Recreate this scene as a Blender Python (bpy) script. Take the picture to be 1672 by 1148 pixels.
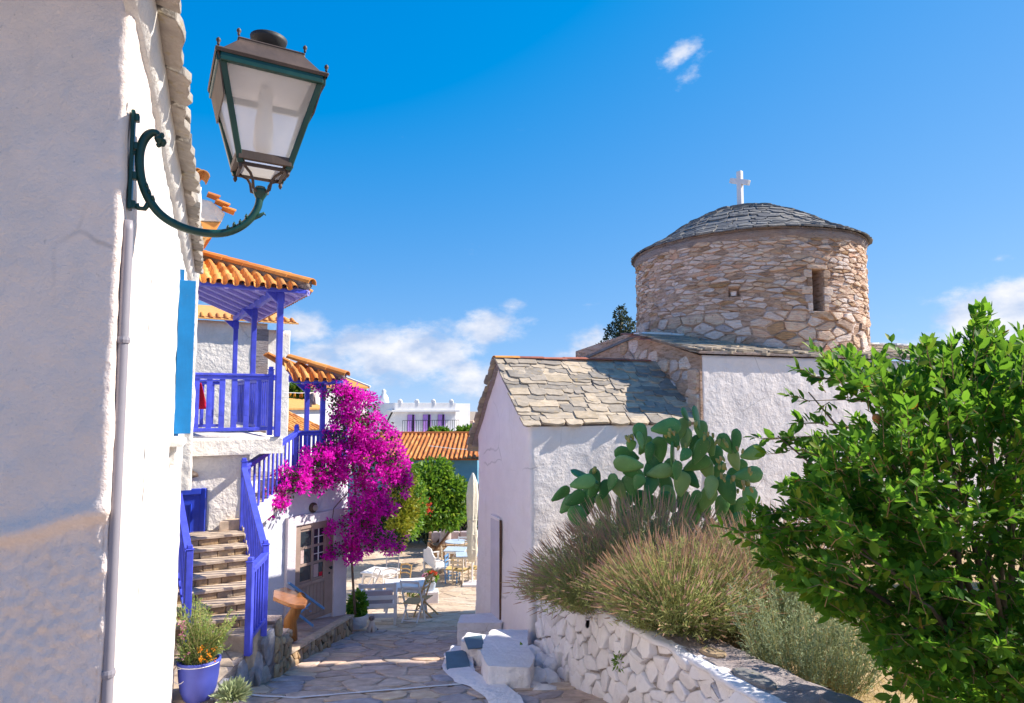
import bpy, bmesh, math, random
import numpy as np
from mathutils import Vector, Matrix, noise
R = math.radians
for o in list(bpy.data.objects):
    bpy.data.objects.remove(o, do_unlink=True)
S = bpy.context.scene
COL = S.collection
rnd = random.Random(11)
nrg = np.random.default_rng(7)

# ------------------------------------------------------------------ camera
F = 1100.0                      # focal length in pixels of the 1672 wide photograph
PITCH = R(4.42)
cp, sp = math.cos(PITCH), math.sin(PITCH)
cam_d = bpy.data.cameras.new('camera')
cam_d.sensor_width = 36.0
cam_d.lens = 36.0 * F / 1672.0
cam_d.clip_start = 0.05
cam_d.clip_end = 6000
cam = bpy.data.objects.new('camera', cam_d)
COL.objects.link(cam)
cam.location = (0, 0, 0)
cam.rotation_euler = (R(90) + PITCH, 0, 0)
S.camera = cam

# ------------------------------------------------------------------ light and sky
SUN_AZ = 11.0                   # degrees from +X towards +Y
SUN_EL = 41.0
sdir = Vector((math.cos(R(SUN_AZ)) * math.cos(R(SUN_EL)), math.sin(R(SUN_AZ)) * math.cos(R(SUN_EL)), math.sin(R(SUN_EL))))
sun_d = bpy.data.lights.new('sun', 'SUN')
sun_d.energy = 5.0
sun_d.angle = R(0.5)
sun_d.color = (1.0, 0.92, 0.80)
sun = bpy.data.objects.new('sun', sun_d)
COL.objects.link(sun)
sun.rotation_euler = sdir.to_track_quat('Z', 'Y').to_euler()
sun.location = (20, 0, 30)

W = bpy.data.worlds.new('World')
S.world = W
W.use_nodes = True
wn, wl = W.node_tree.nodes, W.node_tree.links
wn.clear()
def wnode(t, **k):
    n = wn.new(t)
    for a, b in k.items():
        setattr(n, a, b)
    return n
def wmath(op, a, b=None, c=None, clamp=False):
    n = wnode('ShaderNodeMath', operation=op, use_clamp=clamp)
    for i, v in enumerate((a, b, c)):
        if v is None: continue
        if isinstance(v, (int, float)): n.inputs[i].default_value = v
        else: wl.new(v, n.inputs[i])
    return n.outputs[0]
sky = wnode('ShaderNodeTexSky', sky_type='NISHITA')
sky.sun_disc = False
sky.sun_elevation = R(SUN_EL)
sky.sun_rotation = R(90 - SUN_AZ)
sky.altitude = 300
sky.air_density = 1.0
sky.dust_density = 0.1
sky.ozone_density = 3.0
tc = wnode('ShaderNodeTexCoord')
lift = wnode('ShaderNodeVectorMath', operation='MULTIPLY_ADD')      # keeps the yellow rim of the horizon out of the clear sea air
lift.inputs[1].default_value = (1, 1, .92); lift.inputs[2].default_value = (0, 0, .075)
wl.new(tc.outputs['Generated'], lift.inputs[0])
wl.new(lift.outputs[0], sky.inputs['Vector'])
srgb = wnode('ShaderNodeSeparateColor'); wl.new(sky.outputs[0], srgb.inputs[0])
hs = wnode('ShaderNodeCombineColor')
def chan(i, gain, power, off=0.0):
    v = wmath('MULTIPLY', wmath('POWER', wmath('MULTIPLY', wmath('MAXIMUM', wmath('SUBTRACT', srgb.outputs[i], off * 10), 0.0), .1), power), gain * 10)
    wl.new(v, hs.inputs[i])
SKYC = ((1.34, .86, .107), (1.06, .75, 0), (1.16, .35, 0))
for i_, c_ in enumerate(SKYC): chan(i_, *c_)
sx = wnode('ShaderNodeSeparateXYZ')
wl.new(tc.outputs['Generated'], sx.inputs[0])
az = wmath('ARCTAN2', sx.outputs[0], sx.outputs[1])
el = wmath('ARCSINE', sx.outputs[2])
cxyz = wnode('ShaderNodeCombineXYZ')
wl.new(az, cxyz.inputs[0]); wl.new(wmath('MULTIPLY', el, 1.7), cxyz.inputs[1])
def wnoise(scale, detail, rough, off):
    m = wnode('ShaderNodeVectorMath', operation='ADD')
    m.inputs[1].default_value = off
    wl.new(cxyz.outputs[0], m.inputs[0])
    n = wnode('ShaderNodeTexNoise', noise_dimensions='3D')
    n.inputs['Scale'].default_value = scale
    n.inputs['Detail'].default_value = detail
    n.inputs['Roughness'].default_value = rough
    wl.new(m.outputs[0], n.inputs['Vector'])
    return n.outputs[0]
n1 = wnoise(12.0, 12, 0.64, (3.1, 0.4, 0.2))
def blob(a0, e0, ra, re, amp, tilt=0.0):
    da = wmath('SUBTRACT', az, R(a0)); de = wmath('SUBTRACT', el, R(e0))
    if tilt:
        ct, st = math.cos(R(tilt)), math.sin(R(tilt))
        d1 = wmath('ADD', wmath('MULTIPLY', da, ct), wmath('MULTIPLY', de, st))
        d2 = wmath('SUBTRACT', wmath('MULTIPLY', de, ct), wmath('MULTIPLY', da, st))
        da, de = d1, d2
    q = wmath('ADD', wmath('POWER', wmath('ABSOLUTE', wmath('DIVIDE', da, R(ra))), 2), wmath('POWER', wmath('ABSOLUTE', wmath('DIVIDE', de, R(re))), 2))
    return wmath('MULTIPLY', wmath('SUBTRACT', 1.0, wmath('SQRT', q), clamp=True), amp)
# the low bank of cloud that runs round the whole horizon, and the single clouds of the photograph
band = wmath('MULTIPLY', wmath('SUBTRACT', 1.0, wmath('ABSOLUTE', wmath('DIVIDE', wmath('SUBTRACT', el, R(3.5)), R(7.0))), clamp=True), 0.20)
field = band
for b in ((-8.5, 4.2, 11.5, 4.6, 0.74), (-4.0, 2.3, 7.0, 3.6, 0.66), (-2.0, 6.2, 6.0, 3.2, 0.66), (-17.3, 6.4, 4.0, 2.3, 0.72), (-17.0, 3.2, 6.0, 3.0, 0.62),
          (6.0, 4.8, 4.4, 3.2, 0.50), (4.2, 4.2, 2.8, 1.8, 0.45), (0.0, 8.2, 2.6, 1.6, 0.5),
          (37.5, 5.2, 6.5, 5.2, 1.3), (34.0, 3.2, 5.0, 3.4, 0.95), (36.3, 10.0, 2.0, 1.0, 0.42),
          (14.6, 27.6, 3.6, 1.3, 0.47, 30), (15.8, 26.2, 3.0, 1.6, 0.34, 42), (-62, 9, 16, 6, 0.55), (75, 7, 15, 5, 0.5), (150, 8, 30, 5, 0.5), (-140, 10, 30, 6, 0.5)):
    field = wmath('MAXIMUM', field, blob(*b))
dens = wmath('ADD', wmath('MULTIPLY', wmath('SUBTRACT', n1, 0.5), 1.75), wmath('MULTIPLY', wmath('SUBTRACT', field, 0.24), 1.5))
mr = wnode('ShaderNodeMapRange', interpolation_type='SMOOTHSTEP')
wl.new(dens, mr.inputs['Value'])
mr.inputs['From Min'].default_value = -0.06
mr.inputs['From Max'].default_value = 0.52
mr.inputs['To Max'].default_value = 0.92
n2 = wnoise(17.0, 6, 0.55, (3.1, 0.385, 0.2))
cr = wnode('ShaderNodeValToRGB')
cr.color_ramp.elements[0].position = 0.36; cr.color_ramp.elements[0].color = (5.2, 6.4, 8.8, 1)
cr.color_ramp.elements[1].position = 0.66; cr.color_ramp.elements[1].color = (10.0, 10.0, 10.4, 1)
wl.new(n2, cr.inputs[0])
mixc = wnode('ShaderNodeMix', data_type='RGBA')
wl.new(mr.outputs[0], mixc.inputs[0])
wl.new(hs.outputs[0], mixc.inputs[6])
wl.new(cr.outputs[0], mixc.inputs[7])
bg = wnode('ShaderNodeBackground')
bg.inputs[1].default_value = 0.056
wl.new(mixc.outputs[2], bg.inputs[0])
wo = wnode('ShaderNodeOutputWorld')
wl.new(bg.outputs[0], wo.inputs[0])

S.view_settings.view_transform = 'Standard'
S.view_settings.look = 'None'
S.view_settings.gamma = 1.0
S.view_settings.use_curve_mapping = False
S.view_settings.exposure = 0.85
S.cycles.max_bounces = 8
S.cycles.diffuse_bounces = 5
S.cycles.transparent_max_bounces = 12
S.cycles.use_denoising = True

# ------------------------------------------------------------------ picture <-> place
def ray(px, py):
    xv = (px - 836.0) / F
    yv = (574.0 - py) / F
    return Vector((xv, cp - yv * sp, sp + yv * cp))
def P(px, py, d):
    r = ray(px, py)
    return r * (d / r.y)
def hit(px, py, p0, n):
    r = ray(px, py)
    n = Vector(n)
    return r * (Vector(p0).dot(n) / r.dot(n))
def proj(p):
    p = Vector(p)
    z = p.y * cp + p.z * sp
    y = -p.y * sp + p.z * cp
    return 836 + F * p.x / z, 574 - F * y / z
def gz(d):
    a, b, k = -(1.7 + 0.2 * d), -5.9, 0.18
    h = max(k - abs(a - b), 0.0) / k
    return max(a, b) + h * h * k * 0.25
def hitz(px, py, z):
    r = ray(px, py)
    return r * (z / r.z)

# ------------------------------------------------------------------ objects, tags
WM = {}
def wm(o):
    return WM.get(o.name, Matrix.Identity(4))
def tag(o, label=None, cat=None, group=None, kind=None):
    if label: o['label'] = label
    if cat: o['category'] = cat
    if group: o['group'] = group
    if kind: o['kind'] = kind
    return o
def put(o, parent=None, M=None):
    COL.objects.link(o)
    if M is not None:
        o.matrix_basis = M
        WM[o.name] = M
    if parent is not None:
        o.parent = parent
        o.matrix_parent_inverse = wm(parent).inverted()
    return o
def thing(name, label, cat, loc=(0, 0, 0), group=None, rz=0.0):
    o = bpy.data.objects.new(name, None)
    o.empty_display_size = 0.1
    put(o, None, Matrix.Translation(Vector(loc)) @ Matrix.Rotation(rz, 4, 'Z'))
    return tag(o, label, cat, group)
def inst(name, mesh, parent, M):
    return put(bpy.data.objects.new(name, mesh), parent, M)
def copy_tree(root, M, label=None):
    r = root.copy(); COL.objects.link(r)
    r.matrix_basis = M
    WM[r.name] = M
    if label: r['label'] = label
    for ch in root.children:
        c = ch.copy(); COL.objects.link(c); c.parent = r
        c.matrix_parent_inverse = ch.matrix_parent_inverse
        for g in ch.children:
            d = g.copy(); COL.objects.link(d); d.parent = c
            d.matrix_parent_inverse = g.matrix_parent_inverse
    return r

class MB:
    def __init__(s):
        s.v = []; s.f = []
    def add(s, vs, fs):
        o = len(s.v)
        s.v.extend([tuple(x) for x in vs])
        s.f.extend([tuple(i + o for i in q) for q in fs])
        return s
    def box(s, c, size, M=None):
        x, y, z = size[0] / 2, size[1] / 2, size[2] / 2
        vs = [Vector(q) for q in ((-x, -y, -z), (x, -y, -z), (x, y, -z), (-x, y, -z), (-x, -y, z), (x, -y, z), (x, y, z), (-x, y, z))]
        if M is not None: vs = [M @ q for q in vs]
        c = Vector(c)
        return s.add([q + c for q in vs], [(0, 3, 2, 1), (4, 5, 6, 7), (0, 1, 5, 4), (1, 2, 6, 5), (2, 3, 7, 6), (3, 0, 4, 7)])
    def bar(s, a, b, w, h=None, up=(0, 0, 1)):
        h = w if h is None else h
        a, b = Vector(a), Vector(b)
        x = (b - a).normalized(); up = Vector(up)
        if abs(x.dot(up)) > .98: up = Vector((0, 1, 0))
        y = up.cross(x).normalized(); z = x.cross(y)
        vs = []
        for p in (a, b):
            for q, r in ((-1, -1), (1, -1), (1, 1), (-1, 1)):
                vs.append(p + y * (q * w / 2) + z * (r * h / 2))
        return s.add(vs, [(0, 1, 2, 3), (7, 6, 5, 4), (0, 4, 5, 1), (1, 5, 6, 2), (2, 6, 7, 3), (3, 7, 4, 0)])
    def tube(s, pts, rad, n=8, cap=True):
        pts = [Vector(p) for p in pts]
        if not hasattr(rad, '__len__'): rad = [rad] * len(pts)
        rings = []
        t0 = (pts[1] - pts[0]).normalized()
        a = Vector((0, 0, 1)) if abs(t0.z) < .9 else Vector((1, 0, 0))
        nx = t0.cross(a).normalized()
        vs = []; fs = []
        for i, p in enumerate(pts):
            t = (pts[min(i + 1, len(pts) - 1)] - pts[max(i - 1, 0)])
            if t.length < 1e-9: t = t0
            t = t.normalized()
            nx = (nx - t * nx.dot(t)).normalized()
            ny = t.cross(nx)
            for k in range(n):
                w = 2 * math.pi * k / n
                vs.append(p + (nx * math.cos(w) + ny * math.sin(w)) * rad[i])
        for i in range(len(pts) - 1):
            for k in range(n):
                k2 = (k + 1) % n
                fs.append((i * n + k, i * n + k2, (i + 1) * n + k2, (i + 1) * n + k))
        if cap:
            fs.append(tuple(reversed(range(n))))
            fs.append(tuple((len(pts) - 1) * n + k for k in range(n)))
        return s.add(vs, fs)
    def lathe(s, prof, c=(0, 0, 0), n=20, M=None):
        c = Vector(c); vs = []; fs = []
        for r, z in prof:
            for k in range(n):
                w = 2 * math.pi * k / n
                q = Vector((r * math.cos(w), r * math.sin(w), z))
                if M is not None: q = M @ q
                vs.append(q + c)
        for i in range(len(prof) - 1):
            for k in range(n):
                k2 = (k + 1) % n
                fs.append((i * n + k, i * n + k2, (i + 1) * n + k2, (i + 1) * n + k))
        fs.append(tuple(reversed(range(n))))
        fs.append(tuple((len(prof) - 1) * n + k for k in range(n)))
        return s.add(vs, fs)
    def prism(s, poly, ext):
        ext = Vector(ext); n = len(poly)
        a = [Vector(p) for p in poly]
        vs = a + [p + ext for p in a]
        fs = [tuple(reversed(range(n))), tuple(range(n, 2 * n))]
        for i in range(n):
            j = (i + 1) % n
            fs.append((i, j, n + j, n + i))
        return s.add(vs, fs)
    def grid(s, rows):
        m, n = len(rows), len(rows[0]); vs = [p for r in rows for p in r]
        return s.add(vs, [(i * n + j, i * n + j + 1, (i + 1) * n + j + 1, (i + 1) * n + j) for i in range(m - 1) for j in range(n - 1)])
    def mesh(s, name, m=None, smooth=False, bev=0.0):
        me = bpy.data.meshes.new(name)
        me.from_pydata(s.v, [], s.f)
        bm = bmesh.new(); bm.from_mesh(me)
        bmesh.ops.recalc_face_normals(bm, faces=bm.faces)
        if bev > 0:
            es = [e for e in bm.edges if len(e.link_faces) == 2 and e.calc_face_angle(0) > 0.6]
            bmesh.ops.bevel(bm, geom=es, offset=bev, segments=1 if bev < .008 else 2, affect='EDGES', profile=.6, clamp_overlap=True)
        bm.to_mesh(me); bm.free()
        if smooth:
            me.polygons.foreach_set('use_smooth', [True] * len(me.polygons))
        if m is not None: me.materials.append(m)
        return me
    def build(s, name, m, parent=None, smooth=False, bev=0.0, **tg):
        o = bpy.data.objects.new(name, s.mesh(name, m, smooth, bev))
        put(o, parent)
        return tag(o, **tg) if tg else o

def np_mesh(name, tv, tf, Rm, T, Sc, m, smooth=False):
    """template verts (k,3), quad faces (q,4), N rotations (N,3,3), N positions, N scales -> one mesh"""
    tv = np.asarray(tv, float); tf = np.asarray(tf, int)
    N = len(T); k = len(tv)
    Sc = np.asarray(Sc, float)
    if Sc.ndim == 1: Sc = Sc[:, None] * np.ones(3)
    V = np.einsum('nij,nkj->nki', Rm, tv[None] * Sc[:, None, :]) + np.asarray(T)[:, None, :]
    V = V.reshape(-1, 3).astype(np.float32)
    Fc = (tf[None] + (np.arange(N) * k)[:, None, None]).reshape(-1, tf.shape[1]).astype(np.int32)
    me = bpy.data.meshes.new(name)
    me.vertices.add(len(V)); me.vertices.foreach_set('co', V.ravel())
    me.loops.add(Fc.size); me.loops.foreach_set('vertex_index', Fc.ravel())
    me.polygons.add(len(Fc))
    me.polygons.foreach_set('loop_start', np.arange(len(Fc), dtype=np.int32) * tf.shape[1])
    me.update(calc_edges=True)
    if smooth: me.polygons.foreach_set('use_smooth', np.ones(len(Fc), bool))
    me.materials.append(m)
    return me
def bases(D, roll=None, up=None):
    """rotation matrices with local x along D and a random roll (or z near up)"""
    D = np.asarray(D, float); D = D / np.linalg.norm(D, axis=1, keepdims=True)
    N = len(D)
    if up is None:
        U = nrg.normal(size=(N, 3))
    else:
        U = np.asarray(up, float) * np.ones((N, 1)) + nrg.normal(size=(N, 3)) * (0.35 if roll is None else roll)
    Y = np.cross(U, D); Y /= np.linalg.norm(Y, axis=1, keepdims=True) + 1e-9
    Z = np.cross(D, Y)
    return np.stack([D, Y, Z], axis=2)
LEAF_V = [(0, 0, 0), (.3, .17, .05), (.68, .16, .04), (1, 0, -.04), (.68, -.16, .04), (.3, -.17, .05)]
LEAF_F = [(0, 1, 2, 3), (0, 3, 4, 5)]

# ------------------------------------------------------------------ materials
class NT:
    def __init__(s, name):
        s.m = bpy.data.materials.new(name); s.m.use_nodes = True
        s.n, s.l = s.m.node_tree.nodes, s.m.node_tree.links
        s.bsdf = s.n['Principled BSDF']; s.out = s.n['Material Output']
        s.geo = s.n.new('ShaderNodeNewGeometry')
    def new(s, t, **k):
        n = s.n.new(t)
        for a, b in k.items(): setattr(n, a, b)
        return n
    def link(s, a, b): s.l.new(a, b)
    def mapped(s, scale=(1, 1, 1), rot=(0, 0, 0), src=None):
        mp = s.new('ShaderNodeMapping')
        mp.inputs['Scale'].default_value = scale; mp.inputs['Rotation'].default_value = rot
        s.link(src or s.geo.outputs['Position'], mp.inputs[0])
        return mp.outputs[0]
    def noise(s, scale, detail=5, rough=.55, vec=None):
        n = s.new('ShaderNodeTexNoise')
        n.inputs['Scale'].default_value = scale; n.inputs['Detail'].default_value = detail; n.inputs['Roughness'].default_value = rough
        s.link(vec or s.geo.outputs['Position'], n.inputs['Vector'])
        return n.outputs[0]
    def voro(s, scale, vec=None, feature='F1'):
        n = s.new('ShaderNodeTexVoronoi', feature=feature)
        n.inputs['Scale'].default_value = scale
        s.link(vec or s.geo.outputs['Position'], n.inputs['Vector'])
        return n.outputs['Distance']
    def ramp(s, fac, stops, interp='LINEAR'):
        n = s.new('ShaderNodeValToRGB'); e = n.color_ramp.elements
        n.color_ramp.interpolation = interp
        while len(e) > 1: e.remove(e[-1])
        for i, (p, c) in enumerate(stops):
            q = e[0] if i == 0 else e.new(p)
            q.position = p; q.color = (*c, 1) if len(c) == 3 else c
        s.link(fac, n.inputs[0]); return n.outputs[0]
    def math(s, op, a, b=None, clamp=False):
        n = s.new('ShaderNodeMath', operation=op, use_clamp=clamp)
        for i, v in enumerate((a, b)):
            if v is None: continue
            if isinstance(v, (int, float)): n.inputs[i].default_value = v
            else: s.link(v, n.inputs[i])
        return n.outputs[0]
    def mix(s, f, a, b, mode='MIX'):
        n = s.new('ShaderNodeMix', data_type='RGBA', blend_type=mode)
        for i, v in ((0, f), (6, a), (7, b)):
            if isinstance(v, (int, float)): n.inputs[i].default_value = v
            elif isinstance(v, (tuple, list)): n.inputs[i].default_value = (*v, 1) if len(v) == 3 else v
            else: s.link(v, n.inputs[i])
        return n.outputs[2]
    def rand(s):
        oi = s.new('ShaderNodeObjectInfo')
        return s.math('FRACT', s.math('ADD', oi.outputs['Random'], s.geo.outputs['Random Per Island']))
    def bump(s, h, strength=.5, dist=.02, prev=None):
        b = s.new('ShaderNodeBump')
        b.inputs['Strength'].default_value = strength; b.inputs['Distance'].default_value = dist
        s.link(h, b.inputs['Height'])
        if prev is not None: s.link(prev, b.inputs['Normal'])
        return b.outputs[0]
    def done(s, color=None, rough=.8, normal=None, spec=None, metal=None):
        if color is not None:
            if isinstance(color, (tuple, list)): s.bsdf.inputs['Base Color'].default_value = (*color, 1)
            else: s.link(color, s.bsdf.inputs['Base Color'])
        if isinstance(rough, (int, float)): s.bsdf.inputs['Roughness'].default_value = rough
        else: s.link(rough, s.bsdf.inputs['Roughness'])
        if normal is not None: s.link(normal, s.bsdf.inputs['Normal'])
        if spec is not None: s.bsdf.inputs['Specular IOR Level'].default_value = spec
        if metal is not None: s.bsdf.inputs['Metallic'].default_value = metal
        return s.m

def plaster(name, col, dark=None, grain=60, gs=.35, big=5.0, bs=.5, dirt=(.42, .36, .32), dirt_amt=.35, fine=260):
    t = NT(name)
    dark = dark or tuple(c * .88 for c in col)
    n = t.noise(3.0, 8, .62)
    c = t.ramp(n, [(.3, dark), (.65, col)])
    st = t.noise(1.0, 9, .7, t.mapped((2.2, 2.2, .7)))
    c = t.mix(t.math('MULTIPLY', t.ramp(st, [(.56, (0, 0, 0)), (.78, (1, 1, 1))]), dirt_amt), c, dirt)
    sp_ = t.noise(38, 3, .6)
    c = t.mix(t.math('MULTIPLY', t.ramp(sp_, [(.67, (0, 0, 0)), (.74, (1, 1, 1))]), dirt_amt * .9), c, tuple(q * .7 for q in dirt))
    # rain drips, and hairline cracks here and there
    dr = t.ramp(t.noise(1.0, 6, .6, t.mapped((7, 7, .45))), [(.60, (0, 0, 0)), (.76, (1, 1, 1))])
    c = t.mix(t.math('MULTIPLY', dr, dirt_amt * .75), c, tuple(min(1, q * 1.15) for q in dirt))
    wv = t.new('ShaderNodeVectorMath', operation='ADD'); t.link(t.geo.outputs['Position'], wv.inputs[0])
    nv = t.new('ShaderNodeTexNoise'); nv.inputs['Scale'].default_value = 3.0; nv.inputs['Detail'].default_value = 4
    sv = t.new('ShaderNodeVectorMath', operation='SCALE'); sv.inputs['Scale'].default_value = .5
    t.link(nv.outputs['Color'], sv.inputs[0]); t.link(sv.outputs[0], wv.inputs[1])
    ck = t.ramp(t.voro(.9, wv.outputs[0], 'DISTANCE_TO_EDGE'), [(.004, (1, 1, 1)), (.012, (0, 0, 0))])
    ck = t.math('MULTIPLY', ck, t.ramp(t.noise(.9, 3, .5), [(.52, (0, 0, 0)), (.62, (1, 1, 1))]))
    c = t.mix(t.math('MULTIPLY', ck, min(.4, dirt_amt * 1.0)), c, tuple(q * .55 for q in dirt))
    b = t.bump(t.noise(big, 6, .6), bs, .06)
    b = t.bump(t.noise(grain, 4, .65), gs, .012, b)
    b = t.bump(t.noise(fine, 2, .6), gs * .5, .003, b)
    return t.done(c, .92, b, spec=.15)
def painted(name, col, rough=.45, wear=(.55, .5, .45), amt=.25, var=.12):
    t = NT(name)
    c = t.ramp(t.noise(6, 6, .6), [(.3, tuple(q * (1 - var) for q in col)), (.7, tuple(min(1, q * (1 + var)) for q in col))])
    w = t.ramp(t.noise(22, 7, .68), [(.66, (0, 0, 0)), (.72, (1, 1, 1))])
    c = t.mix(t.math('MULTIPLY', w, amt), c, wear)
    b = t.bump(t.noise(14, 5, .6, t.mapped((1, 1, .25))), .25, .01)
    return t.done(c, rough, b)
def pieces(name, stops, rough=.85, nscale=9, stretch=(1, 1, 1), bump=.6, bdist=.02, mott=.35, moss=None, moss_amt=0.0, fine=70):
    """per-piece tone, then mottling: for stones, slates, tiles"""
    t = NT(name)
    c = t.ramp(t.rand(), stops)
    v = t.mapped(stretch)
    nz = t.noise(nscale, 7, .62, v)
    c = t.mix(mott, c, t.ramp(nz, [(.3, (.25, .25, .25)), (.5, (.55, .55, .55)), (.72, (1, 1, 1))]), 'OVERLAY')
    if moss is not None:
        mk = t.ramp(t.noise(13, 6, .65), [(.58, (0, 0, 0)), (.66, (1, 1, 1))])
        c = t.mix(t.math('MULTIPLY', mk, moss_amt), c, moss)
    b = t.bump(nz, bump, bdist)
    b = t.bump(t.noise(fine, 4, .65, v), bump * .6, .006, b)
    return t.done(c, rough, b, spec=.25)
def leafy(name, stops, rough=.45, trans=.35, tcol=None, spec=.4):
    t = NT(name)
    c = t.ramp(t.rand(), stops)
    c = t.mix(.25, c, t.ramp(t.noise(2.3, 3), [(.35, (.25, .25, .25)), (.65, (.8, .8, .8))]), 'OVERLAY')
    t.done(c, rough, None, spec)
    tr = t.new('ShaderNodeBsdfTranslucent')
    if tcol is None:
        t.link(c, tr.inputs[0])
    else:
        t.link(t.mix(.6, c, tcol), tr.inputs[0])
    mx = t.new('ShaderNodeMixShader'); mx.inputs[0].default_value = trans
    t.link(t.bsdf.outputs[0], mx.inputs[1]); t.link(tr.outputs[0], mx.inputs[2])
    t.link(mx.outputs[0], t.out.inputs[0])
    return t.m
def wood(name, c1, c2, rough=.5, scale=6, stretch=(1, 8, 8)):
    t = NT(name)
    n = t.noise(scale, 6, .6, t.mapped(stretch))
    c = t.ramp(n, [(.3, c1), (.7, c2)])
    return t.done(c, rough, t.bump(n, .25, .006))

M = {}
M['plaster_near'] = plaster('plaster_near', (.92, .78, .70), (.83, .71, .64), grain=64, gs=.6, big=7, bs=.32, dirt=(.50, .42, .37), dirt_amt=.34)
M['plaster_sun'] = plaster('plaster_sun', (.80, .77, .73), (.72, .69, .65), grain=30, gs=.55, big=7, bs=.5, dirt_amt=.25)
M['plaster_chapel'] = plaster('plaster_chapel', (.90, .83, .81), (.84, .77, .75), grain=26, gs=.5, big=4, bs=.6, dirt=(.52, .46, .41), dirt_amt=.34)
M['plaster_rough'] = plaster('plaster_rough', (.80, .75, .69), (.70, .65, .59), grain=16, gs=.9, big=9, bs=.6, dirt_amt=.3)
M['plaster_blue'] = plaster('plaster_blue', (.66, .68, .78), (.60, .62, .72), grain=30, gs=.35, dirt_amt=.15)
M['white_far'] = plaster('white_far', (.82, .80, .79), grain=8, gs=.15, big=1.0, bs=.2, dirt_amt=.18)
M['cream_wall'] = plaster('cream_wall', (.72, .60, .46), grain=24, gs=.4, dirt_amt=.2)
M['limewash'] = plaster('limewash', (.80, .77, .78), (.73, .70, .71), grain=22, gs=.45, big=8, bs=.7, dirt=(.42, .36, .32), dirt_amt=.35)
M['blue_wall'] = plaster('blue_wall', (.13, .33, .46), grain=20, gs=.3, dirt_amt=.15)
M['blue'] = painted('blue_paint', (.06, .08, .60), .45, (.34, .34, .58), .30, .22)
M['blue_light'] = painted('blue_board', (.40, .36, .76), .5, (.5, .46, .8), .2)
M['door_blue'] = painted('door_blue_paint', (.015, .045, .45), .45)
M['shutter'] = painted('shutter_paint', (.0, .17, .44), .45, amt=.1)
M['pot_blue'] = painted('pot_blue', (.055, .075, .40), .5, (.3, .3, .6), .2)
M['white_paint'] = painted('white_paint', (.78, .75, .74), .5, (.5, .45, .4), .25, .06)
M['mauve_paint'] = painted('mauve_paint', (.45, .22, .62), .5)
M['door_taupe'] = painted('door_taupe', (.34, .25, .21), .5, (.2, .15, .12), .2)
M['frame_mauve'] = plaster('frame_plaster', (.70, .65, .70), grain=30, gs=.25, dirt_amt=.1)
M['chair_blue'] = painted('chair_blue', (.10, .26, .52), .45)
M['table_blue'] = painted('table_blue', (.42, .52, .66), .45)
M['tread_blue'] = painted('tread_bluegrey', (.07, .13, .18), .6, (.14, .18, .21), .35)
M['green_iron'] = painted('green_iron', (.008, .050, .038), .35, (.10, .045, .02), .55, .3)
M['rust_iron'] = painted('rusty_iron', (.075, .047, .034), .6, (.015, .04, .034), .8, .45)
M['black_iron'] = painted('black_iron', (.02, .02, .022), .6, (.09, .06, .05), .4)
M['pipe'] = painted('pipe_paint', (.27, .25, .285), .45, (.35, .3, .28), .12, .05)
M['dark'] = NT('dark_interior').done((.012, .013, .016), .7)
M['steel'] = NT('steel').done((.5, .48, .45), .35, metal=.9)
M['slab'] = pieces('eave_stone', [(0, (.30, .27, .24)), (.5, (.38, .34, .30)), (1, (.24, .22, .20))], moss=(.32, .24, .06), moss_amt=.35, bump=.9, bdist=.03)
M['slate'] = pieces('roof_slate', [(0, (.36, .29, .21)), (.2, (.48, .39, .29)), (.4, (.24, .21, .18)), (.6, (.44, .36, .27)), (.8, (.30, .26, .22)), (1, (.20, .18, .16))], moss=(.46, .30, .08), moss_amt=.4, nscale=7, stretch=(1, 1, 3), bump=.5)
M['dome_slate'] = pieces('dome_slate', [(0, (.15, .15, .16)), (.3, (.21, .20, .19)), (.6, (.11, .11, .12)), (1, (.24, .22, .20))], moss=(.20, .18, .09), moss_amt=.5, bump=.5)
M['drum_stone'] = pieces('drum_stone', [(0, (.62, .41, .29)), (.16, (.80, .59, .47)), (.28, (.30, .19, .13)), (.4, (.74, .52, .38)), (.5, (.82, .66, .57)), (.6, (.46, .38, .36)), (.72, (.84, .63, .52)), (.84, (.40, .23, .11)), (.93, (.70, .50, .38)), (1, (.66, .32, .19))], nscale=8, stretch=(1, 1, 4), bump=1.0, bdist=.04, mott=.5, moss=(.26, .15, .05), moss_amt=.5)
def mortar(name, c0, c1, c2):
    t = NT(name)
    v = t.mapped((1, 1, 5))
    n = t.noise(4.5, 9, .66, v)
    c = t.ramp(n, [(.34, c0), (.48, c1), (.68, c2)])
    pk = t.ramp(t.noise(1.3, 5, .6), [(.45, (0, 0, 0)), (.62, (1, 1, 1))])
    c = t.mix(t.math('MULTIPLY', pk, .35), c, (.50, .30, .20))
    b = t.bump(n, 1.0, .07)
    b = t.bump(t.noise(28, 6, .68, v), .9, .02, b)
    return t.done(c, .95, b, spec=.1)
M['drum_mortar'] = mortar('drum_mortar', (.30, .18, .11), (.64, .43, .32), (.78, .60, .50))
M['cement'] = mortar('cement', (.26, .22, .22), (.36, .31, .31), (.46, .40, .38))
M['limestone_white'] = pieces('limewashed_stone', [(0, (.76, .72, .72)), (.5, (.82, .78, .77)), (1, (.70, .66, .66))], rough=.93, nscale=10, bump=.8, bdist=.03, mott=.18, moss=(.40, .33, .27), moss_amt=.22)
M['joint'] = NT('joint_dirt').done((.20, .165, .14), .95)
M['lime_joint'] = mortar('lime_joint', (.30, .25, .22), (.52, .47, .44), (.70, .65, .62))
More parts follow.
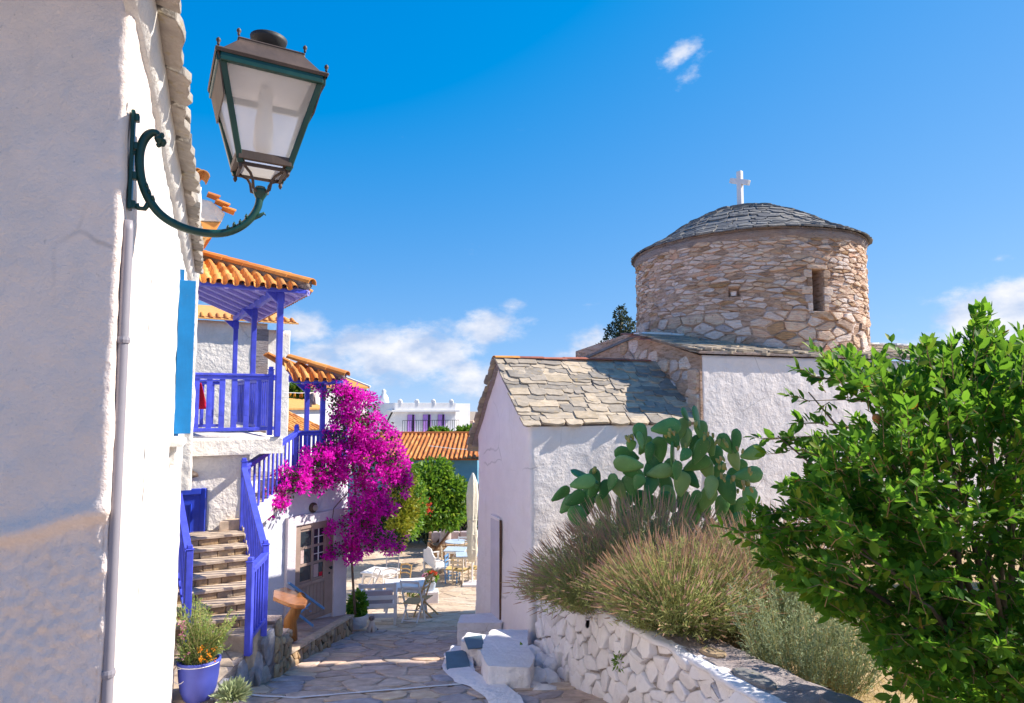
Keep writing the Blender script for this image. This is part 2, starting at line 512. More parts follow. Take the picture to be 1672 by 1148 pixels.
M['paving'] = pieces('paving_stone', [(0, (.50, .37, .29)), (.14, (.36, .29, .27)), (.3, (.58, .43, .33)), (.42, (.30, .29, .33)), (.58, (.52, .37, .27)), (.72, (.45, .37, .34)), (.88, (.62, .46, .33)), (1, (.29, .25, .23))], rough=.85, nscale=6, bump=.55, bdist=.02, mott=.45)
M['street_mortar'] = mortar('street_mortar', (.34, .26, .21), (.50, .40, .33), (.62, .51, .43))
M['square_stone'] = pieces('square_stone', [(0, (.46, .35, .25)), (.3, (.52, .41, .30)), (.6, (.40, .30, .22)), (1, (.56, .46, .36))], rough=.8, bump=.4, mott=.3)
M['facing'] = pieces('facing_stone', [(0, (.40, .27, .15)), (.25, (.30, .21, .13)), (.5, (.45, .33, .20)), (.75, (.27, .22, .18)), (1, (.36, .25, .15))], bump=.8, mott=.4)
M['facing_grey'] = pieces('grey_facing_stone', [(0, (.26, .26, .30)), (.3, (.33, .31, .31)), (.6, (.23, .24, .29)), (1, (.37, .33, .30))], bump=.9, mott=.45, moss=(.34, .27, .18), moss_amt=.4)
M['tread'] = pieces('tread_stone', [(0, (.43, .33, .25)), (.5, (.52, .41, .31)), (1, (.38, .30, .23))], bump=.4, mott=.4)
M['tile'] = pieces('roof_tile', [(0, (.58, .22, .05)), (.3, (.68, .31, .085)), (.55, (.50, .17, .04)), (.8, (.72, .37, .12)), (1, (.42, .14, .04))], nscale=9, bump=.3, mott=.25, moss=(.25, .15, .08), moss_amt=.35)
M['tile_red'] = pieces('red_tile', [(0, (.34, .12, .08)), (.5, (.42, .15, .09)), (1, (.29, .10, .07))], bump=.3)
M['tile_far'] = pieces('far_roof_tile', [(0, (.46, .15, .04)), (.3, (.58, .22, .06)), (.55, (.38, .12, .035)), (.8, (.62, .26, .08)), (1, (.30, .10, .04))], nscale=7, bump=.3, mott=.35, moss=(.16, .10, .06), moss_amt=.4)
M['earth'] = mortar('dry_earth', (.34, .24, .13), (.46, .34, .19), (.56, .43, .26))
M['dirt'] = mortar('ground_dirt', (.26, .22, .18), (.34, .29, .23), (.42, .36, .29))
M['wood'] = wood('varnished_wood', (.20, .07, .02), (.36, .14, .04), .25, 5, (2, 2, 2))
M['wood_post'] = wood('log_wood', (.16, .06, .012), (.32, .14, .03), .35, 5, (6, 6, 1.2))
M['wood_tan'] = wood('tan_wood', (.42, .26, .10), (.58, .38, .17), .55)
M['wood_brown'] = wood('brown_wood', (.07, .03, .015), (.15, .07, .03), .5)
M['rush'] = wood('rush_seat', (.50, .32, .10), (.66, .45, .18), .8, 30, (1, 8, 1))
M['pale_wood'] = wood('pale_chair_wood', (.60, .47, .31), (.72, .60, .43), .55)
M['canvas'] = plaster('umbrella_canvas', (.74, .69, .56), grain=40, gs=.3, dirt_amt=.08)
M['cushion'] = plaster('cushion_cloth', (.56, .47, .50), grain=60, gs=.3, dirt_amt=.05)
M['sofa'] = plaster('sofa_weave', (.50, .33, .20), grain=80, gs=.8, dirt_amt=.1)
M['red_cloth'] = plaster('red_cloth', (.60, .02, .05), grain=60, gs=.2, dirt_amt=.03)
M['cloth_pale'] = plaster('laundry_cloth', (.58, .44, .42), grain=60, gs=.2, dirt_amt=.05)
M['bark'] = pieces('bark', [(0, (.13, .09, .07)), (1, (.19, .14, .10))], nscale=20, stretch=(1, 1, .3), bump=1)
M['bark_pale'] = pieces('pale_bark', [(0, (.45, .38, .36)), (1, (.52, .45, .42))], nscale=12, bump=.8)
M['bark_tan'] = pieces('tan_twig', [(0, (.30, .19, .09)), (1, (.38, .25, .13))], nscale=20, bump=.5)
M['leaf_pom'] = leafy('pomegranate_leaf', [(0, (.024, .10, .012)), (.3, (.042, .15, .015)), (.55, (.075, .21, .019)), (.8, (.13, .28, .023)), (.93, (.30, .34, .03)), (1, (.038, .13, .015))], .50, .48, (.25, .48, .035), .2)
M['leaf_pom_dark'] = M['leaf_pom']
M['yellow_leaf'] = leafy('yellow_leaf', [(0, (.55, .33, .03)), (.6, (.6, .2, .03)), (1, (.5, .42, .04))], .5, .3)
M['leaf_bush'] = leafy('bush_leaf', [(0, (.05, .15, .012)), (.5, (.10, .24, .018)), (1, (.17, .32, .025))], .42, .35, (.22, .42, .03))
M['leaf_hedge'] = leafy('hedge_leaf', [(0, (.03, .10, .012)), (.45, (.075, .19, .018)), (.8, (.15, .28, .025)), (1, (.28, .34, .03))], .5, .42, (.24, .42, .03))
M['leaf_yellow'] = leafy('yellow_green_leaf', [(0, (.14, .19, .015)), (.5, (.26, .28, .02)), (1, (.38, .34, .03))], .5, .35)
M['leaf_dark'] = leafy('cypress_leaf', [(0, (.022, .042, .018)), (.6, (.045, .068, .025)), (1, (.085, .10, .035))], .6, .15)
M['leaf_boug'] = leafy('climber_leaf', [(0, (.03, .08, .015)), (1, (.08, .15, .02))], .45, .3)
M['bract'] = leafy('magenta_bract', [(0, (.66, .0, .40)), (.35, (.84, .01, .58)), (.6, (.56, .0, .44)), (.85, (.92, .06, .66)), (1, (.94, .16, .70))], .6, .46, (.98, .02, .72), .15)
M['lav_leaf'] = leafy('lavender_leaf', [(0, (.26, .31, .10)), (.45, (.38, .42, .14)), (.8, (.50, .49, .20)), (1, (.20, .26, .10))], .7, .38, None, .15)
M['lav_flower'] = leafy('lavender_flower', [(0, (.46, .29, .18)), (.45, (.58, .40, .25)), (.75, (.38, .23, .24)), (1, (.64, .46, .30))], .8, .35, None, .1)
M['lav_stem'] = leafy('lavender_stem', [(0, (.36, .37, .15)), (.6, (.46, .43, .20)), (1, (.52, .40, .22))], .7, .2, None, .15)
M['silver_leaf'] = leafy('silver_leaf', [(0, (.28, .34, .19)), (.5, (.40, .46, .27)), (1, (.20, .26, .13))], .7, .2, None, .15)
M['dry_grass'] = leafy('dry_grass_blade', [(0, (.46, .34, .12)), (.6, (.58, .44, .18)), (.85, (.36, .30, .10)), (1, (.22, .26, .06))], .8, .25, None, .1)
M['pot_leaf'] = leafy('pot_leaf', [(0, (.14, .25, .06)), (.5, (.24, .34, .08)), (.8, (.36, .40, .10)), (1, (.14, .18, .09))], .55, .3)
M['petal_yellow'] = leafy('yellow_petal', [(0, (.75, .40, .01)), (.6, (.80, .20, .01)), (1, (.8, .5, .02))], .6, .3)
M['petal_red'] = leafy('red_petal', [(0, (.6, .02, .02)), (1, (.7, .10, .05))], .6, .3)
M['petal_pink'] = leafy('pink_petal', [(0, (.62, .12, .35)), (1, (.7, .45, .5))], .6, .3)
M['petal_white'] = leafy('white_petal', [(0, (.75, .68, .66)), (1, (.8, .75, .7))], .6, .3)
def cactus_mat():
    t = NT('cactus_pad')
    c = t.ramp(t.rand(), [(0, (.05, .18, .05)), (.5, (.09, .25, .07)), (.8, (.14, .31, .09)), (1, (.26, .36, .11))])
    d = t.voro(26)
    dots = t.ramp(d, [(.10, (1, 1, 1)), (.17, (0, 0, 0))])
    c = t.mix(t.math('MULTIPLY', dots, .55), c, (.35, .36, .18))
    c = t.mix(.3, c, t.ramp(t.noise(5, 4), [(.3, (.3, .3, .3)), (.7, (.75, .75, .75))]), 'OVERLAY')
    return t.done(c, .42, t.bump(d, .2, .01), spec=.4)
M['cactus'] = cactus_mat()
M['cactus_fruit'] = leafy('cactus_fruit', [(0, (.22, .26, .07)), (.6, (.34, .32, .10)), (1, (.42, .30, .12))], .6, .05)
def glass_mat(name, col, rough, trans=.85):
    t = NT(name)
    t.done(col, rough)
    t.bsdf.inputs['Transmission Weight'].default_value = trans
    t.bsdf.inputs['IOR'].default_value = 1.2
    return t.m
M['frost'] = glass_mat('frosted_pane', (.86, .83, .80), .55, .25)
tf_ = M['frost'].node_tree
def frost_fix():
    m = M['frost']; n, l = m.node_tree.nodes, m.node_tree.links
    tr = n.new('ShaderNodeBsdfTranslucent'); tr.inputs[0].default_value = (.97, .94, .92, 1)
    mx = n.new('ShaderNodeMixShader'); mx.inputs[0].default_value = .80
    l.new(n['Principled BSDF'].outputs[0], mx.inputs[1]); l.new(tr.outputs[0], mx.inputs[2])
    tp = n.new('ShaderNodeBsdfTransparent'); m2 = n.new('ShaderNodeMixShader'); m2.inputs[0].default_value = .38
    l.new(mx.outputs[0], m2.inputs[1]); l.new(tp.outputs[0], m2.inputs[2]); mx = m2
    l.new(mx.outputs[0], n['Material Output'].inputs[0])
    n['Principled BSDF'].inputs['Transmission Weight'].default_value = 0.0
frost_fix()
M['window'] = NT('window_glass').done((.02, .03, .04), .06, spec=.8)
M['bulb'] = NT('opal_bulb').done((.85, .83, .8), .4)

# ------------------------------------------------------------------ shape tools
def clip_half(poly, a, b, c):
    """keep a*x+b*y<=c"""
    out = []; n = len(poly)
    for i in range(n):
        p, q = poly[i], poly[(i + 1) % n]
        dp, dq = a * p[0] + b * p[1] - c, a * q[0] + b * q[1] - c
        if dp <= 0: out.append(p)
        if (dp < 0 < dq) or (dq < 0 < dp):
            t = dp / (dp - dq)
            out.append((p[0] + (q[0] - p[0]) * t, p[1] + (q[1] - p[1]) * t))
    return out
def voronoi(sites, box, asp=1.0):
    """asp: y is multiplied by asp before distances are measured"""
    x0, y0, x1, y1 = box
    arr = np.array([(x, y * asp) for x, y in sites])
    res = []
    for i, (x, y) in enumerate(arr):
        d = ((arr - arr[i]) ** 2).sum(1)
        near = np.argsort(d)[1:26]
        poly = [(x0, y0 * asp), (x1, y0 * asp), (x1, y1 * asp), (x0, y1 * asp)]
        for j in near:
            u, v = arr[j]
            a, b = u - x, v - y
            poly = clip_half(poly, a, b, (u * u + v * v - x * x - y * y) / 2)
            if len(poly) < 3: break
        res.append([(p[0], p[1] / asp) for p in poly] if len(poly) >= 3 else None)
    return res
def jitter_sites(box, sx, sy, rg, j=.42, stagger=True):
    x0, y0, x1, y1 = box; out = []
    ny = max(1, round((y1 - y0) / sy)); dy = (y1 - y0) / ny
    for r in range(ny):
        nx = max(1, round((x1 - x0) / sx)); dx = (x1 - x0) / nx
        for c in range(nx + 1):
            x = x0 + (c + (0.5 if r % 2 and stagger else 0.0) + rg.uniform(-j, j)) * dx
            y = y0 + (r + .5 + rg.uniform(-j, j)) * dy
            if x0 < x < x1: out.append((x, y))
    return out
def inset(poly, g):
    """move each edge of a convex polygon inwards by g"""
    n = len(poly)
    ar = sum(poly[i][0] * poly[(i + 1) % n][1] - poly[(i + 1) % n][0] * poly[i][1] for i in range(n))
    if ar < 0: poly = poly[::-1]
    out = poly
    for i in range(n):
        p, q = poly[i], poly[(i + 1) % n]
        ex, ey = q[0] - p[0], q[1] - p[1]
        L = math.hypot(ex, ey)
        if L < 1e-6: continue
        a, b = ey / L, -ex / L
        out = clip_half(out, a, b, a * p[0] + b * p[1] - g)
        if len(out) < 3: return None
    return out
def soften(poly, rg, k=.22, jit=0.0):
    out = []; n = len(poly)
    for i in range(n):
        p, q = poly[i], poly[(i + 1) % n]
        if math.hypot(q[0] - p[0], q[1] - p[1]) < .012: 
            out.append(p); continue
        for f in (k, 1 - k):
            out.append((p[0] + (q[0] - p[0]) * f + rg.uniform(-jit, jit), p[1] + (q[1] - p[1]) * f + rg.uniform(-jit, jit)))
    return out
def area(poly):
    return abs(sum(poly[i][0] * poly[(i + 1) % len(poly)][1] - poly[(i + 1) % len(poly)][0] * poly[i][1] for i in range(len(poly)))) / 2
def stone(mb, poly, fmap, depth, h, rg, crown=.6, tilt=.0, flat=False):
    """one stone: outline poly, from -depth to +h, edges rounded over; fmap(a,b,c)->world"""
    n = len(poly)
    cx = sum(p[0] for p in poly) / n; cy = sum(p[1] for p in poly) / n
    ta, tb = rg.uniform(-tilt, tilt), rg.uniform(-tilt, tilt)
    def H(x, y, c): return c + ta * (x - cx) + tb * (y - cy)
    vs = [fmap(x, y, -depth) for x, y in poly]
    vs += [fmap(x, y, H(x, y, h * .45)) for x, y in poly]
    k = .90 if flat else .74
    vs += [fmap(cx + (x - cx) * k, cy + (y - cy) * k, H(x, y, h * (.92 if flat else .9) + (0 if flat else rg.uniform(-.18, .12) * h))) for x, y in poly]
    vs.append(fmap(cx + rg.uniform(-.1, .1) * math.sqrt(area(poly)), cy, h * (1 if flat else 1 + crown * .25)))
    fs = []
    for r in (0, 1):
        for i in range(n):
            j = (i + 1) % n
            fs.append((r * n + i, r * n + j, (r + 1) * n + j, (r + 1) * n + i))
    for i in range(n):
        fs.append((2 * n + i, 2 * n + (i + 1) % n, 3 * n))
    mb.add(vs, fs)
def plane_map(o, ea, eb, n):
    o, ea, eb, n = Vector(o), Vector(ea), Vector(eb), Vector(n)
    return lambda a, b, c: o + ea * a + eb * b + n * c
def stones_on(fmap, box, sx, sy, m, parent, name='stone', asp=1.0, gap=.012, depth=.05, h=.04, hv=.02, seed=1, keep=None, maxn=300, tilt=.12,
              flat=False, j=.42, k=.22, rank=None, rest='stone_infill', crown=.6, jit=0.0, rest_kind='stuff', bev=0.0):
    rg = random.Random(seed)
    cells = voronoi(jitter_sites(box, sx, sy, rg, j), box, asp)
    good = []
    for p in cells:
        if p is None: continue
        p = inset(p, gap)
        if not p or area(p) < .25 * .2 * sx * sy: continue
        cx = sum(q[0] for q in p) / len(p); cy = sum(q[1] for q in p) / len(p)
        if keep and not keep(cx, cy, p): continue
        good.append((p, cx, cy))
    if rank: good.sort(key=lambda g: rank(g[1], g[2]))
    mb2 = MB()
    for i, (p, cx, cy) in enumerate(good):
        p = soften(p, rg, k, jit)
        mb = MB() if i < maxn else mb2
        stone(mb, p, fmap, depth, h + rg.uniform(-hv, hv), rg, crown, tilt, flat)
        if i < maxn:
            mb.build(name, m, parent, smooth=bev > 0, bev=bev)
    if mb2.v:
        mb2.build(rest, m, parent, kind=rest_kind)
    return len(good)

def round_path(pts, r, n=5, closed=True):
    """2-D path with its corners rounded"""
    out = []; N = len(pts)
    for i in range(N):
        p = Vector(pts[i]).to_2d()
        if not closed and i in (0, N - 1):
            out.append(p); continue
        a = Vector(pts[i - 1]).to_2d(); b = Vector(pts[(i + 1) % N]).to_2d()
        da, db = (a - p), (b - p)
        rr = min(r, da.length * .45, db.length * .45)
        s0, s1 = p + da.normalized() * rr, p + db.normalized() * rr
        for k in range(n + 1):
            t = k / n
            out.append(s0 * (1 - t) ** 2 + p * 2 * t * (1 - t) + s1 * t * t)
    return out
def resample(path, step, closed=True):
    out = []; N = len(path)
    for i in range(N if closed else N - 1):
        a, b = path[i], path[(i + 1) % N]
        k = max(1, int(round((b - a).length / step)))
        for q in range(k): out.append(a.lerp(b, q / k))
    if not closed: out.append(path[-1])
    return out
def wall_skin(pts, r, z0f, z1f, step, amp, freq, closed=True, extra=None, zstep=None, cap=True, rn=5):
    """plastered wall skin that follows a plan outline (counter-clockwise = outside to the right), with an uneven face"""
    path = resample(round_path(pts, r, rn, closed), step, closed)
    N = len(path); rows = None
    zs = zstep or step
    nor = []
    for i in range(N):
        a = path[i - 1] if (closed or i > 0) else path[i]
        b = path[(i + 1) % N] if (closed or i < N - 1) else path[i]
        t = (b - a).normalized()
        nor.append(Vector((t.y, -t.x)))
    zmax = max(z1f(p.x, p.y) - z0f(p.x, p.y) for p in path)
    m = max(2, int(zmax / zs))
    vs = []; fs = []
    for i, p in enumerate(path):
        a, b = z0f(p.x, p.y), z1f(p.x, p.y)
        for k in range(m + 1):
            z = a + (b - a) * k / m
            w = Vector((p.x, p.y, z))
            dd = amp * (noise.noise(w * freq) + .45 * noise.noise(w * freq * 2.7) + .22 * noise.noise(w * freq * 6.1))
            if extra: dd += extra(w, nor[i])
            vs.append((p.x + nor[i].x * dd, p.y + nor[i].y * dd, z + .3 * dd * (1 if k == m else 0)))
    for i in range(N if closed else N - 1):
        j = (i + 1) % N
        for k in range(m):
            fs.append((i * (m + 1) + k, j * (m + 1) + k, j * (m + 1) + k + 1, i * (m + 1) + k + 1))
    if closed and cap:
        fs.append(tuple(i * (m + 1) + m for i in range(N)))
    mb = MB(); mb.add(vs, fs)
    return mb

def slate_variants(n, m, seed=3, ragged=.05):
    rg = random.Random(seed); out = []
    for q in range(n):
        top = [(-.5, .02), (0, 0), (.5, .02)]
        e = rg.uniform(.12, .3)
        poly = [(-.5 + rg.uniform(0, .03), rg.uniform(0, .1)), (.5 - rg.uniform(0, .03), rg.uniform(0, .1)), (.5 - rg.uniform(0, .04), 1 - e * rg.uniform(.5, 1.3)),
                (.5 - e * rg.uniform(.5, 1), 1 - rg.uniform(0, .08)), (.12 + rg.uniform(-.1, .1), 1 + rg.uniform(-ragged, ragged)), (-.2 + rg.uniform(-.1, .1), 1 + rg.uniform(-ragged, ragged)),
                (-.5 + e * rg.uniform(.4, .9), 1 - rg.uniform(0, .1)), (-.5 + rg.uniform(0, .04), 1 - e * rg.uniform(.5, 1.3))]
        n_ = len(poly); mb = MB()
        vs = [(x, y, 0) for x, y in poly] + [(x * .975, .5 + (y - .5) * .965, 1 + rg.uniform(-.15, .15)) for x, y in poly]
        fs = [tuple(reversed(range(n_))), tuple(range(n_, 2 * n_))] + [(i, (i + 1) % n_, n_ + (i + 1) % n_, n_ + i) for i in range(n_)]
        mb.add(vs, fs)
        out.append((mb.mesh('slate', m), mb))
    return out
def frame_M(o, ex, ey, ez):
    m = Matrix.Identity(4)
    for i in range(3):
        m[i][0] = ex[i]; m[i][1] = ey[i]; m[i][2] = ez[i]; m[i][3] = o[i]
    return m
def lay_slates(variants, fr, rows, parent, rg, name='slate', th=(.016, .03), single=None, maxn=300, rest='slate_courses', m=None, tilt=.10, skew=.03):
    """rows: list of (q, H, [(t0,t1)...]); fr(t,q)->(origin, e_t, e_q down the slope, n)"""
    mb = MB(); cnt = 0
    for q, H, segs in rows:
        for t0, t1 in segs:
            tm = (t0 + t1) / 2
            o, et, eq, n = fr(tm, q)
            L = (t1 - t0) * rg.uniform(.97, 1.06)
            th_ = rg.uniform(*th)
            eqq = (eq + n * (tilt + rg.uniform(-.02, .03)) + et * rg.uniform(-skew, skew)).normalized()
            ett = (et + n * rg.uniform(-.015, .015) + eq * rg.uniform(-skew, skew)).normalized()
            HH = H * rg.uniform(.94, 1.08)
            Mx = frame_M(o + n * rg.uniform(0, .004), ett * L, eqq * HH, n * th_)
            me, src = rg.choice(variants)
            if cnt < maxn and (single is None or single(o, n)):
                inst(name, me, parent, Mx); cnt += 1
            else:
                mb.add([Mx @ Vector(v) for v in src.v], src.f)
    if mb.v: mb.build(rest, m, parent, kind='stuff')
    return cnt
def split_len(t0, t1, lo, hi, rg):
    out = []; t = t0 + rg.uniform(-hi * .5, 0)
    while t < t1 - lo * .3:
        L = rg.uniform(lo, hi)
        a, b = max(t, t0 + rg.uniform(-.03, .02)), min(t + L, t1 + rg.uniform(-.02, .03))
        if b - a > lo * .35: out.append((a, b))
        t += L
    return out
def barrel_tile(m, L=1.0, n=6, up=True, taper=.86, th=.07):
    """half-round clay tile along +y (down the slope), width 1, standing on z=0"""
    mb = MB(); vs = []; 
    for y, s in ((0, taper), (1, 1.0)):
        for rr in (.5, .5 - th):
            for k in range(n + 1):
                a = math.pi * k / n
                vs.append((math.cos(a) * rr * s, y, math.sin(a) * rr * s * .85))
    w = n + 1; fs = []
    for k in range(n):
        fs.append((k, k + 1, 2 * w + k + 1, 2 * w + k))
        fs.append((w + k + 1, w + k, 3 * w + k, 3 * w + k + 1))
        fs.append((k + 1, k, w + k, w + k + 1))
        fs.append((2 * w + k, 2 * w + k + 1, 3 * w + k + 1, 3 * w + k))
    fs += [(0, 2 * w, 3 * w, w), (n, w + n, 3 * w + n, 2 * w + n)]
    mb.add(vs, fs)
    return mb.mesh('barrel_tile', m), mb

# ------------------------------------------------------------------ setting: terrain, street, square
def make_ground():
    ys = [-30, -18, -10, -5, -2] + [i * .5 for i in range(0, 60)] + [32, 36, 42, 50, 65, 90, 140, 250, 500, 1200, 3000]
    xs = [-3000, -1000, -300, -120, -60, -30, -18, -12] + [i * .75 for i in range(-12, 13)] + [12, 18, 30, 60, 120, 300, 1000, 3000]
    rows = []
    for y in ys:
        rows.append([(x, y, gz(y) - .03 + (0.02 * noise.noise(Vector((x, y, 0)))) - max(0, (y - 60)) * .01) for x in xs])
    mb = MB(); mb.grid(rows)
    mb.build('ground', M['dirt'], kind='structure')
make_ground()

STREET_L = -3.05
def street_right(y):
    # chapel gable foot, church steps and garden wall bound the street on the right
    return 1.1 if y < 8.6 else 0.55
def sheet(name, y0, y1, xl, xr, dz, m, step=.3, nx=14):
    rows = []
    n = int((y1 - y0) / step)
    for i in range(n + 1):
        y = y0 + (y1 - y0) * i / n
        a, b = xl(y), xr(y)
        rows.append([(a + (b - a) * k / nx, y, gz(y) + dz) for k in range(nx + 1)])
    mb = MB(); mb.grid(rows)
    return mb.build(name, m, kind='structure')
street = sheet('street', -3, 13.6, lambda y: -3.9, lambda y: 1.9, .0, M['street_mortar'])
square = sheet('square', 13.6, 40, lambda y: -9.0, lambda y: 3.0, .0, M['street_mortar'])
def gmap(a, b, c): return Vector((a, b, gz(b) + c))
stones_on(gmap, (-3.35, 5.6, 1.2, 13.4), .46, .34, M['paving'], street, 'paving_stone', gap=.016, depth=.03, h=.016, hv=.007, seed=4, flat=True, tilt=.03, j=.44,
          rank=lambda x, y: 0 if abs(x / y) < .62 and y > 6.2 and x < 1.3 - max(0, y - 9) * .4 else 1, rest='paving_stone_infill', k=.2, jit=.012, maxn=300)
stones_on(gmap, (-6.0, 13.45, 1.2, 30.0), .62, .48, M['square_stone'], square, 'paving_stone', gap=.012, depth=.03, h=.012, hv=.006, seed=9, flat=True, tilt=.012, j=.44,
          maxn=0, rest='square_paving', k=.2)
# the painted white line across the street
def white_line():
    pts = [hit(px, py, (0, 0, -1.7 + .022), (0, .2, 1)) for px, py in ((392, 1131), (430, 1136), (480, 1139), (540, 1134), (600, 1129), (660, 1124), (720, 1119), (775, 1115))]
    rows = []
    for i in range(60):
        t = i / 59 * (len(pts) - 1); k = min(int(t), len(pts) - 2); p = pts[k].lerp(pts[k + 1], t - k)
        w = .032 + .014 * noise.noise(Vector((p.x * 5, 0, 0))) 
        off = .02 * noise.noise(Vector((p.x * 3, 5, 0)))
        rows.append([(p.x, p.y - w + off, gz(p.y - w + off) + .022), (p.x, p.y + w + off, gz(p.y + w + off) + .022)])
    mb = MB(); mb.grid(rows)
    ob = mb.build('painted_line', M['white_paint'], kind='structure')
white_line()

# ------------------------------------------------------------------ near left: whitewashed house with the street lamp
th = R(23.3)
HL_n = Vector((math.cos(th), math.sin(th), 0)); HL_t = Vector((-math.sin(th), math.cos(th), 0))
K = Vector((-1.4725, 2.5, 0))
HL_len = 5.25
NF = Vector((math.cos(R(-7)), math.sin(R(-7)), 0)); NFn = Vector((NF.y, -NF.x, 0))      # the face towards the camera, turned just out of the sun
def build_lamp_house():
    root = thing('whitewashed_house', 'near whitewashed house wall carrying the green street lamp, drainpipe and blue shutter', 'house', (K.x, K.y, gz(2.5)))
    far = K + HL_t * HL_len
    near = K - NF * 2.6
    farb = far - HL_n * 2.6
    zA, zB = hit(10, 884, K, NFn), hit(158, 850, K, NFn)
    zsl = (zB.z - zA.z) / (zB.x - zA.x)
    def ledge(w, n):
        f = max(0.0, n.x * NFn.x + n.y * NFn.y)        # only on the face towards the camera
        f = min(1, f * 1.4)
        zz = zA.z + zsl * (w.x - zA.x) + .02 * noise.noise(Vector((w.x * 4, w.y * 4, 1.3)))
        s = 1 / (1 + math.exp(-max(-40, min(40, (w.z - zz) * 140))))
        lip = math.exp(-((w.z - zz - .03) / .035) ** 2) * .012
        low = (1 - s) * (.006 * noise.noise(w * 30) + .005 * noise.noise(w * 62))
        return f * (s * .030 + lip * 1.8 + low * 2.0 - .012) + .004 * noise.noise(w * 14)
    ztop = lambda x, y: 1.66 - .042 * (y - 2.6)
    zbot = lambda x, y: gz(y) - .1
    # two skins: fine near the corner, coarser along the side
    pth = [near, K, far, farb]
    c2 = [near, K + HL_n * 0, K + HL_t * 1.4]
    a = wall_skin([near[:2], K[:2], (K + HL_t * 1.2)[:2]], .05, zbot, ztop, .013, .013, 2.4, closed=False, extra=ledge, zstep=.016, rn=7)
    a.build('wall', M['plaster_near'], root, smooth=True)
    b = wall_skin([(K + HL_t * 1.2)[:2], far[:2], farb[:2]], .06, zbot, ztop, .045, .012, 2.4, closed=False, zstep=.05, extra=lambda w, n: .005 * noise.noise(w * 13))
    b.build('side_wall', M['plaster_sun'], root, smooth=True)
    # cornice: smooth white lip under the slabs
    mb = MB()
    rows = []
    for i in range(50):
        t = -.12 + (HL_len + .05) * i / 49
        p = K + HL_t * t
        z = ztop(p.x, p.y)
        w = .006 * noise.noise(p * 3)
        rows.append([p + HL_n * q + Vector((0, 0, z + dz)) for q, dz in ((-.02, -.16), (.022 + w, -.145), (.05 + w, -.08), (.062 + w, .0), (.06, .03))])
    mb.grid(rows); mb.build('cornice', M['plaster_sun'], root, smooth=True)
    # stone eave slabs
    rg = random.Random(5)
    t = -.3
    while t < HL_len:
        L = rg.uniform(.34, .62) if t < 2.2 else rg.uniform(.22, .42)
        for lay in (0, 1):
            p = K + HL_t * (t + L / 2 + (lay * .1))
            z = ztop(p.x, p.y) + .015 + lay * .062
            sl = Vector((0, 0, -.22))
            out = HL_n * (.148 + rg.uniform(-.018, .02) - lay * .012)
            n_ = 7; mb = MB(); poly = []
            for k in range(n_):
                f = (k / (n_ - 1) - .5) * L * .98
                poly.append(p + HL_t * f + out + HL_n * rg.uniform(-.018, .014) * (1 if 0 < k < n_ - 1 else 1.4) + Vector((0, 0, z - .03 + rg.uniform(-.004, .004))))
            inn = [p + HL_t * L * .49 - HL_n * .30 + Vector((0, 0, z + .09)), p - HL_t * L * .49 - HL_n * .30 + Vector((0, 0, z + .09))]
            mb.prism([q[:] for q in poly + inn], (0, 0, .058 + rg.uniform(-.01, .012)))
            mb.build('eave_slab', M['slab'], root, bev=.008)
        t += L + rg.uniform(0, .015)
    mb = MB()
    a0, a1 = K - HL_t * .35, far
    mb.prism([(a0 + HL_n * .05 + Vector((0, 0, ztop(a0.x, a0.y) + .12)))[:], (a1 + HL_n * .05 + Vector((0, 0, ztop(a1.x, a1.y) + .12)))[:],
              (a1 - HL_n * 2.6 + Vector((0, 0, ztop(a1.x, a1.y) + .95)))[:], (a0 - HL_n * 2.6 + Vector((0, 0, ztop(a0.x, a0.y) + .95)))[:]], (0, 0, .05))
    mb.build('roof', M['slab'], root)
    # drainpipe at the corner
    x = K + HL_t * .036 + HL_n * .016
    mb = MB(); mb.tube([x + Vector((0, 0, z)) for z in [i * .2 for i in range(-13, 3)] + [.66, .70]], .0185, 12)
    pp = mb.build('downpipe', M['pipe'], root, smooth=True)
    for z in (.24, -.98):
        mb = MB(); mb.lathe([(.0225, z - .012), (.0245, z), (.0225, z + .012)], x, 12); mb.box(x + HL_t * .028 + Vector((0, 0, z)), (.03, .012, .018), Matrix.Rotation(th, 3, 'Z'))
        mb.build('clamp', M['pipe'], pp)
    # blue shutter standing open, seen nearly edge on
    tq = 3.55
    c = K + HL_t * tq
    c = c * 1.0
    zt, zb = hit(291, 452, c, HL_n).z, hit(284, 708, c, HL_n).z
    Mz = Matrix.Rotation(th + R(90) - R(78), 3, 'Z')
    dirv = (HL_n * math.cos(R(6)) + HL_t * math.sin(R(6)))
    mb = MB()
    mb.bar(c + HL_n * .0 + Vector((0, 0, (zt + zb) / 2)), c + dirv * .13 + Vector((0, 0, (zt + zb) / 2)), .045, zt - zb)
    sh = mb.build('shutter', M['shutter'], root, bev=.004)
    mb = MB(); mb.bar(c + HL_t * .05 + Vector((0, 0, (zt + zb) / 2 + .04)), c + HL_t * .05 + HL_n * .035 + Vector((0, 0, (zt + zb) / 2 + .04)), .05, zt - zb + .12)
    mb.build('shutter_post', M['shutter'], sh)
    mb = MB(); mb.box(c + HL_t * -.18 + HL_n * .03 + Vector((0, 0, zb - .06)), (.14, .55, .05), Matrix.Rotation(th, 3, 'Z')); mb.box(c - HL_t * .28 + HL_n * .012 + Vector((0, 0, zb - .16)), (.06, .10, .16), Matrix.Rotation(th, 3, 'Z'))
    mb.build('window_sill', M['plaster_sun'], root, bev=.01)
build_lamp_house()

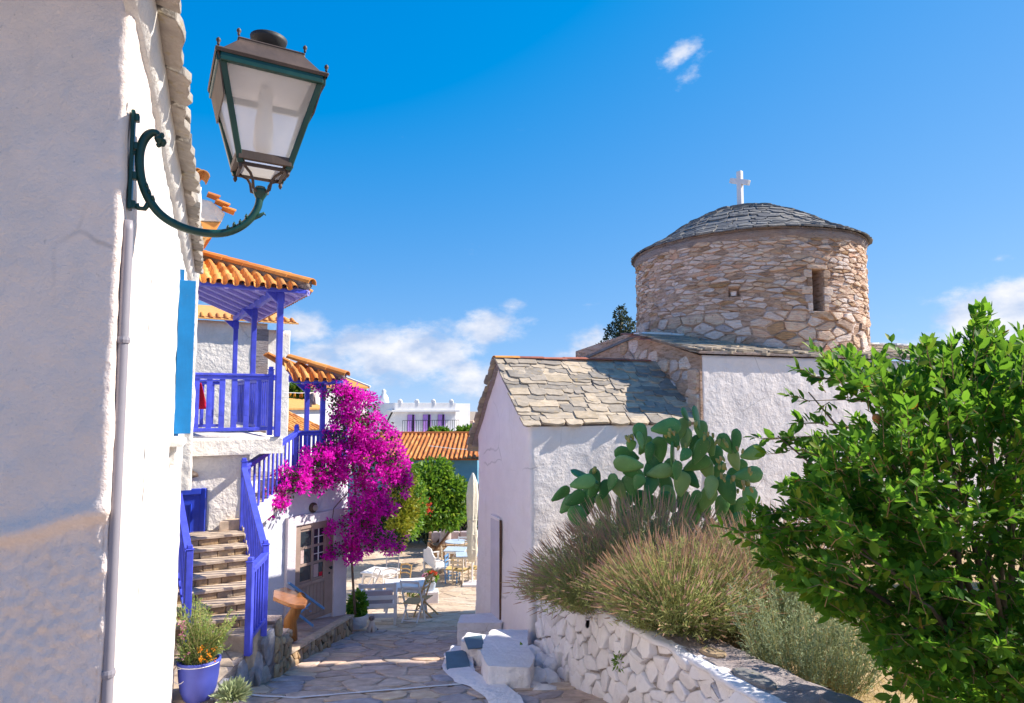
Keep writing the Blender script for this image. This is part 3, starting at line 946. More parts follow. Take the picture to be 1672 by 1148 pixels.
# ------------------------------------------------------------------ street lamp
def build_lamp():
    u = Vector((math.cos(R(28)), math.sin(R(28)), 0)); v = Vector((-u.y, u.x, 0)); up = Vector((0, 0, 1))
    plate = K + HL_n * .0 + HL_t * .10
    root = thing('street_lamp', 'old green iron wall lantern with frosted panes on a curled bracket', 'street lamp', (plate.x, plate.y, .95))
    half = .195
    C0 = P(360, 85, 2.5) + u * half + v * half
    axis = P(425, 312, C0.y)
    tiltv = (C0 - axis).normalized()
    T = Matrix.Identity(3)
    T[0][0], T[1][0], T[2][0] = u; 
    zt = tiltv; xt = (u - zt * u.dot(zt)).normalized(); yt = zt.cross(xt)
    T = Matrix((xt, yt, zt)).transposed()
    def Q(x, y, z): return C0 + T @ Vector((x, y, z))          # z = 0 at the top frame
    H = .385; hb = .092
    cor = [(-1, -1), (1, -1), (1, 1), (-1, 1)]
    mb = MB()
    for i in range(4):
        a, b = cor[i], cor[(i + 1) % 4]
        mb.bar(Q(a[0] * half, a[1] * half, -.012), Q(b[0] * half, b[1] * half, -.012), .026, .045, tiltv)
        mb.bar(Q(a[0] * half * .97, a[1] * half * .97, -.01), Q(a[0] * hb, a[1] * hb, -H), .024, .024, u)
    mb.build('lantern_frame', M['green_iron'], root, bev=.003)
    mb = MB()
    for i in range(4):
        a, b = cor[i], cor[(i + 1) % 4]
        mb.bar(Q(a[0] * (hb + .01), a[1] * (hb + .01), -H + .03), Q(b[0] * (hb + .01), b[1] * (hb + .01), -H + .03), .02, .035, tiltv)
        mb.bar(Q(a[0] * hb * .93, a[1] * hb * .93, -H), Q(b[0] * hb * .93, b[1] * hb * .93, -H), .012, .014, tiltv)
        mb.tube([Q(a[0] * hb, a[1] * hb, -H - .03), Q(a[0] * hb, a[1] * hb, -H - .018), Q(a[0] * hb, a[1] * hb, -H + .004)], [.003, .009, .006], 8)
    mb.build('lower_frame', M['rust_iron'], root, bev=.002)
    for i in range(4):
        a, b = cor[i], cor[(i + 1) % 4]
        k = .985
        mb = MB()
        q = [Q(a[0] * half * k, a[1] * half * k, -.03), Q(b[0] * half * k, b[1] * half * k, -.03), Q(b[0] * hb * k, b[1] * hb * k, -H + .02), Q(a[0] * hb * k, a[1] * hb * k, -H + .02)]
        mb.add(q, [(0, 1, 2, 3)]); mb.build('glass_pane', M['frost'], root)
    mb = MB(); mb.add([Q(a * hb * .9, b * hb * .9, -H + .004) for a, b in cor], [(0, 1, 2, 3)]); mb.build('bottom_pane', M['frost'], root)
    # roof: flared skirt, slope, flat collar, bowl chimney
    mb = MB()
    secs = [(half + .016, -.004), (half + .022, .012), (half - .005, .022), (half - .066, .100), (half - .062, .113), (half - .08, .115)]
    vs = []; fs = []
    for r_, z in secs: vs += [Q(a * r_, b * r_, z) for a, b in cor]
    for i in range(len(secs) - 1):
        for k in range(4): fs.append((i * 4 + k, i * 4 + (k + 1) % 4, (i + 1) * 4 + (k + 1) % 4, (i + 1) * 4 + k))
    fs.append(tuple((len(secs) - 1) * 4 + k for k in range(4)))
    mb.add(vs, fs); mb.build('cap', M['rust_iron'], root, bev=.004)
    mb = MB(); mb.lathe([(.045, .113), (.05, .124), (.036, .130), (.034, .142), (.056, .158), (.072, .184), (.076, .200), (.066, .200), (.03, .16)], C0, 24, T)
    mb.build('chimney', M['black_iron'], root, smooth=True)
    for a, b in cor:
        for r_, z in ((half + .01, .018), (half - .066, .115)):
            mb = MB(); c = Q(a * r_, b * r_, z)
            mb.lathe([(.003, 0), (.006, .006), (.004, .010), (.009, .018), (.008, .026), (.002, .032)], c, 8, T)
            mb.build('finial', M['rust_iron'], root, smooth=True)
    mb = MB(); mb.prism([Q(a * (half - .035), b * (half - .035), -.018) for a, b in cor], tiltv * .004); mb.build('added_reflector', M['white_paint'], root)  # white plate added under the cap to bounce light onto the panes
    for sx_ in (-1, 1):                                   # drip flaps hanging on the two sides
        mb = MB(); o_ = sx_ * (half + .008)
        sl_ = (half - hb) / H * .15
        mb.prism([Q(o_, -half - .008, .008), Q(o_, half + .008, .008), Q(o_ - sx_ * (sl_ - .006), half - .03, -.15), Q(o_ - sx_ * (sl_ - .006), -half + .03, -.15)], T @ Vector((sx_ * .005, 0, 0)))
        mb.build('side_flap', M['rust_iron'], root)
    mb = MB(); mb.lathe([(.012, -.02), (.03, -.04), (.03, -.13), (.036, -.16), (.04, -.25), (.038, -.28), (.02, -.30)], C0, 16, T)
    mb.build('bulb', M['bulb'], root, smooth=True)
    # arms from the lower corners down to the cup
    cup = axis
    for a, b in cor:
        mb = MB()
        top = Q(a * hb, b * hb, -H + .03)
        w = cup + (top - cup) * 1.0
        side = (top - cup); side.z = 0; side.normalize()
        pts = [top + tiltv * .02, top - tiltv * .02 + side * -.012, top - tiltv * .05 + side * -.045, cup + tiltv * .055 + side * .05, cup + tiltv * .015 + side * .055, cup - tiltv * .015 + side * .035, cup - tiltv * .004]
        mb.tube([pts[0]] + [sum((pts[j + k] for k in range(2)), Vector()) / 2 for j in range(len(pts) - 1)] + [pts[-1]], .0062, 8)
        mb.build('support_arm', M['rust_iron'], root, smooth=True)
    # bracket: the vertical plane through the cup at right angles to the wall
    nrm = Vector((-HL_n.y, HL_n.x, 0))
    def B(px, py): return hit(px, py, cup, nrm)
    curve = [(262, 231), (257, 219), (247, 217), (236, 227), (229, 246), (228, 270), (232, 297), (243, 325), (262, 350), (290, 368), (325, 379), (362, 381), (390, 372), (410, 356), (421, 338), (424, 322)]
    pts = [B(*c) for c in curve]
    fine = []
    for i in range(len(pts) - 1):
        p0, p1, p2, p3 = pts[max(i - 1, 0)], pts[i], pts[i + 1], pts[min(i + 2, len(pts) - 1)]
        for k in range(4):
            t = k / 4
            fine.append(.5 * ((2 * p1) + (p2 - p0) * t + (2 * p0 - 5 * p1 + 4 * p2 - p3) * t * t + (3 * p1 - p0 - 3 * p2 + p3) * t ** 3))
    fine.append(pts[-1])
    n = len(fine)
    rad = [.010 + .0075 * min(1, i / 10) - (.002 * (i / n)) for i in range(n)]
    mb = MB(); mb.tube(fine, rad, 12)
    br = mb.build('bracket', M['green_iron'], root, smooth=True)
    mb = MB()
    h = B(262, 228)
    for k, (dx, dy, r0) in enumerate(((0, 0, .019), (6, 4, .015), (-4, -8, .013), (4, -6, .012), (6, 8, .010), (-1, 8, .011))):
        c = B(260 + dx, 228 + dy) + nrm * ((k % 3) - 1) * .006
        mb.lathe([(.001, -r0), (r0 * .7, -r0 * .7), (r0, 0), (r0 * .7, r0 * .7), (.001, r0)], c, 8)
    mb.build('scroll_head', M['green_iron'], br, smooth=True)
    mb = MB(); mb.tube([B(*c) for c in ((247, 320), (243, 332), (236, 341), (226, 340), (222, 334))], [.010, .011, .010, .009, .013], 8); mb.build('scroll', M['green_iron'], br, smooth=True)
    mb = MB(); mb.tube([B(*c) for c in ((412, 357), (424, 352), (431, 348), (434, 352))], [.010, .009, .006, .002], 8); mb.build('scroll', M['green_iron'], br, smooth=True)
    for c in ((372, 376), (382, 371), (392, 367), (402, 358), (240, 308), (244, 318), (250, 328)):
        for s_ in (-1, 1):
            b_ = B(*c) + nrm * .010 * s_
            mb = MB(); mb.tube([b_, b_ + nrm * .006 * s_ + Vector((0, 0, .008)), b_ + Vector((0, 0, .02))], [.004, .007, .002], 6); mb.build('scroll_leaf', M['green_iron'], br, smooth=True)
    mb = MB(); mb.lathe([(.012, -.05), (.016, -.035), (.024, -.022), (.030, -.006), (.031, .006), (.022, .010), (.018, .018), (.006, .02)], cup, 14, T)
    mb.build('cup', M['green_iron'], root, smooth=True)
    # wall plate
    a, b = B(214, 182), B(214, 344)
    w0 = K + HL_t * .045
    q = Vector((a.x, a.y, 0))
    mb = MB()
    pc = B(217, 262)
    mb.box(pc + HL_n * -.004, (.014, .045, a.z - b.z), Matrix.Rotation(th, 3, 'Z'))
    for f in (.06, .35, .65, .94):
        c = Vector((pc.x, pc.y, b.z + (a.z - b.z) * f))
        mb.box(c + HL_n * .006, (.022, .03, .03), Matrix.Rotation(th, 3, 'Z'))
    mb.bar(B(217, 250), B(230, 250), .016); mb.bar(B(217, 336), B(228, 338), .014)
    mb.build('wall_plate', M['green_iron'], root, bev=.003)
build_lamp()

# ------------------------------------------------------------------ balcony house, canopies, stairs
BU = Vector((math.cos(R(31)), math.sin(R(31)), 0)); BV = Vector((-BU.y, BU.x, 0)); UP = Vector((0, 0, 1))
P0 = Vector((-3.57, 10.3, 0))
def bp(u, v, z): return P0 + BU * u + BV * v + UP * z
RB = Matrix.Rotation(R(31), 3, 'Z')
Z_BAL = -.50
ZLAND = -1.83
def unit_box_mesh(name, m, bev=.0):
    mb = MB(); mb.box((0, 0, 0), (1, 1, 1)); return mb.mesh(name, m, False, bev)
BOX = {}
def bar_obj(name, m, parent, a, b, w, h=None, up=(0, 0, 1), bev=.004):
    mb = MB(); mb.bar(a, b, w, h, up); return mb.build(name, M[m], parent, bev=bev)

def railing(name, label, pa, pb, parent_loc, h=.92, nb=8, w=.075, mat='blue', pa_ext=0.0, pb_ext=0.0, post_a=True, post_b=True, gap=.10, gb=.06, top=.07, flat=.042, group=None):
    """pa, pb: feet of the end posts; balusters are flat boards"""
    pa, pb = Vector(pa), Vector(pb)
    root = thing(name, label, 'railing', parent_loc, group)
    ax = (pb - pa); hd = Vector((ax.x, ax.y, 0)).normalized()
    for ok, p, ext in ((post_a, pa, pa_ext), (post_b, pb, pb_ext)):
        if not ok: continue
        mb = MB(); mb.bar(p - UP * ext, p + UP * (h + .06), w, w, hd)
        mb.bar(p + UP * (h + .06), p + UP * (h + .075), w + .018, w + .018, hd)
        mb.bar(p + UP * (h + .075), p + UP * (h + .115), w * .8, w * .8, hd)
        mb.build('post', M[mat], root, bev=.006)
    a = pa + UP * (h - .02); b = pb + UP * (h - .02)
    up_ = Vector((0, 0, 1))
    mb = MB(); mb.bar(a, b, .085, .035); mb.bar(a - UP * .045, b - UP * .045, .05, .05); mb.build('top_rail', M[mat], root, bev=.005)
    a2 = pa + UP * gap; b2 = pb + UP * gap
    mb = MB(); mb.bar(a2, b2, .05, .05); mb.build('bottom_rail', M[mat], root, bev=.004)
    L = h - .02 - gap - .09
    mb = MB(); mb.box((0, 0, 0), (flat, .022, L + .03)); mb.box((0, 0, L * .02), (flat * .55, .028, L * .55))
    me = mb.mesh('baluster', M[mat], bev=.003)
    for i in range(nb):
        p = pa.lerp(pb, (i + 1) / (nb + 1)) + UP * (gap + .025 + L / 2 - .0)
        inst('baluster', me, root, Matrix.Translation(p) @ Matrix.Rotation(math.atan2(hd.y, hd.x), 4, 'Z'))
    return root

def build_balcony_house():
    base = bp(-.8, .5, 0); base.z = gz(10.3)
    root = thing('balcony_house', 'white two storey house with rough plaster, balcony slab and blue ground floor door', 'house', base)
    # lower storey wall under the balcony
    o = bp(0, .25, 0)
    pts = [bp(-.62, .25, 0)[:2], bp(-.62, 6.0, 0)[:2], bp(-4, 6.0, 0)[:2], bp(-4, .25, 0)[:2]]
    pts = [bp(-4.2, .12, 0)[:2], bp(-.36, .12, 0)[:2], bp(-.36, 4.4, 0)[:2], bp(-4.2, 4.4, 0)[:2]]
    wall_skin(pts, .04, lambda x, y: gz(y) - .3, lambda x, y: Z_BAL - .23, .09, .012, 2.0, extra=lambda w, n: .006 * noise.noise(w * 11)).build('wall', M['plaster_rough'], root, smooth=True)
    # the balcony slab
    mb = MB()
    rows = []
    sl = wall_skin([bp(-3.2, -.02, 0)[:2], bp(.09, -.02, 0)[:2], bp(.09, 4.45, 0)[:2], bp(-3.2, 4.45, 0)[:2]], .03, lambda x, y: Z_BAL - .25, lambda x, y: Z_BAL, .06, .012, 4.0, zstep=.05)
    sl.build('balcony_slab', M['plaster_rough'], root, smooth=True)
    mb = MB(); mb.prism([bp(-3.2, 0, Z_BAL - .245), bp(.07, 0, Z_BAL - .245), bp(.07, 4.4, Z_BAL - .245), bp(-3.2, 4.4, Z_BAL - .245)], (0, 0, .02)); mb.build('slab_soffit', M['plaster_rough'], root)
    # upper storey wall at the back of the balcony
    zt = 2.0
    VW = 6.9
    sA = hit(437, 560, bp(0, VW, 0), -BV) - P0; uR = sA.dot(BU)
    wall_skin([bp(-3.5, VW, 0)[:2], bp(uR, VW, 0)[:2], bp(uR, 10.0, 0)[:2], bp(-3.5, 10.0, 0)[:2]], .05, lambda x, y: gz(y) - .2, lambda x, y: zt, .10, .016, 2.0, extra=lambda w, n: .009 * noise.noise(w * 9)).build('upper_wall', M['plaster_rough'], root, smooth=True)
    wall_skin([bp(uR, VW + .3, 0)[:2], bp(uR + .62, VW + .3, 0)[:2], bp(uR + .62, 10, 0)[:2], bp(uR, 10, 0)[:2]], .03, lambda x, y: gz(y) - .2, lambda x, y: zt - .12, .12, .006, 2.0).build('upper_side_wall', M['plaster_sun'], root, smooth=True)
    mb = MB(); mb.box(bp(uR - .14, VW - .02, .55), (.30, .05, 2.6), RB); mb.build('grey_band', M['cement'], root)  # grey upright band at the right end of the upper wall
    # its tiled eave
    lay_tiles(root, bp(uR - 1.6, VW - .12, zt + .03), BU, -BV, 2.3, .42, .19, .4, 13, 22, 'eave_tile')
    mb = MB(); mb.prism([bp(-3.4, VW - .22, zt + .0), bp(uR + .7, VW - .22, zt + .0), bp(uR + .7, 10.4, zt + .8), bp(-3.4, 10.4, zt + .8)], (0, 0, .03)); mb.build('upper_roof', M['tile'], root)
    # blue door to the left of the stairs, seen past the corner
    pl = bp(0, .105, 0)
    A = hit(325, 870, pl, -BV); A2 = hit(297, 870, pl, -BV)
    zt_, zb_ = hit(312, 806, pl, -BV).z, hit(312, 985, pl, -BV).z - .25
    l = (A2 - A).length
    w = 1.0
    def D(s, z, q=0): 
        p = Vector((A.x, A.y, 0)) - BU * s - BV * q; p.z = z; return p
    mb = MB(); mb.prism([D(0, zb_), D(w, zb_), D(w, zt_), D(0, zt_)], -BV * .03)
    dr = mb.build('door', M['door_blue'], root, bev=.004)
    for x0, x1 in ((.13, .45), (.55, .87)):
        for z0, z1 in ((zb_ + .15, zb_ + .75), (zb_ + .90, zt_ - .14)):
            mb = MB()
            for p, q in (((x0, z0), (x1, z0)), ((x1, z0), (x1, z1)), ((x1, z1), (x0, z1)), ((x0, z1), (x0, z0))):
                mb.bar(D(p[0], p[1], .036), D(q[0], q[1], .036), .03, .03)
            mb.build('door_panel', M['door_blue'], dr)
    mb = MB(); mb.bar(D(0, zt_ + .03, .03), D(w, zt_ + .03, .03), .07, .08); mb.bar(D(-.04, zb_, .03), D(-.04, zt_ + .07, .03), .08, .07)
    mb.build('door_frame', M['door_blue'], root, bev=.006)
    hp = hit(303, 930, D(0, 0, .06), -BV)
    mb = MB(); mb.bar(hp - UP * .10, hp + UP * .10, .045, .02, -BV); mb.bar(hp + UP * .03, hp + UP * .03 - BV * .05, .02, .02, UP); mb.bar(hp + UP * .03 - BV * .05, hp + UP * .03 - BV * .05 - BU * .11, .02, .02)
    mb.build('door_handle', M['steel'], dr)
    # old lamp bracket under the balcony
    c = hit(311, 775, pl - BV * .1, -BV)
    mb = MB(); mb.lathe([(.02, .06), (.09, .02), (.11, -.03), (.03, -.05)], c, 14); mb.bar(c + UP * .05, c + UP * .05 + BV * .12, .03, .03)
    r2 = thing('wall_lamp', 'small rusty round lamp above the blue door under the balcony', 'lamp', c)
    mb.build('lamp_shade', M['rust_iron'], r2, smooth=True)
    mb = MB(); mb.lathe([(.01, -.04), (.05, -.06), (.04, -.10), (.005, -.12)], c, 12); mb.build('lamp_glass', M['frost'], r2, smooth=True)

def lay_tiles(root, o, ex, down, L, slope, wid, tl, ncol, rows_max=3, name='roof_tile', rows=1, mat='tile', trim=None, pitch=.38):
    """one or more rows of half-round tiles; o is the lower left corner of the eave, rows climb against `down`"""
    me, src = TILE
    sl = (down - UP * pitch).normalized(); nn = sl.cross(ex).normalized()
    if nn.z < 0: nn = -nn
    rg = random.Random(int(abs(o.x * 100)))
    for r in range(rows):
        for c in range(ncol):
            t = (c + .5) * L / ncol
            if trim and trim(t, r): continue
            p = o + ex * t - sl * (r + 1) * tl * .86 + nn * (.012 * (r % 2) + rg.uniform(0, .006))
            d2 = (sl + nn * -.09 + ex * rg.uniform(-.025, .025)).normalized()
            Mx = frame_M(p, (ex + sl * rg.uniform(-.03, .03)) * (L / ncol * .66), d2 * tl * rg.uniform(.96, 1.04), nn * wid * .95)
            inst(name, me, root, Mx)
TILE = barrel_tile(M['tile'])
build_balcony_house()

def canopy(name, label, corner_post, posts, z_beam, ov, back, left, pitch, ncols, nrows, floorz, soffit=True, tilew=.2):
    """hip-ended tiled porch roof on blue posts. corner_post: front right post; eave runs left (-BU) and back (BV)"""
    cpst = Vector(corner_post)
    def q(u, v, z): return Vector((cpst.x, cpst.y, 0)) + BU * u + BV * v + UP * z
    root = thing(name, label, 'canopy', q(0, 0, floorz))
    for (u, v) in posts:
        mb = MB(); mb.bar(q(u, v, floorz), q(u, v, z_beam), .085, .085, BU); mb.bar(q(u, v, z_beam - .18), q(u, v, z_beam - .02), .105, .105, BU)
        pst = mb.build('post', M['blue'], root, bev=.008)
        for du, dv in ((-1, 0), (0, 1)):
            mb = MB()
            mb.prism([q(u, v, z_beam - .01) + BU * du * .04 + BV * dv * .04 - UP * .16, q(u, v, z_beam - .01) + (BU * du + BV * dv) * .22, q(u, v, z_beam - .01) + (BU * du + BV * dv) * .04], (BV if du else BU) * .05)
            mb.build('corner_bracket', M['blue'], pst)
    mb = MB(); mb.bar(q(.1, 0, z_beam + .05), q(-left, 0, z_beam + .05), .09, .12); mb.build('beam', M['blue'], root, bev=.008)
    mb = MB(); mb.bar(q(0, -.1, z_beam + .051), q(0, back, z_beam + .051), .09, .12); mb.build('beam', M['blue'], root, bev=.008)
    ze = z_beam + .12 - pitch * ov
    tmax = 2.1
    E = q(ov, -ov, ze)
    def hipp(t): return E + (-BU + BV) * t + UP * pitch * t
    # boards and rafters of the two slopes
    tm = min(tmax, left)
    A = [E, E - BU * (left + ov), E - BU * (left + ov) + BV * tm + UP * pitch * tm, hipp(tm)]
    Bq = [E, hipp(tm), hipp(tm) + BV * (back + ov - tm), E + BV * (back + ov)]
    mb = MB(); mb.prism(A, (0, 0, .02)); mb.build('soffit', M['blue_light'], root)
    mb = MB(); mb.prism(Bq, (0, 0, .021)); mb.build('soffit', M['blue_light'], root)
    n = int((left + ov) / .42)
    for i in range(n):
        s = .32 + i * .42; l = min(s, tm)
        bar_obj('rafter', 'blue_light', root, E - BU * s - UP * .03 + BV * .02, E - BU * s + (BV + UP * pitch) * l - UP * .03, .05, .06)
    n = int((back + ov) / .5)
    for i in range(n):
        s = .32 + i * .5; l = min(s, tm)
        bar_obj('rafter', 'blue_light', root, E + BV * s - UP * .03 - BU * .02, E + BV * s + (-BU + UP * pitch) * l - UP * .03, .05, .06)
    bar_obj('hip_rafter', 'blue_light', root, E - UP * .03, hipp(tm) - UP * .03, .07, .08)
    bar_obj('fascia', 'blue', root, E - BU * (left + ov) - UP * .012, E + UP * -.012, .03, .05)
    bar_obj('fascia', 'blue_light', root, E - UP * .012, E + BV * (back + ov) - UP * .012, .03, .05)
    # tiles
    me, src = TILE
    rf = thing('roof', None, None, E); rf.parent = root; rf.matrix_parent_inverse = wm(root).inverted()
    rg = random.Random(3)
    def run(ex, down, nmax, nvis):
        sl = (down - UP * pitch).normalized(); nn = ex.cross(sl).normalized()
        if nn.z < 0: nn = -nn
        tl = .31
        hz = math.sqrt(1 + pitch * pitch)
        mb = MB()
        for r in range(nrows):
            for c in range(nmax):
                t = (c + .5) * tilew
                dist = (r + .5) * tl * .84 / hz
                if dist > t + .02: continue
                p = E + ex * t + UP * .085 - sl * ((r + 1) * tl * .84 - .07) + nn * rg.uniform(0, .008)
                d2 = (sl - nn * .15 + ex * rg.uniform(-.07, .07)).normalized()
                Mx = frame_M(p, (ex + sl * rg.uniform(-.04, .04)) * tilew * .62, d2 * tl, nn * .11)
                if c < nvis: inst('roof_tile', me, rf, Mx)
                else: mb.add([Mx @ Vector(v) for v in src.v], src.f)
                p2 = p + ex * tilew * .5 - nn * .035
                Mx = frame_M(p2 + nn * .055, ex * tilew * .60, d2 * tl, -nn * .10)
                mb.add([Mx @ Vector(v) for v in src.v], src.f)
        if mb.v: mb.build('under_tiles', M['tile'], rf, kind='stuff')
    run(-BU, -BV, int((left + ov) / tilew), ncols)
    run(BV, BU, int((back + ov) / tilew), 8)
    # mortar bed and hip tiles
    hd = (hipp(1) - E).normalized(); side = hd.cross(UP).normalized(); nn = side.cross(hd)
    k = 0; s = -.02
    mb = MB(); mb.tube([hipp(i * .1) + UP * (.09 + .012 * math.sin(i * 2.1)) for i in range(int(tm / .1))], .085, 7); mb.build('mortar_bed', M['cement'], rf, smooth=True)
    while s < tm * 1.4:
        p = E + hd * (s + .42) + UP * .13
        Mx = frame_M(p, side * .24, -hd * .46 - nn * .012, nn * .22)
        inst('hip_tile', me, rf, Mx)
        s += .40; k += 1
    return root
canopy('balcony_canopy', 'blue timber balcony canopy with orange hip roof tiles over three posts', bp(0, 0, 0), [(0, 0), (0, 2.15), (0, 4.3 - .12)], 1.72, .34, 4.3, 2.3, .40, 18, 6, Z_BAL, tilew=.15)
E0 = P(527, 660, 12.5); E0.z = 0
ZT = -1.42
canopy('terrace_canopy', 'lower blue porch canopy with orange tiles behind the balcony', E0, [(0, 0), (0, 1.15)], .40, .30, 1.25, .62, .40, 12, 5, ZT, tilew=.15)

# balcony railings
railing('balcony_railing', 'blue balcony railing along the front edge of the white slab', bp(-1.30, .06, Z_BAL + .02), bp(-.10, .06, Z_BAL + .02), bp(-.6, .06, Z_BAL), h=.93, nb=6, flat=.075)
railing('balcony_railing', 'blue balcony railing going back along the side of the balcony', bp(-.02, .20, Z_BAL + .02), bp(-.02, 4.1, Z_BAL + .02), bp(0, 2, Z_BAL), h=.93, nb=22, flat=.06, post_a=False)
railing('balcony_railing', 'short inner blue railing post and rail at the far end of the balcony', bp(-1.15, 2.1, Z_BAL + .02), bp(-.5, 2.1, Z_BAL + .02), bp(-.9, 2.1, Z_BAL), h=.9, nb=3, flat=.06)
def build_red_cloth():
    a = bp(-1.42, .95, 0)
    rows = []
    top, bot = hit(324, 625, a, -BV), hit(327, 668, a, -BV)
    for i in range(9):
        f = i / 8
        rows.append([top.lerp(bot, f) + BU * ((k / 6 - .6) * (.10 + .16 * f)) + BV * (.03 * math.sin(k * 1.7 + f * 2)) for k in range(7)])
    mb = MB(); mb.grid(rows)
    o = mb.build('red_cloth', M['red_cloth'], None, smooth=True)
    md = o.modifiers.new('s', 'SOLIDIFY'); md.thickness = .006
    tag(o, 'red cloth hanging behind the balcony railing', 'cloth')
build_red_cloth()

# ------------------------------------------------------------------ neighbour sliver between the lamp house and the balcony
def build_neighbour():
    X = -.470
    c = Vector((X * 8.75, 8.75, 0))
    root = thing('neighbour_house', 'narrow white wall with broken clay roof tiles behind the near house', 'house', (c.x, c.y, gz(8.75)))
    zt = hit(325, 305, c, (0, 1, 0)).z
    wall_skin([(c - BU * 2.2)[:2], c[:2], (c + BV * 1.4)[:2], (c - BU * 2.2 + BV * 1.4)[:2]], .04, lambda x, y: hit(312, 800, c, (0, 1, 0)).z, lambda x, y: zt, .05, .014, 3.0, extra=lambda w, n: .01 * noise.noise(w * 9)).build('wall', M['plaster_rough'], root, smooth=True)
    mb = MB(); a = c - BV * .02 + BU * .005
    # ledge stones and tiles at the top
    me, src = TILE
    rg = random.Random(8)
    for px, py, s_ in ((327, 300, .17), (318, 296, .15)):
        p = hit(px, py, c + BV * .1, (0, 1, 0))
        inst('roof_tile', me, root, frame_M(p, BU * s_, -BV * .3 + UP * .05, UP * s_ * 1.1))
    q = c + BV * 1.3
    h = lambda px, py: hit(px, py, q, -BV)
    mb = MB(); mb.prism([h(300, 318), h(345, 328), h(368, 348), h(362, 362), h(300, 360)], BV * .9); mb.build('eave_corner', M['plaster_rough'], root, bev=.02)
    mb = MB(); mb.prism([h(300, 360.5), h(361, 362.5), h(346, 388), h(328, 397), h(300, 397)], BV * .85); mb.build('eave_soffit', M['tile'], root, bev=.02)
    for (xa, ya), (xb, yb) in (((338, 320), (352, 329)), ((351, 331), (366, 343)), ((362, 342), (377, 352))):
        a, b = h(xa, ya), h(xb, yb)
        inst('roof_tile', me, root, frame_M(a - BV * .02 + UP * .01, BV * .18, (b - a) * 1.25, UP * .14))
    mb = MB(); mb.prism([h(331, 388), h(338, 388), h(330, 408), h(322, 408)], BV * .8); mb.build('eave_board', M['wood_tan'], root)
build_neighbour()

# ------------------------------------------------------------------ stone stairs
SB = Vector((-3.05, 8.5, 0))            # foot of the right-hand railing
def stp(u, v, z): return Vector((SB.x, SB.y, 0)) + BU * u + BV * v + UP * z
def build_stairs():
    root = thing('stone_staircase', 'sunlit stone staircase with slab treads between two blue railings', 'stairs', stp(-.4, .8, gz(8.5)))
    z0 = -2.70; n = 7; rise = (ZLAND - z0) / n; run = .235; Wd = .98
    v0 = .05
    rg = random.Random(2)
    for i in range(n):
        v = v0 + i * run; z = z0 + (i + 1) * rise
        mb = MB(); poly = [stp(-Wd, v - .03, z - .04), stp(0.0, v - .03 + rg.uniform(-.01, .01), z - .04), stp(0.0, v + run + .01, z - .04), stp(-Wd, v + run + .01, z - .04)]
        if i == n - 1: poly[2], poly[3] = stp(.0, v + .95, z - .04), stp(-Wd, v + .95, z - .04)
        mb.prism(poly, (0, 0, .04)); st = mb.build('tread', M['tread'], root, bev=.006)
        # riser stones
        x = -Wd
        while x < -.04:
            l = min(rg.uniform(.10, .26), -x)
            mb = MB(); mb.box(stp(x + l / 2, v + .02, z - .04 - (rise - .04) / 2 - .002), (l - .008, .05, rise - .046), RB); mb.build('riser_stone', M['facing'], st, bev=.006); x += l
    # solid body and side walls
    mb = MB()
    prof = [(v0 + .015, gz(8.4) - .3)]
    for i in range(n):
        v = v0 + i * run; z = z0 + (i + 1) * rise - .042
        prof += [(v + .03, z - rise), (v + .03, z)]
    prof += [(v0 + n * run + .72, ZLAND - .042), (v0 + n * run + .72, gz(9) - .3)]
    prof[0] = (v0 + .03, gz(8.4) - .3)
    mb.prism([stp(-Wd - .0, v, z) for v, z in prof], BU * (Wd - .01)); mb.build('core', M['cement'], root)
    mb = MB(); side = [(v0, z0 - .4), (v0, z0 + .05), (v0 + n * run - .1, ZLAND + .06), (v0 + n * run + .3, ZLAND + .06), (v0 + n * run + .3, z0 - .6)]
    mb.prism([stp(-Wd - .10, v, z) for v, z in side], BU * .09); mb.build('side_wall', M['cream_wall'], root, bev=.01)
    mb = MB(); mb.prism([stp(-.004, v, z) for v, z in side], BU * .035); mb.build('string_wall', M['cream_wall'], root, bev=.008)
    # bottom landing
    mb = MB(); mb.prism([hitz(340, 1031, z0) - UP * .4, hitz(368, 1036, z0) - UP * .4, hitz(403, 1040, z0) - UP * .4, hitz(415, 1034, z0) - UP * .4, hitz(437, 1008, z0) - UP * .4, hitz(338, 985, z0) - UP * .4], (0, 0, .4)); mb.build('landing', M['tread'], root, bev=.015)
    # second flight: sloping slab along the cottage wall towards the terrace
    C = Vector((-3.93, 10.0, 0)); Dp = Vector((-3.89, 12.2, 0))
    for i in range(3):
        f0, f1 = i / 3, (i + 1) / 3
        a = C.lerp(Dp, f0) - BU * .0; b = C.lerp(Dp, f1)
        z = ZLAND + (i + 1) * (ZT - ZLAND) / 3
        mb = MB(); mb.prism([a + UP * (z - .22), b + UP * (z - .22), b - BU * .32 + UP * (z - .22), a - BU * .32 + UP * (z - .22)], (0, 0, .22)); mb.build('tread', M['tread'], root, bev=.008)
    mb = MB(); mb.bar(C + UP * (ZLAND + .02), Dp + UP * (ZT - .05), .09, .30); mb.build('upper_string', M['plaster_sun'], root, bev=.02)
    # brown stone riser at the turn
    for x in (-.28, -.11):
        mb = MB(); mb.box(stp(x, v0 + n * run + .42, ZLAND + .09), (.19, .05, .17), RB); mb.build('riser_stone', M['facing'], root, bev=.008)
    mb = MB(); mb.prism([stp(-.45, v0 + n * run + .42, ZLAND + .175), stp(0, v0 + n * run + .42, ZLAND + .175), stp(0, v0 + n * run + .95, ZLAND + .175), stp(-.45, v0 + n * run + .95, ZLAND + .175)], (0, 0, .04)); mb.build('tread', M['tread'], root, bev=.006)
build_stairs()
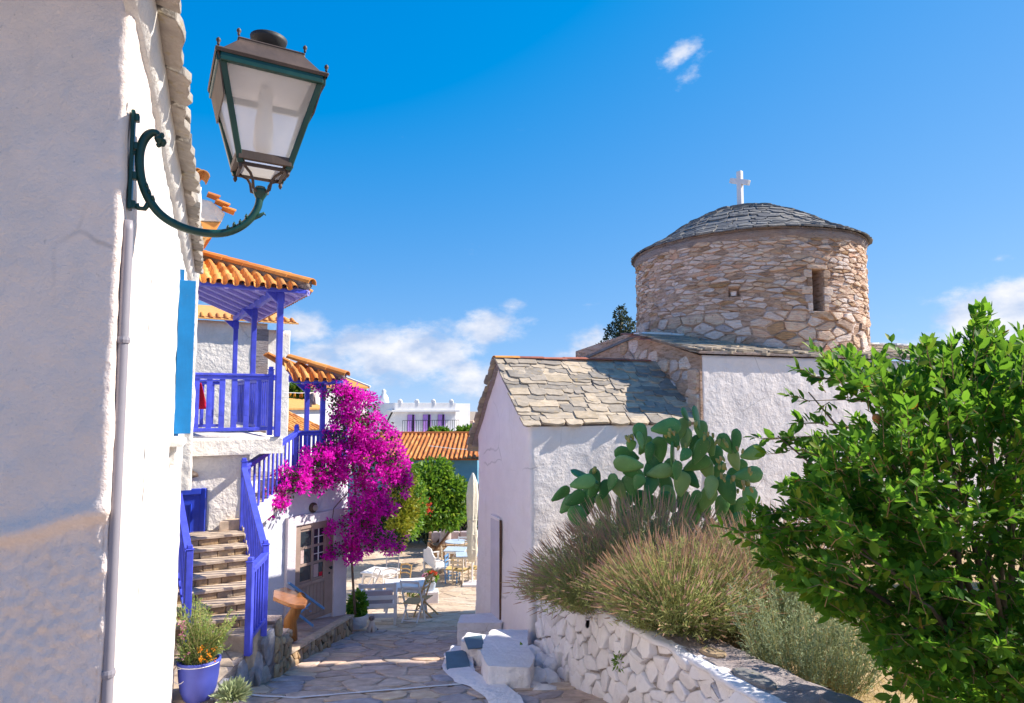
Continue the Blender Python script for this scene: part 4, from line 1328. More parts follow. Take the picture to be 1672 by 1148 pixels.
# stone skirt beside the stairs, facing the street, and the little path on top of it
def build_skirt():
    root = thing('stair_plinth', 'low plinth of upright grey stones edging the street below the stairs', 'plinth', (STREET_L, 8, gz(8)))
    A = P(372, 1118, 7.35); Bq = P(441, 1040, 8.7)
    pA, pB = Vector((-3.20, 7.25, 0)), Vector((-3.0, 8.75, 0))
    e = (pB - pA).normalized(); n = Vector((e.y, -e.x, 0)); L = (pB - pA).length
    zA0, zB0 = gz(7.25), gz(8.75); zA1, zB1 = gz(7.25) + .10, -2.78
    def fm(a, b, c):
        f = a / L; p = pA + e * a + n * c
        return Vector((p.x, p.y, (zA0 + (zB0 - zA0) * f - .02) * (1 - b) + (zA1 + (zB1 - zA1) * f) * b))
    mb = MB(); mb.prism([fm(0, -.3, 0), fm(L, -.3, 0), fm(L, 1, 0), fm(0, 1, 0)], -n * 1.15); mb.build('core', M['cement'], root)
    stones_on(fm, (0, 0, L, 1.0), .15, .7, M['facing_grey'], root, 'stone', asp=.45, gap=.006, depth=.02, h=.03, hv=.012, seed=21, tilt=.1)
    # paved top
    def ft(a, b, c):
        p = pA + e * a - n * b; f = a / L
        return Vector((p.x, p.y, zA1 + (zB1 - zA1) * f + c))
    stones_on(ft, (-.1, .0, L * .95, 1.1), .42, .34, M['tread'], root, 'paving_stone', gap=.008, depth=.02, h=.016, hv=.005, seed=5, flat=True, tilt=.02)
    # end face below the first post
    mb = MB(); mb.box(pB + Vector((-.35, .12, (gz(8.8) + -2.74) / 2)), (.72, .25, -2.74 - gz(8.8) + .0)); 
    blk = mb.build('end_block', M['cement'], root)
    fm2 = plane_map(pB + Vector((.012, -.01, gz(8.8))), (0, 1, 0), UP, (1, 0, 0))
    stones_on(fm2, (0, 0, .26, -2.76 - gz(8.8)), .13, .16, M['facing'], root, 'stone', gap=.008, depth=.02, h=.025, hv=.01, seed=8)
build_skirt()
# railings of the stairs
W1 = Vector((-3.14, 13.1, 0))
railing('stair_railing', 'blue stair railing on the door side of the stone stairs', stp(-.86, -.05, -2.66), stp(-.90, 1.35, -1.98), stp(-.86, -.05, -2.7), h=.90, nb=9, pa_ext=.12, flat=.035, post_b=False)
railing('stair_railing', 'long blue stair railing climbing on the right of the stone stairs', stp(0.0, 0.0, -2.72), (-3.93, 9.98, ZLAND + .0), stp(0, 0, -2.7), h=.92, nb=13, pa_ext=.24, flat=.035, gap=.02)
railing('stair_railing', 'blue railing of the upper flight rising behind the magenta flowers', (-3.93, 10.0, ZLAND + .0), (-3.89, 12.25, ZT + .0), (-3.93, 10, ZLAND), h=.93, nb=11, post_a=False, flat=.05, gap=.06)
railing('terrace_railing', 'blue terrace railing at the top of the stairs beside the porch post', (-3.89, 12.25, ZT), (E0.x, E0.y, ZT), (-3.89, 12.25, ZT), h=.93, nb=5, post_a=False, post_b=False, flat=.05)
railing('terrace_railing', 'blue terrace railing half buried in magenta flowers', (E0.x, E0.y, ZT), (W1.x - .06, W1.y - .10, ZT), (E0.x, E0.y, ZT), h=.93, nb=7, post_a=False, flat=.05)
railing('stair_gate', 'short blue railing section at the foot of the stairs next to the street', (-3.06, 8.06, -2.75), (-3.04, 8.50, -2.66), (-3.06, 8.1, -2.9), h=.84, nb=5, pa_ext=.16, post_b=False, flat=.03, gap=.02)

# ------------------------------------------------------------------ cottage with the taupe door
W1 = Vector((-3.14, 13.1, 0)); WE = Vector((.51, .857, 0)).normalized(); WN = Vector((WE.y, -WE.x, 0))
def build_cottage():
    root = thing('cottage', 'low white cottage with taupe glazed door and pale surround', 'house', (-3.6, 12.3, gz(12.5)))
    W0 = W1 - WE * 2.75
    def wz(x, y): 
        t = (Vector((x, y, 0)) - W0).dot(WE)
        return min(ZT - .02, ZT - .32 + .13 * t)
    pl0 = W0 - WN * 2.0; pl1 = W1 - WN * 3.2
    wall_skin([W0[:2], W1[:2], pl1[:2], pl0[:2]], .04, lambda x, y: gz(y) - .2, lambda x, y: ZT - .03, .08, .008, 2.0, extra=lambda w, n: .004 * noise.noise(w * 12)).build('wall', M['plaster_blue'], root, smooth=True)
    # terrace slab on top and a parapet kerb
    mb = MB(); mb.prism([W0 + UP * (ZT - .03) - WN * .02, W1 + UP * (ZT - .03) - WN * .02, W1 - WN * 3.2 + UP * (ZT - .03), W0 - WN * 2 + UP * (ZT - .03)], (0, 0, .03)); mb.build('terrace_floor', M['cement'], root)
    mb = MB(); mb.bar(W0 + UP * (ZT + .03), W1 + UP * (ZT + .16), .16, .20); mb.build('parapet', M['plaster_sun'], root, bev=.03)
    # door
    def T(px, py): 
        h = hit(px, py, W1, WN); return (h - W0).dot(WE), h.z
    t0, _ = T(478, 930); t1, _ = T(541, 930); zt = (T(478, 856)[1] + T(541, 850)[1]) / 2; zb = (T(541, 1000)[1] + T(478, 1030)[1]) / 2
    zb = T(530, 1003)[1]
    def q(t, z, o=0.0): return W0 + WE * t + WN * o + UP * z
    sw = (T(563, 930)[0] - t1) * .95; sl = (t0 - T(464, 930)[0])
    mb = MB()
    mb.prism([q(t0 - sl, zb - .25), q(t0 - .0, zb - .25), q(t0, zt), q(t1, zt), q(t1, zb - .25), q(t1 + sw, zb - .25), q(t1 + sw, zt + .17), q(t0 - sl, zt + .17)], WN * .07)
    mb.build('door_surround', M['frame_mauve'], root, bev=.012)
    mb = MB(); mb.prism([q(t0, zb), q(t1, zb), q(t1, zt), q(t0, zt)], WN * .018)
    door = mb.build('door', M['door_taupe'], root)
    w, h = t1 - t0, zt - zb
    f = .018
    def rect(x0, y0, x1, y1, d0, d1): 
        m_ = MB(); m_.prism([q(t0 + x0 * w, zb + y0 * h, d0), q(t0 + x1 * w, zb + y0 * h, d0), q(t0 + x1 * w, zb + y1 * h, d0), q(t0 + x0 * w, zb + y1 * h, d0)], WN * (d1 - d0)); return m_
    gx0, gx1, gy0, gy1 = .14, .74, .42, .93
    for r in ((0, 0, .12, 1), (.78, 0, 1, 1), (.12, .95, .78, 1), (.12, .36, .78, .40), (.12, 0, .78, .05)):
        rect(*r, f, f + .022).build('door_rail', M['door_taupe'], door, bev=.004)
    for i in range(7):
        x = .125 + i * .093
        rect(x + .004, .052, x + .089, .358, f, f + .010).build('door_board', M['door_taupe'], door, bev=.004)
    cols = [(.14, .42), (.48, .74)]; rws = [(.42, .57), (.595, .745), (.77, .925)]
    for ci, (a, b) in enumerate(cols):
        for (c, d) in rws:
            rect(a, c, b, d, f, f + .004).build('window_pane', M['window'], door)
            if ci == 1 and c > .5:
                rect((a + b) / 2 - .012, c, (a + b) / 2 + .012, d, f + .004, f + .012).build('glazing_bar', M['white_paint'], door)
                rect(a, (c + d) / 2 - .004, b, (c + d) / 2 + .004, f + .004, f + .0125).build('glazing_bar', M['white_paint'], door)
    for (a, b) in ((.12, .14), (.42, .48), (.74, .78)):
        rect(a, .40, b, .95, f, f + .018).build('mullion', M['door_taupe'], door)
    for (a, b) in ((.57, .595), (.745, .77)):
        rect(.14, a, .42, b, f, f + .017).build('mullion', M['door_taupe'], door); rect(.48, a, .74, b, f, f + .017).build('mullion', M['door_taupe'], door)
    rect(.64, .425, .73, .465, f + .005, f + .010).build('red_sticker', M['red_cloth'], door)
    # reflections of the white furniture, painted as pale strips on the panes
    rect(.16, .60, .24, .74, f - .001, f + .006).build('pane_reflection', M['cloth_pale'], door); rect(.50, .425, .62, .56, f - .001, f + .006).build('pane_reflection', M['cloth_pale'], door)
    c = q(t0 + .90 * w, zb + .49 * h, f + .02)
    mb = MB(); mb.lathe([(.012, 0), (.012, .03), (.028, .04), (.03, .055), (.01, .065)], c, 12, Matrix((WE, UP, WN)).transposed()); mb.lathe([(.02, 0), (.02, .012), (.003, .014)], c - UP * .10, 10, Matrix((WE, UP, WN)).transposed())
    mb.build('door_handle', M['black_iron'], door)
    # bulkhead lamp
    c = hit(513, 829, W1 + WN * .05, WN)
    rl = thing('bulkhead_lamp', 'small caged oval lamp above the taupe door', 'lamp', c)
    Mt = Matrix((WE, UP, WN)).transposed()
    mb = MB(); mb.lathe([(.09, -.04), (.09, -.01), (.075, .0), (.05, .03), (.005, .04)], c, 16, Mt); mb.build('lamp_body', M['rust_iron'], rl, smooth=True)
    mb = MB(); mb.lathe([(.055, .02), (.05, .05), (.03, .065), (.003, .07)], c, 14, Mt); mb.build('lamp_glass', M['frost'], rl, smooth=True)
    return zb
COT_ZB = build_cottage()

def build_porch():
    root = thing('porch_platform', 'raised cement porch with stone faced edge in front of the taupe door', 'platform', (-3.3, 11, gz(11)))
    def top(y): return -3.33 - .163 * (y - 9.2)
    edge = [(-3.06, 9.35), (-3.05, 10.5), (-3.04, 11.8), (-3.00, 12.95)]
    inner = [(-3.2, 13.05), (-4.5, 11.2), (-4.4, 10.6), (-3.9, 9.6), (-3.5, 9.3)]
    allp = edge + inner
    mb = MB(); n = len(allp)
    vs = [(x, y, top(y)) for x, y in allp] + [(x, y, gz(y) - .1) for x, y in allp]
    mb.add(vs, [tuple(range(n))] + [(i, (i + 1) % n, n + (i + 1) % n, n + i) for i in range(n)])
    mb.build('floor_slab', M['cement'], root)
    def fm(a, b, c):
        y = 9.35 + a; x = -3.06 + (a / 3.6) * .06 + .02
        return Vector((x + c, y, (gz(y) - .01) * (1 - b) + (top(y) - .035) * b))
    stones_on(fm, (0, 0, 3.6, 1.0), .22, .5, M['facing'], root, 'stone', asp=.25, gap=.010, depth=.05, h=.02, hv=.012, seed=31, tilt=.08)
    mb = MB()
    rows = [[(-3.06 + (y - 9.35) / 3.6 * .06 + dx, y, top(y) + dz) for dx, dz in ((-.10, .004), (.045, .006), (.05, -.03), (.0, -.034))] for y in [9.35 + i * .2 for i in range(19)]]
    mb.grid(rows); mb.build('edge_coping', M['tread'], root, bev=0)
    # rounded end pier of brown stones beside the stairs
    pr = thing('stone_pier', 'short brown stone pier between stairs and porch with white lumpy top', 'pier', (-3.2, 9.1, gz(9.1)))
    fm2 = plane_map((-2.98, 8.82, gz(9.1)), (0, 1, 0), UP, (1, 0, 0))
    mb = MB(); mb.prism([(-3.5, 8.8, gz(9.2) - .1), (-3.0, 8.82, gz(9.2) - .1), (-3.0, 9.34, gz(9.2) - .1), (-3.5, 9.36, gz(9.2) - .1)], (0, 0, .62)); mb.build('core', M['cement'], pr)
    stones_on(fm2, (0, 0, .54, .50), .15, .13, M['facing'], pr, 'stone', gap=.007, depth=.02, h=.03, hv=.012, seed=17)
    mb = MB(); mb.lathe([(.01, .22), (.12, .18), (.22, .06), (.25, -.05)], (-3.28, 8.98, gz(9.2) + .56), 12); mb.build('white_top', M['limewash'], pr, smooth=True)
build_porch()

# ------------------------------------------------------------------ chapel and domed church
CA = R(21)
CW = Vector((math.cos(CA), math.sin(CA), 0)); CG = Vector((-CW.y, CW.x, 0))       # along the side wall / along the gable
CH = Vector((.28, 10.5, 0))
def cq(a, b, z=0.0): return CH + CW * a + CG * b + UP * z
GD = 2.62                                    # gable depth
Z_EAVE = -.33
RC = Matrix.Rotation(CA, 3, 'Z')
RIDGE_B = 1.36
Z_RIDGE = .78
Z_EAVE2 = -.62
def build_chapel():
    root = thing('chapel', 'small whitewashed chapel with a stone slate roof and narrow doorway in its gable', 'chapel', (CH.x, CH.y + 1.5, gz(12)))
    L = 3.24
    def top(x, y):
        v = Vector((x, y, 0)) - CH; b = v.dot(CG)
        if b < RIDGE_B: return Z_EAVE + (Z_RIDGE - Z_EAVE) * max(0, b) / RIDGE_B - .03
        return Z_RIDGE + (Z_EAVE2 - Z_RIDGE) * (b - RIDGE_B) / (GD - RIDGE_B) - .03
    d0, d1 = None, None
    def G(px, py): 
        h = hit(px, py, CH, -CW); return (h - CH).dot(CG), h.z
    b0, b1 = G(820, 940)[0], G(806, 940)[0]; zt = G(812, 848)[1]; zb = G(812, 1024)[1]
    def niche(w, n):
        f = n.dot(Vector((-CW.x, -CW.y)))
        bulge = .05 * math.exp(-((w.z + 4.2) / .9) ** 2) + .02 * noise.noise(w * .8)
        return bulge + .005 * noise.noise(w * 9)
    sk = wall_skin([cq(0, 0)[:2], cq(L, 0)[:2], cq(L, GD)[:2], cq(0, GD)[:2]], .07, lambda x, y: gz(y) - .4, top, .07, .016, 1.6, extra=niche, cap=False)
    sk.build('wall', M['plaster_chapel'], root, smooth=True)
    # doorway: pale leaf, and a thin dark strip painted as the shade of a recess
    def D(b, z, o=0.0): return cq(-o, b, z)
    mb = MB()
    mb.prism([D(b0, zb, .03), D(b1, zb, .03), D(b1, zt, .03), D(b0, zt, .03)], -CW * .03)
    dr = mb.build('door', M['frame_mauve'], root, bev=.004)
    mb = MB(); mb.prism([D(b0 - .035, zb, .02), D(b0 - .003, zb, .02), D(b0 - .003, zt + .03, .02), D(b0 - .035, zt + .03, .02)], -CW * .035)
    mb.build('recess_strip', M['wood_brown'], root, bev=.004)
    mb = MB(); mb.prism([D(b0, zt + .003, .03), D(b1 + .03, zt + .003, .03), D(b1 + .03, zt + .06, .03), D(b0, zt + .06, .03)], -CW * .035)
    mb.build('door_lintel', M['plaster_chapel'], root, bev=.01)
    # roof
    rf = thing('roof', None, None, cq(L / 2, RIDGE_B, Z_RIDGE)); rf.parent = root; rf.matrix_parent_inverse = wm(root).inverted()
    run = RIDGE_B + .10
    s1 = (Z_RIDGE - Z_EAVE) / RIDGE_B
    dn = (-CG - UP * s1).normalized(); nn = CW.cross(-dn).normalized()
    if nn.z < 0: nn = -nn
    hyp = run * math.sqrt(1 + s1 * s1)
    mb = MB(); mb.prism([cq(-.06, RIDGE_B, Z_RIDGE - .05), cq(L, RIDGE_B, Z_RIDGE - .05), cq(L, .02, Z_EAVE - .05 + .02 * s1), cq(-.06, .02, Z_EAVE - .05 + .02 * s1)], (0, 0, .05)); mb.build('roof_bed', M['cement'], rf)
    s2 = (Z_RIDGE - Z_EAVE2) / (GD - RIDGE_B)
    mb = MB(); mb.prism([cq(-.06, RIDGE_B, Z_RIDGE - .052), cq(L, RIDGE_B, Z_RIDGE - .052), cq(L, GD + .14, Z_EAVE2 - .05 - .14 * s2), cq(-.06, GD + .14, Z_EAVE2 - .05 - .14 * s2)], (0, 0, .05)); mb.build('roof_bed', M['cement'], rf)
    rg = random.Random(6)
    var = slate_variants(12, M['slate'], 3, .09)
    def fr(t, q):
        # the roof flares a little: rows near the wall of the church kick up
        o = cq(t, RIDGE_B, Z_RIDGE + .012) + dn * q + UP * (.025 * noise.noise(Vector((t * 1.3, q * 1.3, 0))))
        return o, CW, dn, nn
    rows = []
    ex = .10
    nrow = int((hyp - .235) / ex)
    for r in range(nrow, -1, -1):
        q = r * ex + .0
        rows.append((q, .21 + rg.uniform(-.02, .03), split_len(-.13, L - .06, .16, .56, rg)))
    lay_slates(var, fr, rows, rf, rg, th=(.018, .040), tilt=.15, skew=.06)
    dn2 = (CG - UP * s2).normalized(); nn2 = CW.cross(dn2); nn2 = nn2 if nn2.z > 0 else -nn2
    def fr2(t, q): return cq(t, RIDGE_B, Z_RIDGE + .01) + dn2 * q, CW, dn2, nn2
    hyp2 = (GD + .2 - RIDGE_B) * math.sqrt(1 + s2 * s2)
    rows = [(r * .13, .24, split_len(-.14, L, .25, .6, rg)) for r in range(int(hyp2 / .13), -1, -1)]
    lay_slates(var, fr2, rows, rf, rg, th=(.025, .04), tilt=.13, single=lambda o, n: (o - CH).dot(CW) < .2, rest='slate_courses')
    # red ridge tiles
    t = -.12
    me, src = barrel_tile(M['tile_red'])
    me2, _ = barrel_tile(M['tile'])
    k = 0
    while t < L - .7:
        l = rg.uniform(.40, .48)
        p = cq(t, RIDGE_B, Z_RIDGE + .02 + rg.uniform(-.006, .01))
        inst('ridge_tile', me2 if k == 0 else me, rf, frame_M(p, -CG * .22, CW * (l + .04), UP * .10)); t += l; k += 1
build_chapel()

DC = Vector((5.33, 15.2, 0)); DR = 2.44; DZ0, DZ1 = .95, 3.38
Z_BODY = .86
A_BODY = 3.22                       # along CW: the corner of the church body
def build_church():
    root = thing('domed_church', 'old stone church with a round drum, conical slate dome and white cross', 'church', (DC.x, DC.y, gz(12)))
    # body: white wall, forward corner
    L = 7.2; Dp = 5.4
    def bq(a, b, z=0.0): return cq(A_BODY + a, -.015 + b, z)
    sk = wall_skin([bq(0, 0)[:2], bq(L, 0)[:2], bq(L, Dp)[:2], bq(0, Dp)[:2]], .03, lambda x, y: gz(y) + .4, lambda x, y: Z_BODY - .02, .09, .010, 1.3, extra=lambda w, n: .005 * noise.noise(w * 8) + .006 * noise.noise(w * 3), cap=True)
    sk.build('wall', M['plaster_chapel'], root, smooth=True)
    # bare masonry end wall rising above the chapel roof
    fm = plane_map(bq(-.0, 0, 0), CG, UP, -CW)
    mb = MB(); mb.prism([bq(-.05, .0, -.5), bq(-.05, Dp - .6, -.5), bq(-.05, Dp - .6, 1.25), bq(-.05, 2.3, 1.45), bq(-.05, .0, Z_BODY - .03)], CW * .045); mb.build('end_wall', M['drum_mortar'], root)
    def prof(b): return Z_BODY - .08 + max(0, min(b, 2.3)) * .26
    fm = plane_map(bq(-.05, 0, 0), CG, UP, -CW)
    stones_on(fm, (.01, -.5, 2.7, 1.3), .34, .22, M['drum_stone'], root, 'stone', asp=1.4, gap=.018, depth=.03, h=.03, hv=.018, seed=14, keep=lambda x, y, p: max(q[1] for q in p) < prof(x), tilt=.1)
    for z0, z1 in ((-.42, .18), (.22, .62)):
        mb = MB(); stone(mb, soften([(.02, z0), (.30, z0 + .02), (.32, z1), (.02, z1 - .02)], random.Random(3), .15), fm, .02, .055, random.Random(5), flat=True); mb.build('corner_stone', M['drum_stone'], root)
    # low slate roof from the eave up to the foot of the drum
    rf = thing('lower_roof', None, None, bq(2, .2, Z_BODY)); rf.parent = root; rf.matrix_parent_inverse = wm(root).inverted()
    rg = random.Random(9)
    var = slate_variants(9, M['slate'], 7)
    sl = .24
    dn = (-CG - UP * sl).normalized(); nn = (UP - CG * sl).normalized()
    top_b = 2.0
    mb = MB(); mb.prism([bq(-.1, -.06, Z_BODY - .0), bq(L + .1, -.06, Z_BODY - .0), bq(L + .1, top_b, Z_BODY + top_b * sl), bq(-.1, top_b, Z_BODY + top_b * sl)], (0, 0, .04)); mb.build('roof_bed', M['cement'], rf)
    def fr(t, q): return bq(t, top_b, Z_BODY + .05 + top_b * sl) + dn * q + UP * .02 * noise.noise(Vector((t, q, 3))), CW, dn, nn
    hyp = (top_b + .08) * math.sqrt(1 + sl * sl)
    rows = [(r * .115, .25, split_len(-.18, L + .1, .22, .6, rg)) for r in range(int((hyp - .25) / .115), -1, -1)]
    lay_slates(var, fr, rows, rf, rg, th=(.018, .042), tilt=.14, skew=.06)
    # second layer right at the eave makes the thick ragged edge of the photograph
    rows = [(hyp - .30, .26, split_len(-.15, L + .1, .2, .55, rg))]
    lay_slates(var, lambda t, q: (fr(t, q)[0] - UP * .045, CW, dn, nn), rows, rf, rg, th=(.03, .055), tilt=.12, skew=.06)
    me, _ = barrel_tile(M['tile_red'])
    for i in range(3):
        inst('ridge_tile', me, rf, frame_M(bq(-.14, 1.25 + i * .36, Z_BODY + .34 + i * .085), CW * .2, CG * .4 + UP * .09, UP * .1))
    # back slope and rear
    mb = MB(); mb.prism([bq(-.1, top_b, Z_BODY + top_b * sl), bq(L + .1, top_b, Z_BODY + top_b * sl), bq(L + .1, Dp + .1, Z_BODY), bq(-.1, Dp + .1, Z_BODY)], (0, 0, .05)); mb.build('rear_roof', M['dome_slate'], rf)
    # --- drum
    dr = thing('drum', None, None, DC + UP * DZ0); dr.parent = root; dr.matrix_parent_inverse = wm(root).inverted()
    wob = lambda a, z: .022 * noise.noise(Vector((math.cos(a) * 3, math.sin(a) * 3, z * 2.2))) + .014 * noise.noise(Vector((math.cos(a) * 9, math.sin(a) * 9, z * 14)))
    # openings: slit window and a small square hole (angles found from the photograph)
    def ang(px, py):
        r = ray(px, py); o = Vector((0, 0, 0)); d2 = Vector((r.x, r.y)); c2 = Vector((DC.x, DC.y))
        A_ = d2.dot(d2); B_ = -2 * d2.dot(c2); C_ = c2.dot(c2) - DR * DR
        t = (-B_ - math.sqrt(max(0, B_ * B_ - 4 * A_ * C_))) / (2 * A_)
        p = r * t; return math.atan2(p.y - DC.y, p.x - DC.x), p.z
    aw, zw1 = ang(1334, 440); _, zw0 = ang(1334, 508); ah, zh = ang(1197, 478)
    w_half = .115 / DR
    def openz(a, z, m=0.0):
        if abs(a - aw) < w_half + m / DR and zw0 - m < z < zw1 + m: return .42
        if abs(a - ah) < .085 / DR + m / DR and abs(z - zh) < .07 + m: return .12
        return 0
    a_lo, a_hi = R(-180), R(180)
    angs = sorted(set([a_lo + (a_hi - a_lo) * i / 200 for i in range(201)] + [aw - w_half, aw - w_half * .97, aw + w_half * .97, aw + w_half, ah - .034, ah - .033, ah + .033, ah + .034]))
    zsamp = sorted(set([DZ0 - .35 + (DZ1 + .03 - DZ0 + .35) * i / 44 for i in range(45)] + [zw0, zw0 + .004, zw1, zw1 - .004, zh - .07, zh - .066, zh + .066, zh + .07]))
    rws = []
    for a in angs:
        row = []
        for z in zsamp:
            r_ = DR + wob(a, z)
            dd = openz(a, z)
            if dd: r_ = DR - dd
            row.append((DC.x + math.cos(a) * r_, DC.y + math.sin(a) * r_, z))
        rws.append(row)
    mb = MB(); mb.grid(rws); mb.build('mortar_core', M['drum_mortar'], dr)
    mid = math.atan2(-DC.y, -DC.x)
    def fmap(s, z, c):
        a = mid + s / DR; r_ = DR + c
        return Vector((DC.x + math.cos(a) * r_, DC.y + math.sin(a) * r_, z))
    def keep(x, y, p):
        for q in p:
            if openz(mid + q[0] / DR, q[1], .02): return False
        return not openz(mid + x / DR, y, .02)
    h2 = lambda x, y: True
    # courses: thin schist above, bigger rubble in the lower part
    H = DZ1 - DZ0
    stones_on(fmap, (-3.95, DZ0 - .05, 3.95, DZ0 + H * .34), .36, .17, M['drum_stone'], dr, 'stone', asp=1.9, gap=.016, depth=.05, h=.026, hv=.024, seed=3, keep=keep, maxn=100, tilt=.10, rank=lambda x, y: abs(x), rest='stone_infill', jit=.014, flat=True, k=.12, j=.48)
    stones_on(fmap, (-3.95, DZ0 + H * .34, 3.95, DZ1 - .1), .29, .072, M['drum_stone'], dr, 'stone', asp=3.4, gap=.010, depth=.05, h=.018, hv=.020, seed=5, keep=keep, maxn=200, tilt=.07, rank=lambda x, y: abs(x) + (0 if h2(x, y) else 9), rest='schist_infill', jit=.010, flat=True, k=.12, j=.48)
    # window cheeks and sill stones
    for s in (-1, 1):
        n = 5
        for i in range(n):
            z0 = zw0 + (zw1 - zw0) * i / n; z1 = zw0 + (zw1 - zw0) * (i + .94) / n
            x0 = (aw - mid) * DR + s * (w_half * DR + .01); x1 = x0 + s * (.10 + .06 * ((i * 7) % 3))
            mb = MB(); stone(mb, soften([(min(x0, x1), z0), (max(x0, x1), z0), (max(x0, x1), z1), (min(x0, x1), z1)], random.Random(i), .1), fmap, .06, .03, random.Random(i), flat=True); mb.build('jamb_stone', M['drum_stone'], dr)
    sx = (aw - mid) * DR
    for i, (z0, z1, w) in enumerate(((zw1 + .005, zw1 + .09, .22), (zw0 - .05, zw0 - .005, .2), (zw0 - .13, zw0 - .055, .17))):
        mb = MB(); stone(mb, soften([(sx - w, z0), (sx + w, z0), (sx + w, z1), (sx - w, z1)], random.Random(i), .08), fmap, .06, .035, random.Random(i), flat=True); mb.build('lintel_stone', M['drum_stone'], dr)
    a0 = (ah - mid) * DR
    mb = MB(); stone(mb, soften([(a0 - .045, zh - .06), (a0 + .06, zh - .06), (a0 + .06, zh + .035), (a0 - .045, zh + .03)], random.Random(2), .12), fmap, .13, -.02, random.Random(2), flat=True); mb.build('plug_stone', M['drum_stone'], dr)
    # --- conical dome
    dm = thing('dome_roof', None, None, DC + UP * DZ1); dm.parent = root; dm.matrix_parent_inverse = wm(root).inverted()
    prof = [(2.51, 0.0), (2.29, .105), (1.98, .26), (1.62, .50), (1.21, .74), (.73, .94), (.28, 1.04), (0.0, 1.06)]
    def pr(s):          # s: 0 at the top, 1 at the rim
        f = (1 - s) * (len(prof) - 1); i = min(int(f), len(prof) - 2); t = f - i
        r0, z0 = prof[i]; r1, z1 = prof[i + 1]
        return r0 + (r1 - r0) * t, z0 + (z1 - z0) * t
    tilt_dir = Vector((math.cos(R(-10)), math.sin(R(-10)), 0))
    def cone(a, s, o=0.0):
        r_, z = pr(s); x, y = math.cos(a) * r_, math.sin(a) * r_
        return Vector((DC.x + x, DC.y + y, DZ1 + z + .018 * (x * tilt_dir.x + y * tilt_dir.y) + .02 * s * noise.noise(Vector((x, y, 0)))))
    mb = MB(); mb.grid([[cone(a * 2 * math.pi / 64, s / 14) - UP * .05 for s in range(15)] for a in range(65)]); mb.build('roof_bed', M['cement'], dm, smooth=True)
    # plaster ring under the rim
    ring = []
    for i in range(97):
        a = i * 2 * math.pi / 96; o = cone(a, 1)
        er = Vector((math.cos(a), math.sin(a), 0)); w = .02 * noise.noise(o * 2)
        b = Vector((DC.x, DC.y, 0)) + UP * o.z
        ring.append([b + er * (DR - .03) - UP * (.22 + w), b + er * (DR + .03 + w) - UP * .17, b + er * (DR + .055 + w) - UP * .07, b + er * (2.48 + w * .5) - UP * .035, b + er * 2.49])
    mb = MB(); mb.grid(ring); mb.build('eave_ring', M['cement'], dm, smooth=True)
    var = slate_variants(9, M['dome_slate'], 11)
    arc = 2.80; ex = .112
    def frd(t, q):
        s = max(.02, q / arc); r_, z = pr(s); a = t
        o = cone(a, s); o2 = cone(a, min(1.0, s + .03)) if s < .97 else o + (o - cone(a, s - .03))
        et = Vector((-math.sin(a), math.cos(a), 0)); eq = (o2 - o).normalized(); n = et.cross(eq); n = n if n.z > 0 else -n
        return o, et, eq, n
    rows = []
    for r in range(int((arc - .13) / ex), 0, -1):
        q = r * ex; r_ = max(.25, pr(q / arc)[0]); segs = []
        a = rg.uniform(0, .3)
        a_end = a + 2 * math.pi
        while a < a_end:
            l = rg.uniform(.16, .44) / (r_ + .08); l = min(l, a_end - a + .02, 1.1)
            segs.append((a, a + l)); a += l
        rows.append((q, .20, segs, r_))
    mbr = MB(); cnt = 0
    for q, Hh, segs, r_ in rows:
        for a0_, a1_ in segs:
            am = (a0_ + a1_) / 2
            o, et, eq, n = frd(am, q)
            L_ = (a1_ - a0_) * (r_ + .06) * rg.uniform(.97, 1.08)
            eqq = (eq + n * (.14 + rg.uniform(-.03, .05)) + et * rg.uniform(-.05, .05)).normalized()
            Mx = frame_M(o, et * L_, eqq * Hh * rg.uniform(.9, 1.12), n * rg.uniform(.020, .046))
            me_, src = rg.choice(var)
            facing = n.dot(-o.normalized()) + .25 > 0 and math.cos(am - mid) > -.35
            if facing and cnt < 300: inst('slate', me_, dm, Mx); cnt += 1
            else: mbr.add([Mx @ Vector(v) for v in src.v], src.f)
    if mbr.v: mbr.build('slate_courses', M['dome_slate'], dm, kind='stuff')
    # --- cross
    xp = cone(0, 0.0)
    base = Vector((P(1209, 333, 15.15).x, 15.15, xp.z - .05))
    cx = Matrix.Rotation(R(-52), 3, 'Z') @ Matrix.Rotation(R(20), 3, 'Y') 
    cv = Matrix.Rotation(R(-52), 3, 'Z')
    zc = P(1209, 280, 15.15).z
    mb = MB(); h = zc - base.z
    mb.box(base + UP * h / 2, (.115, .10, h), cv)
    mb.box(base + UP * (h - .24), (.50, .098, .115), cx)
    mb.build('cross', M['white_paint'], root, bev=.008)
build_church()

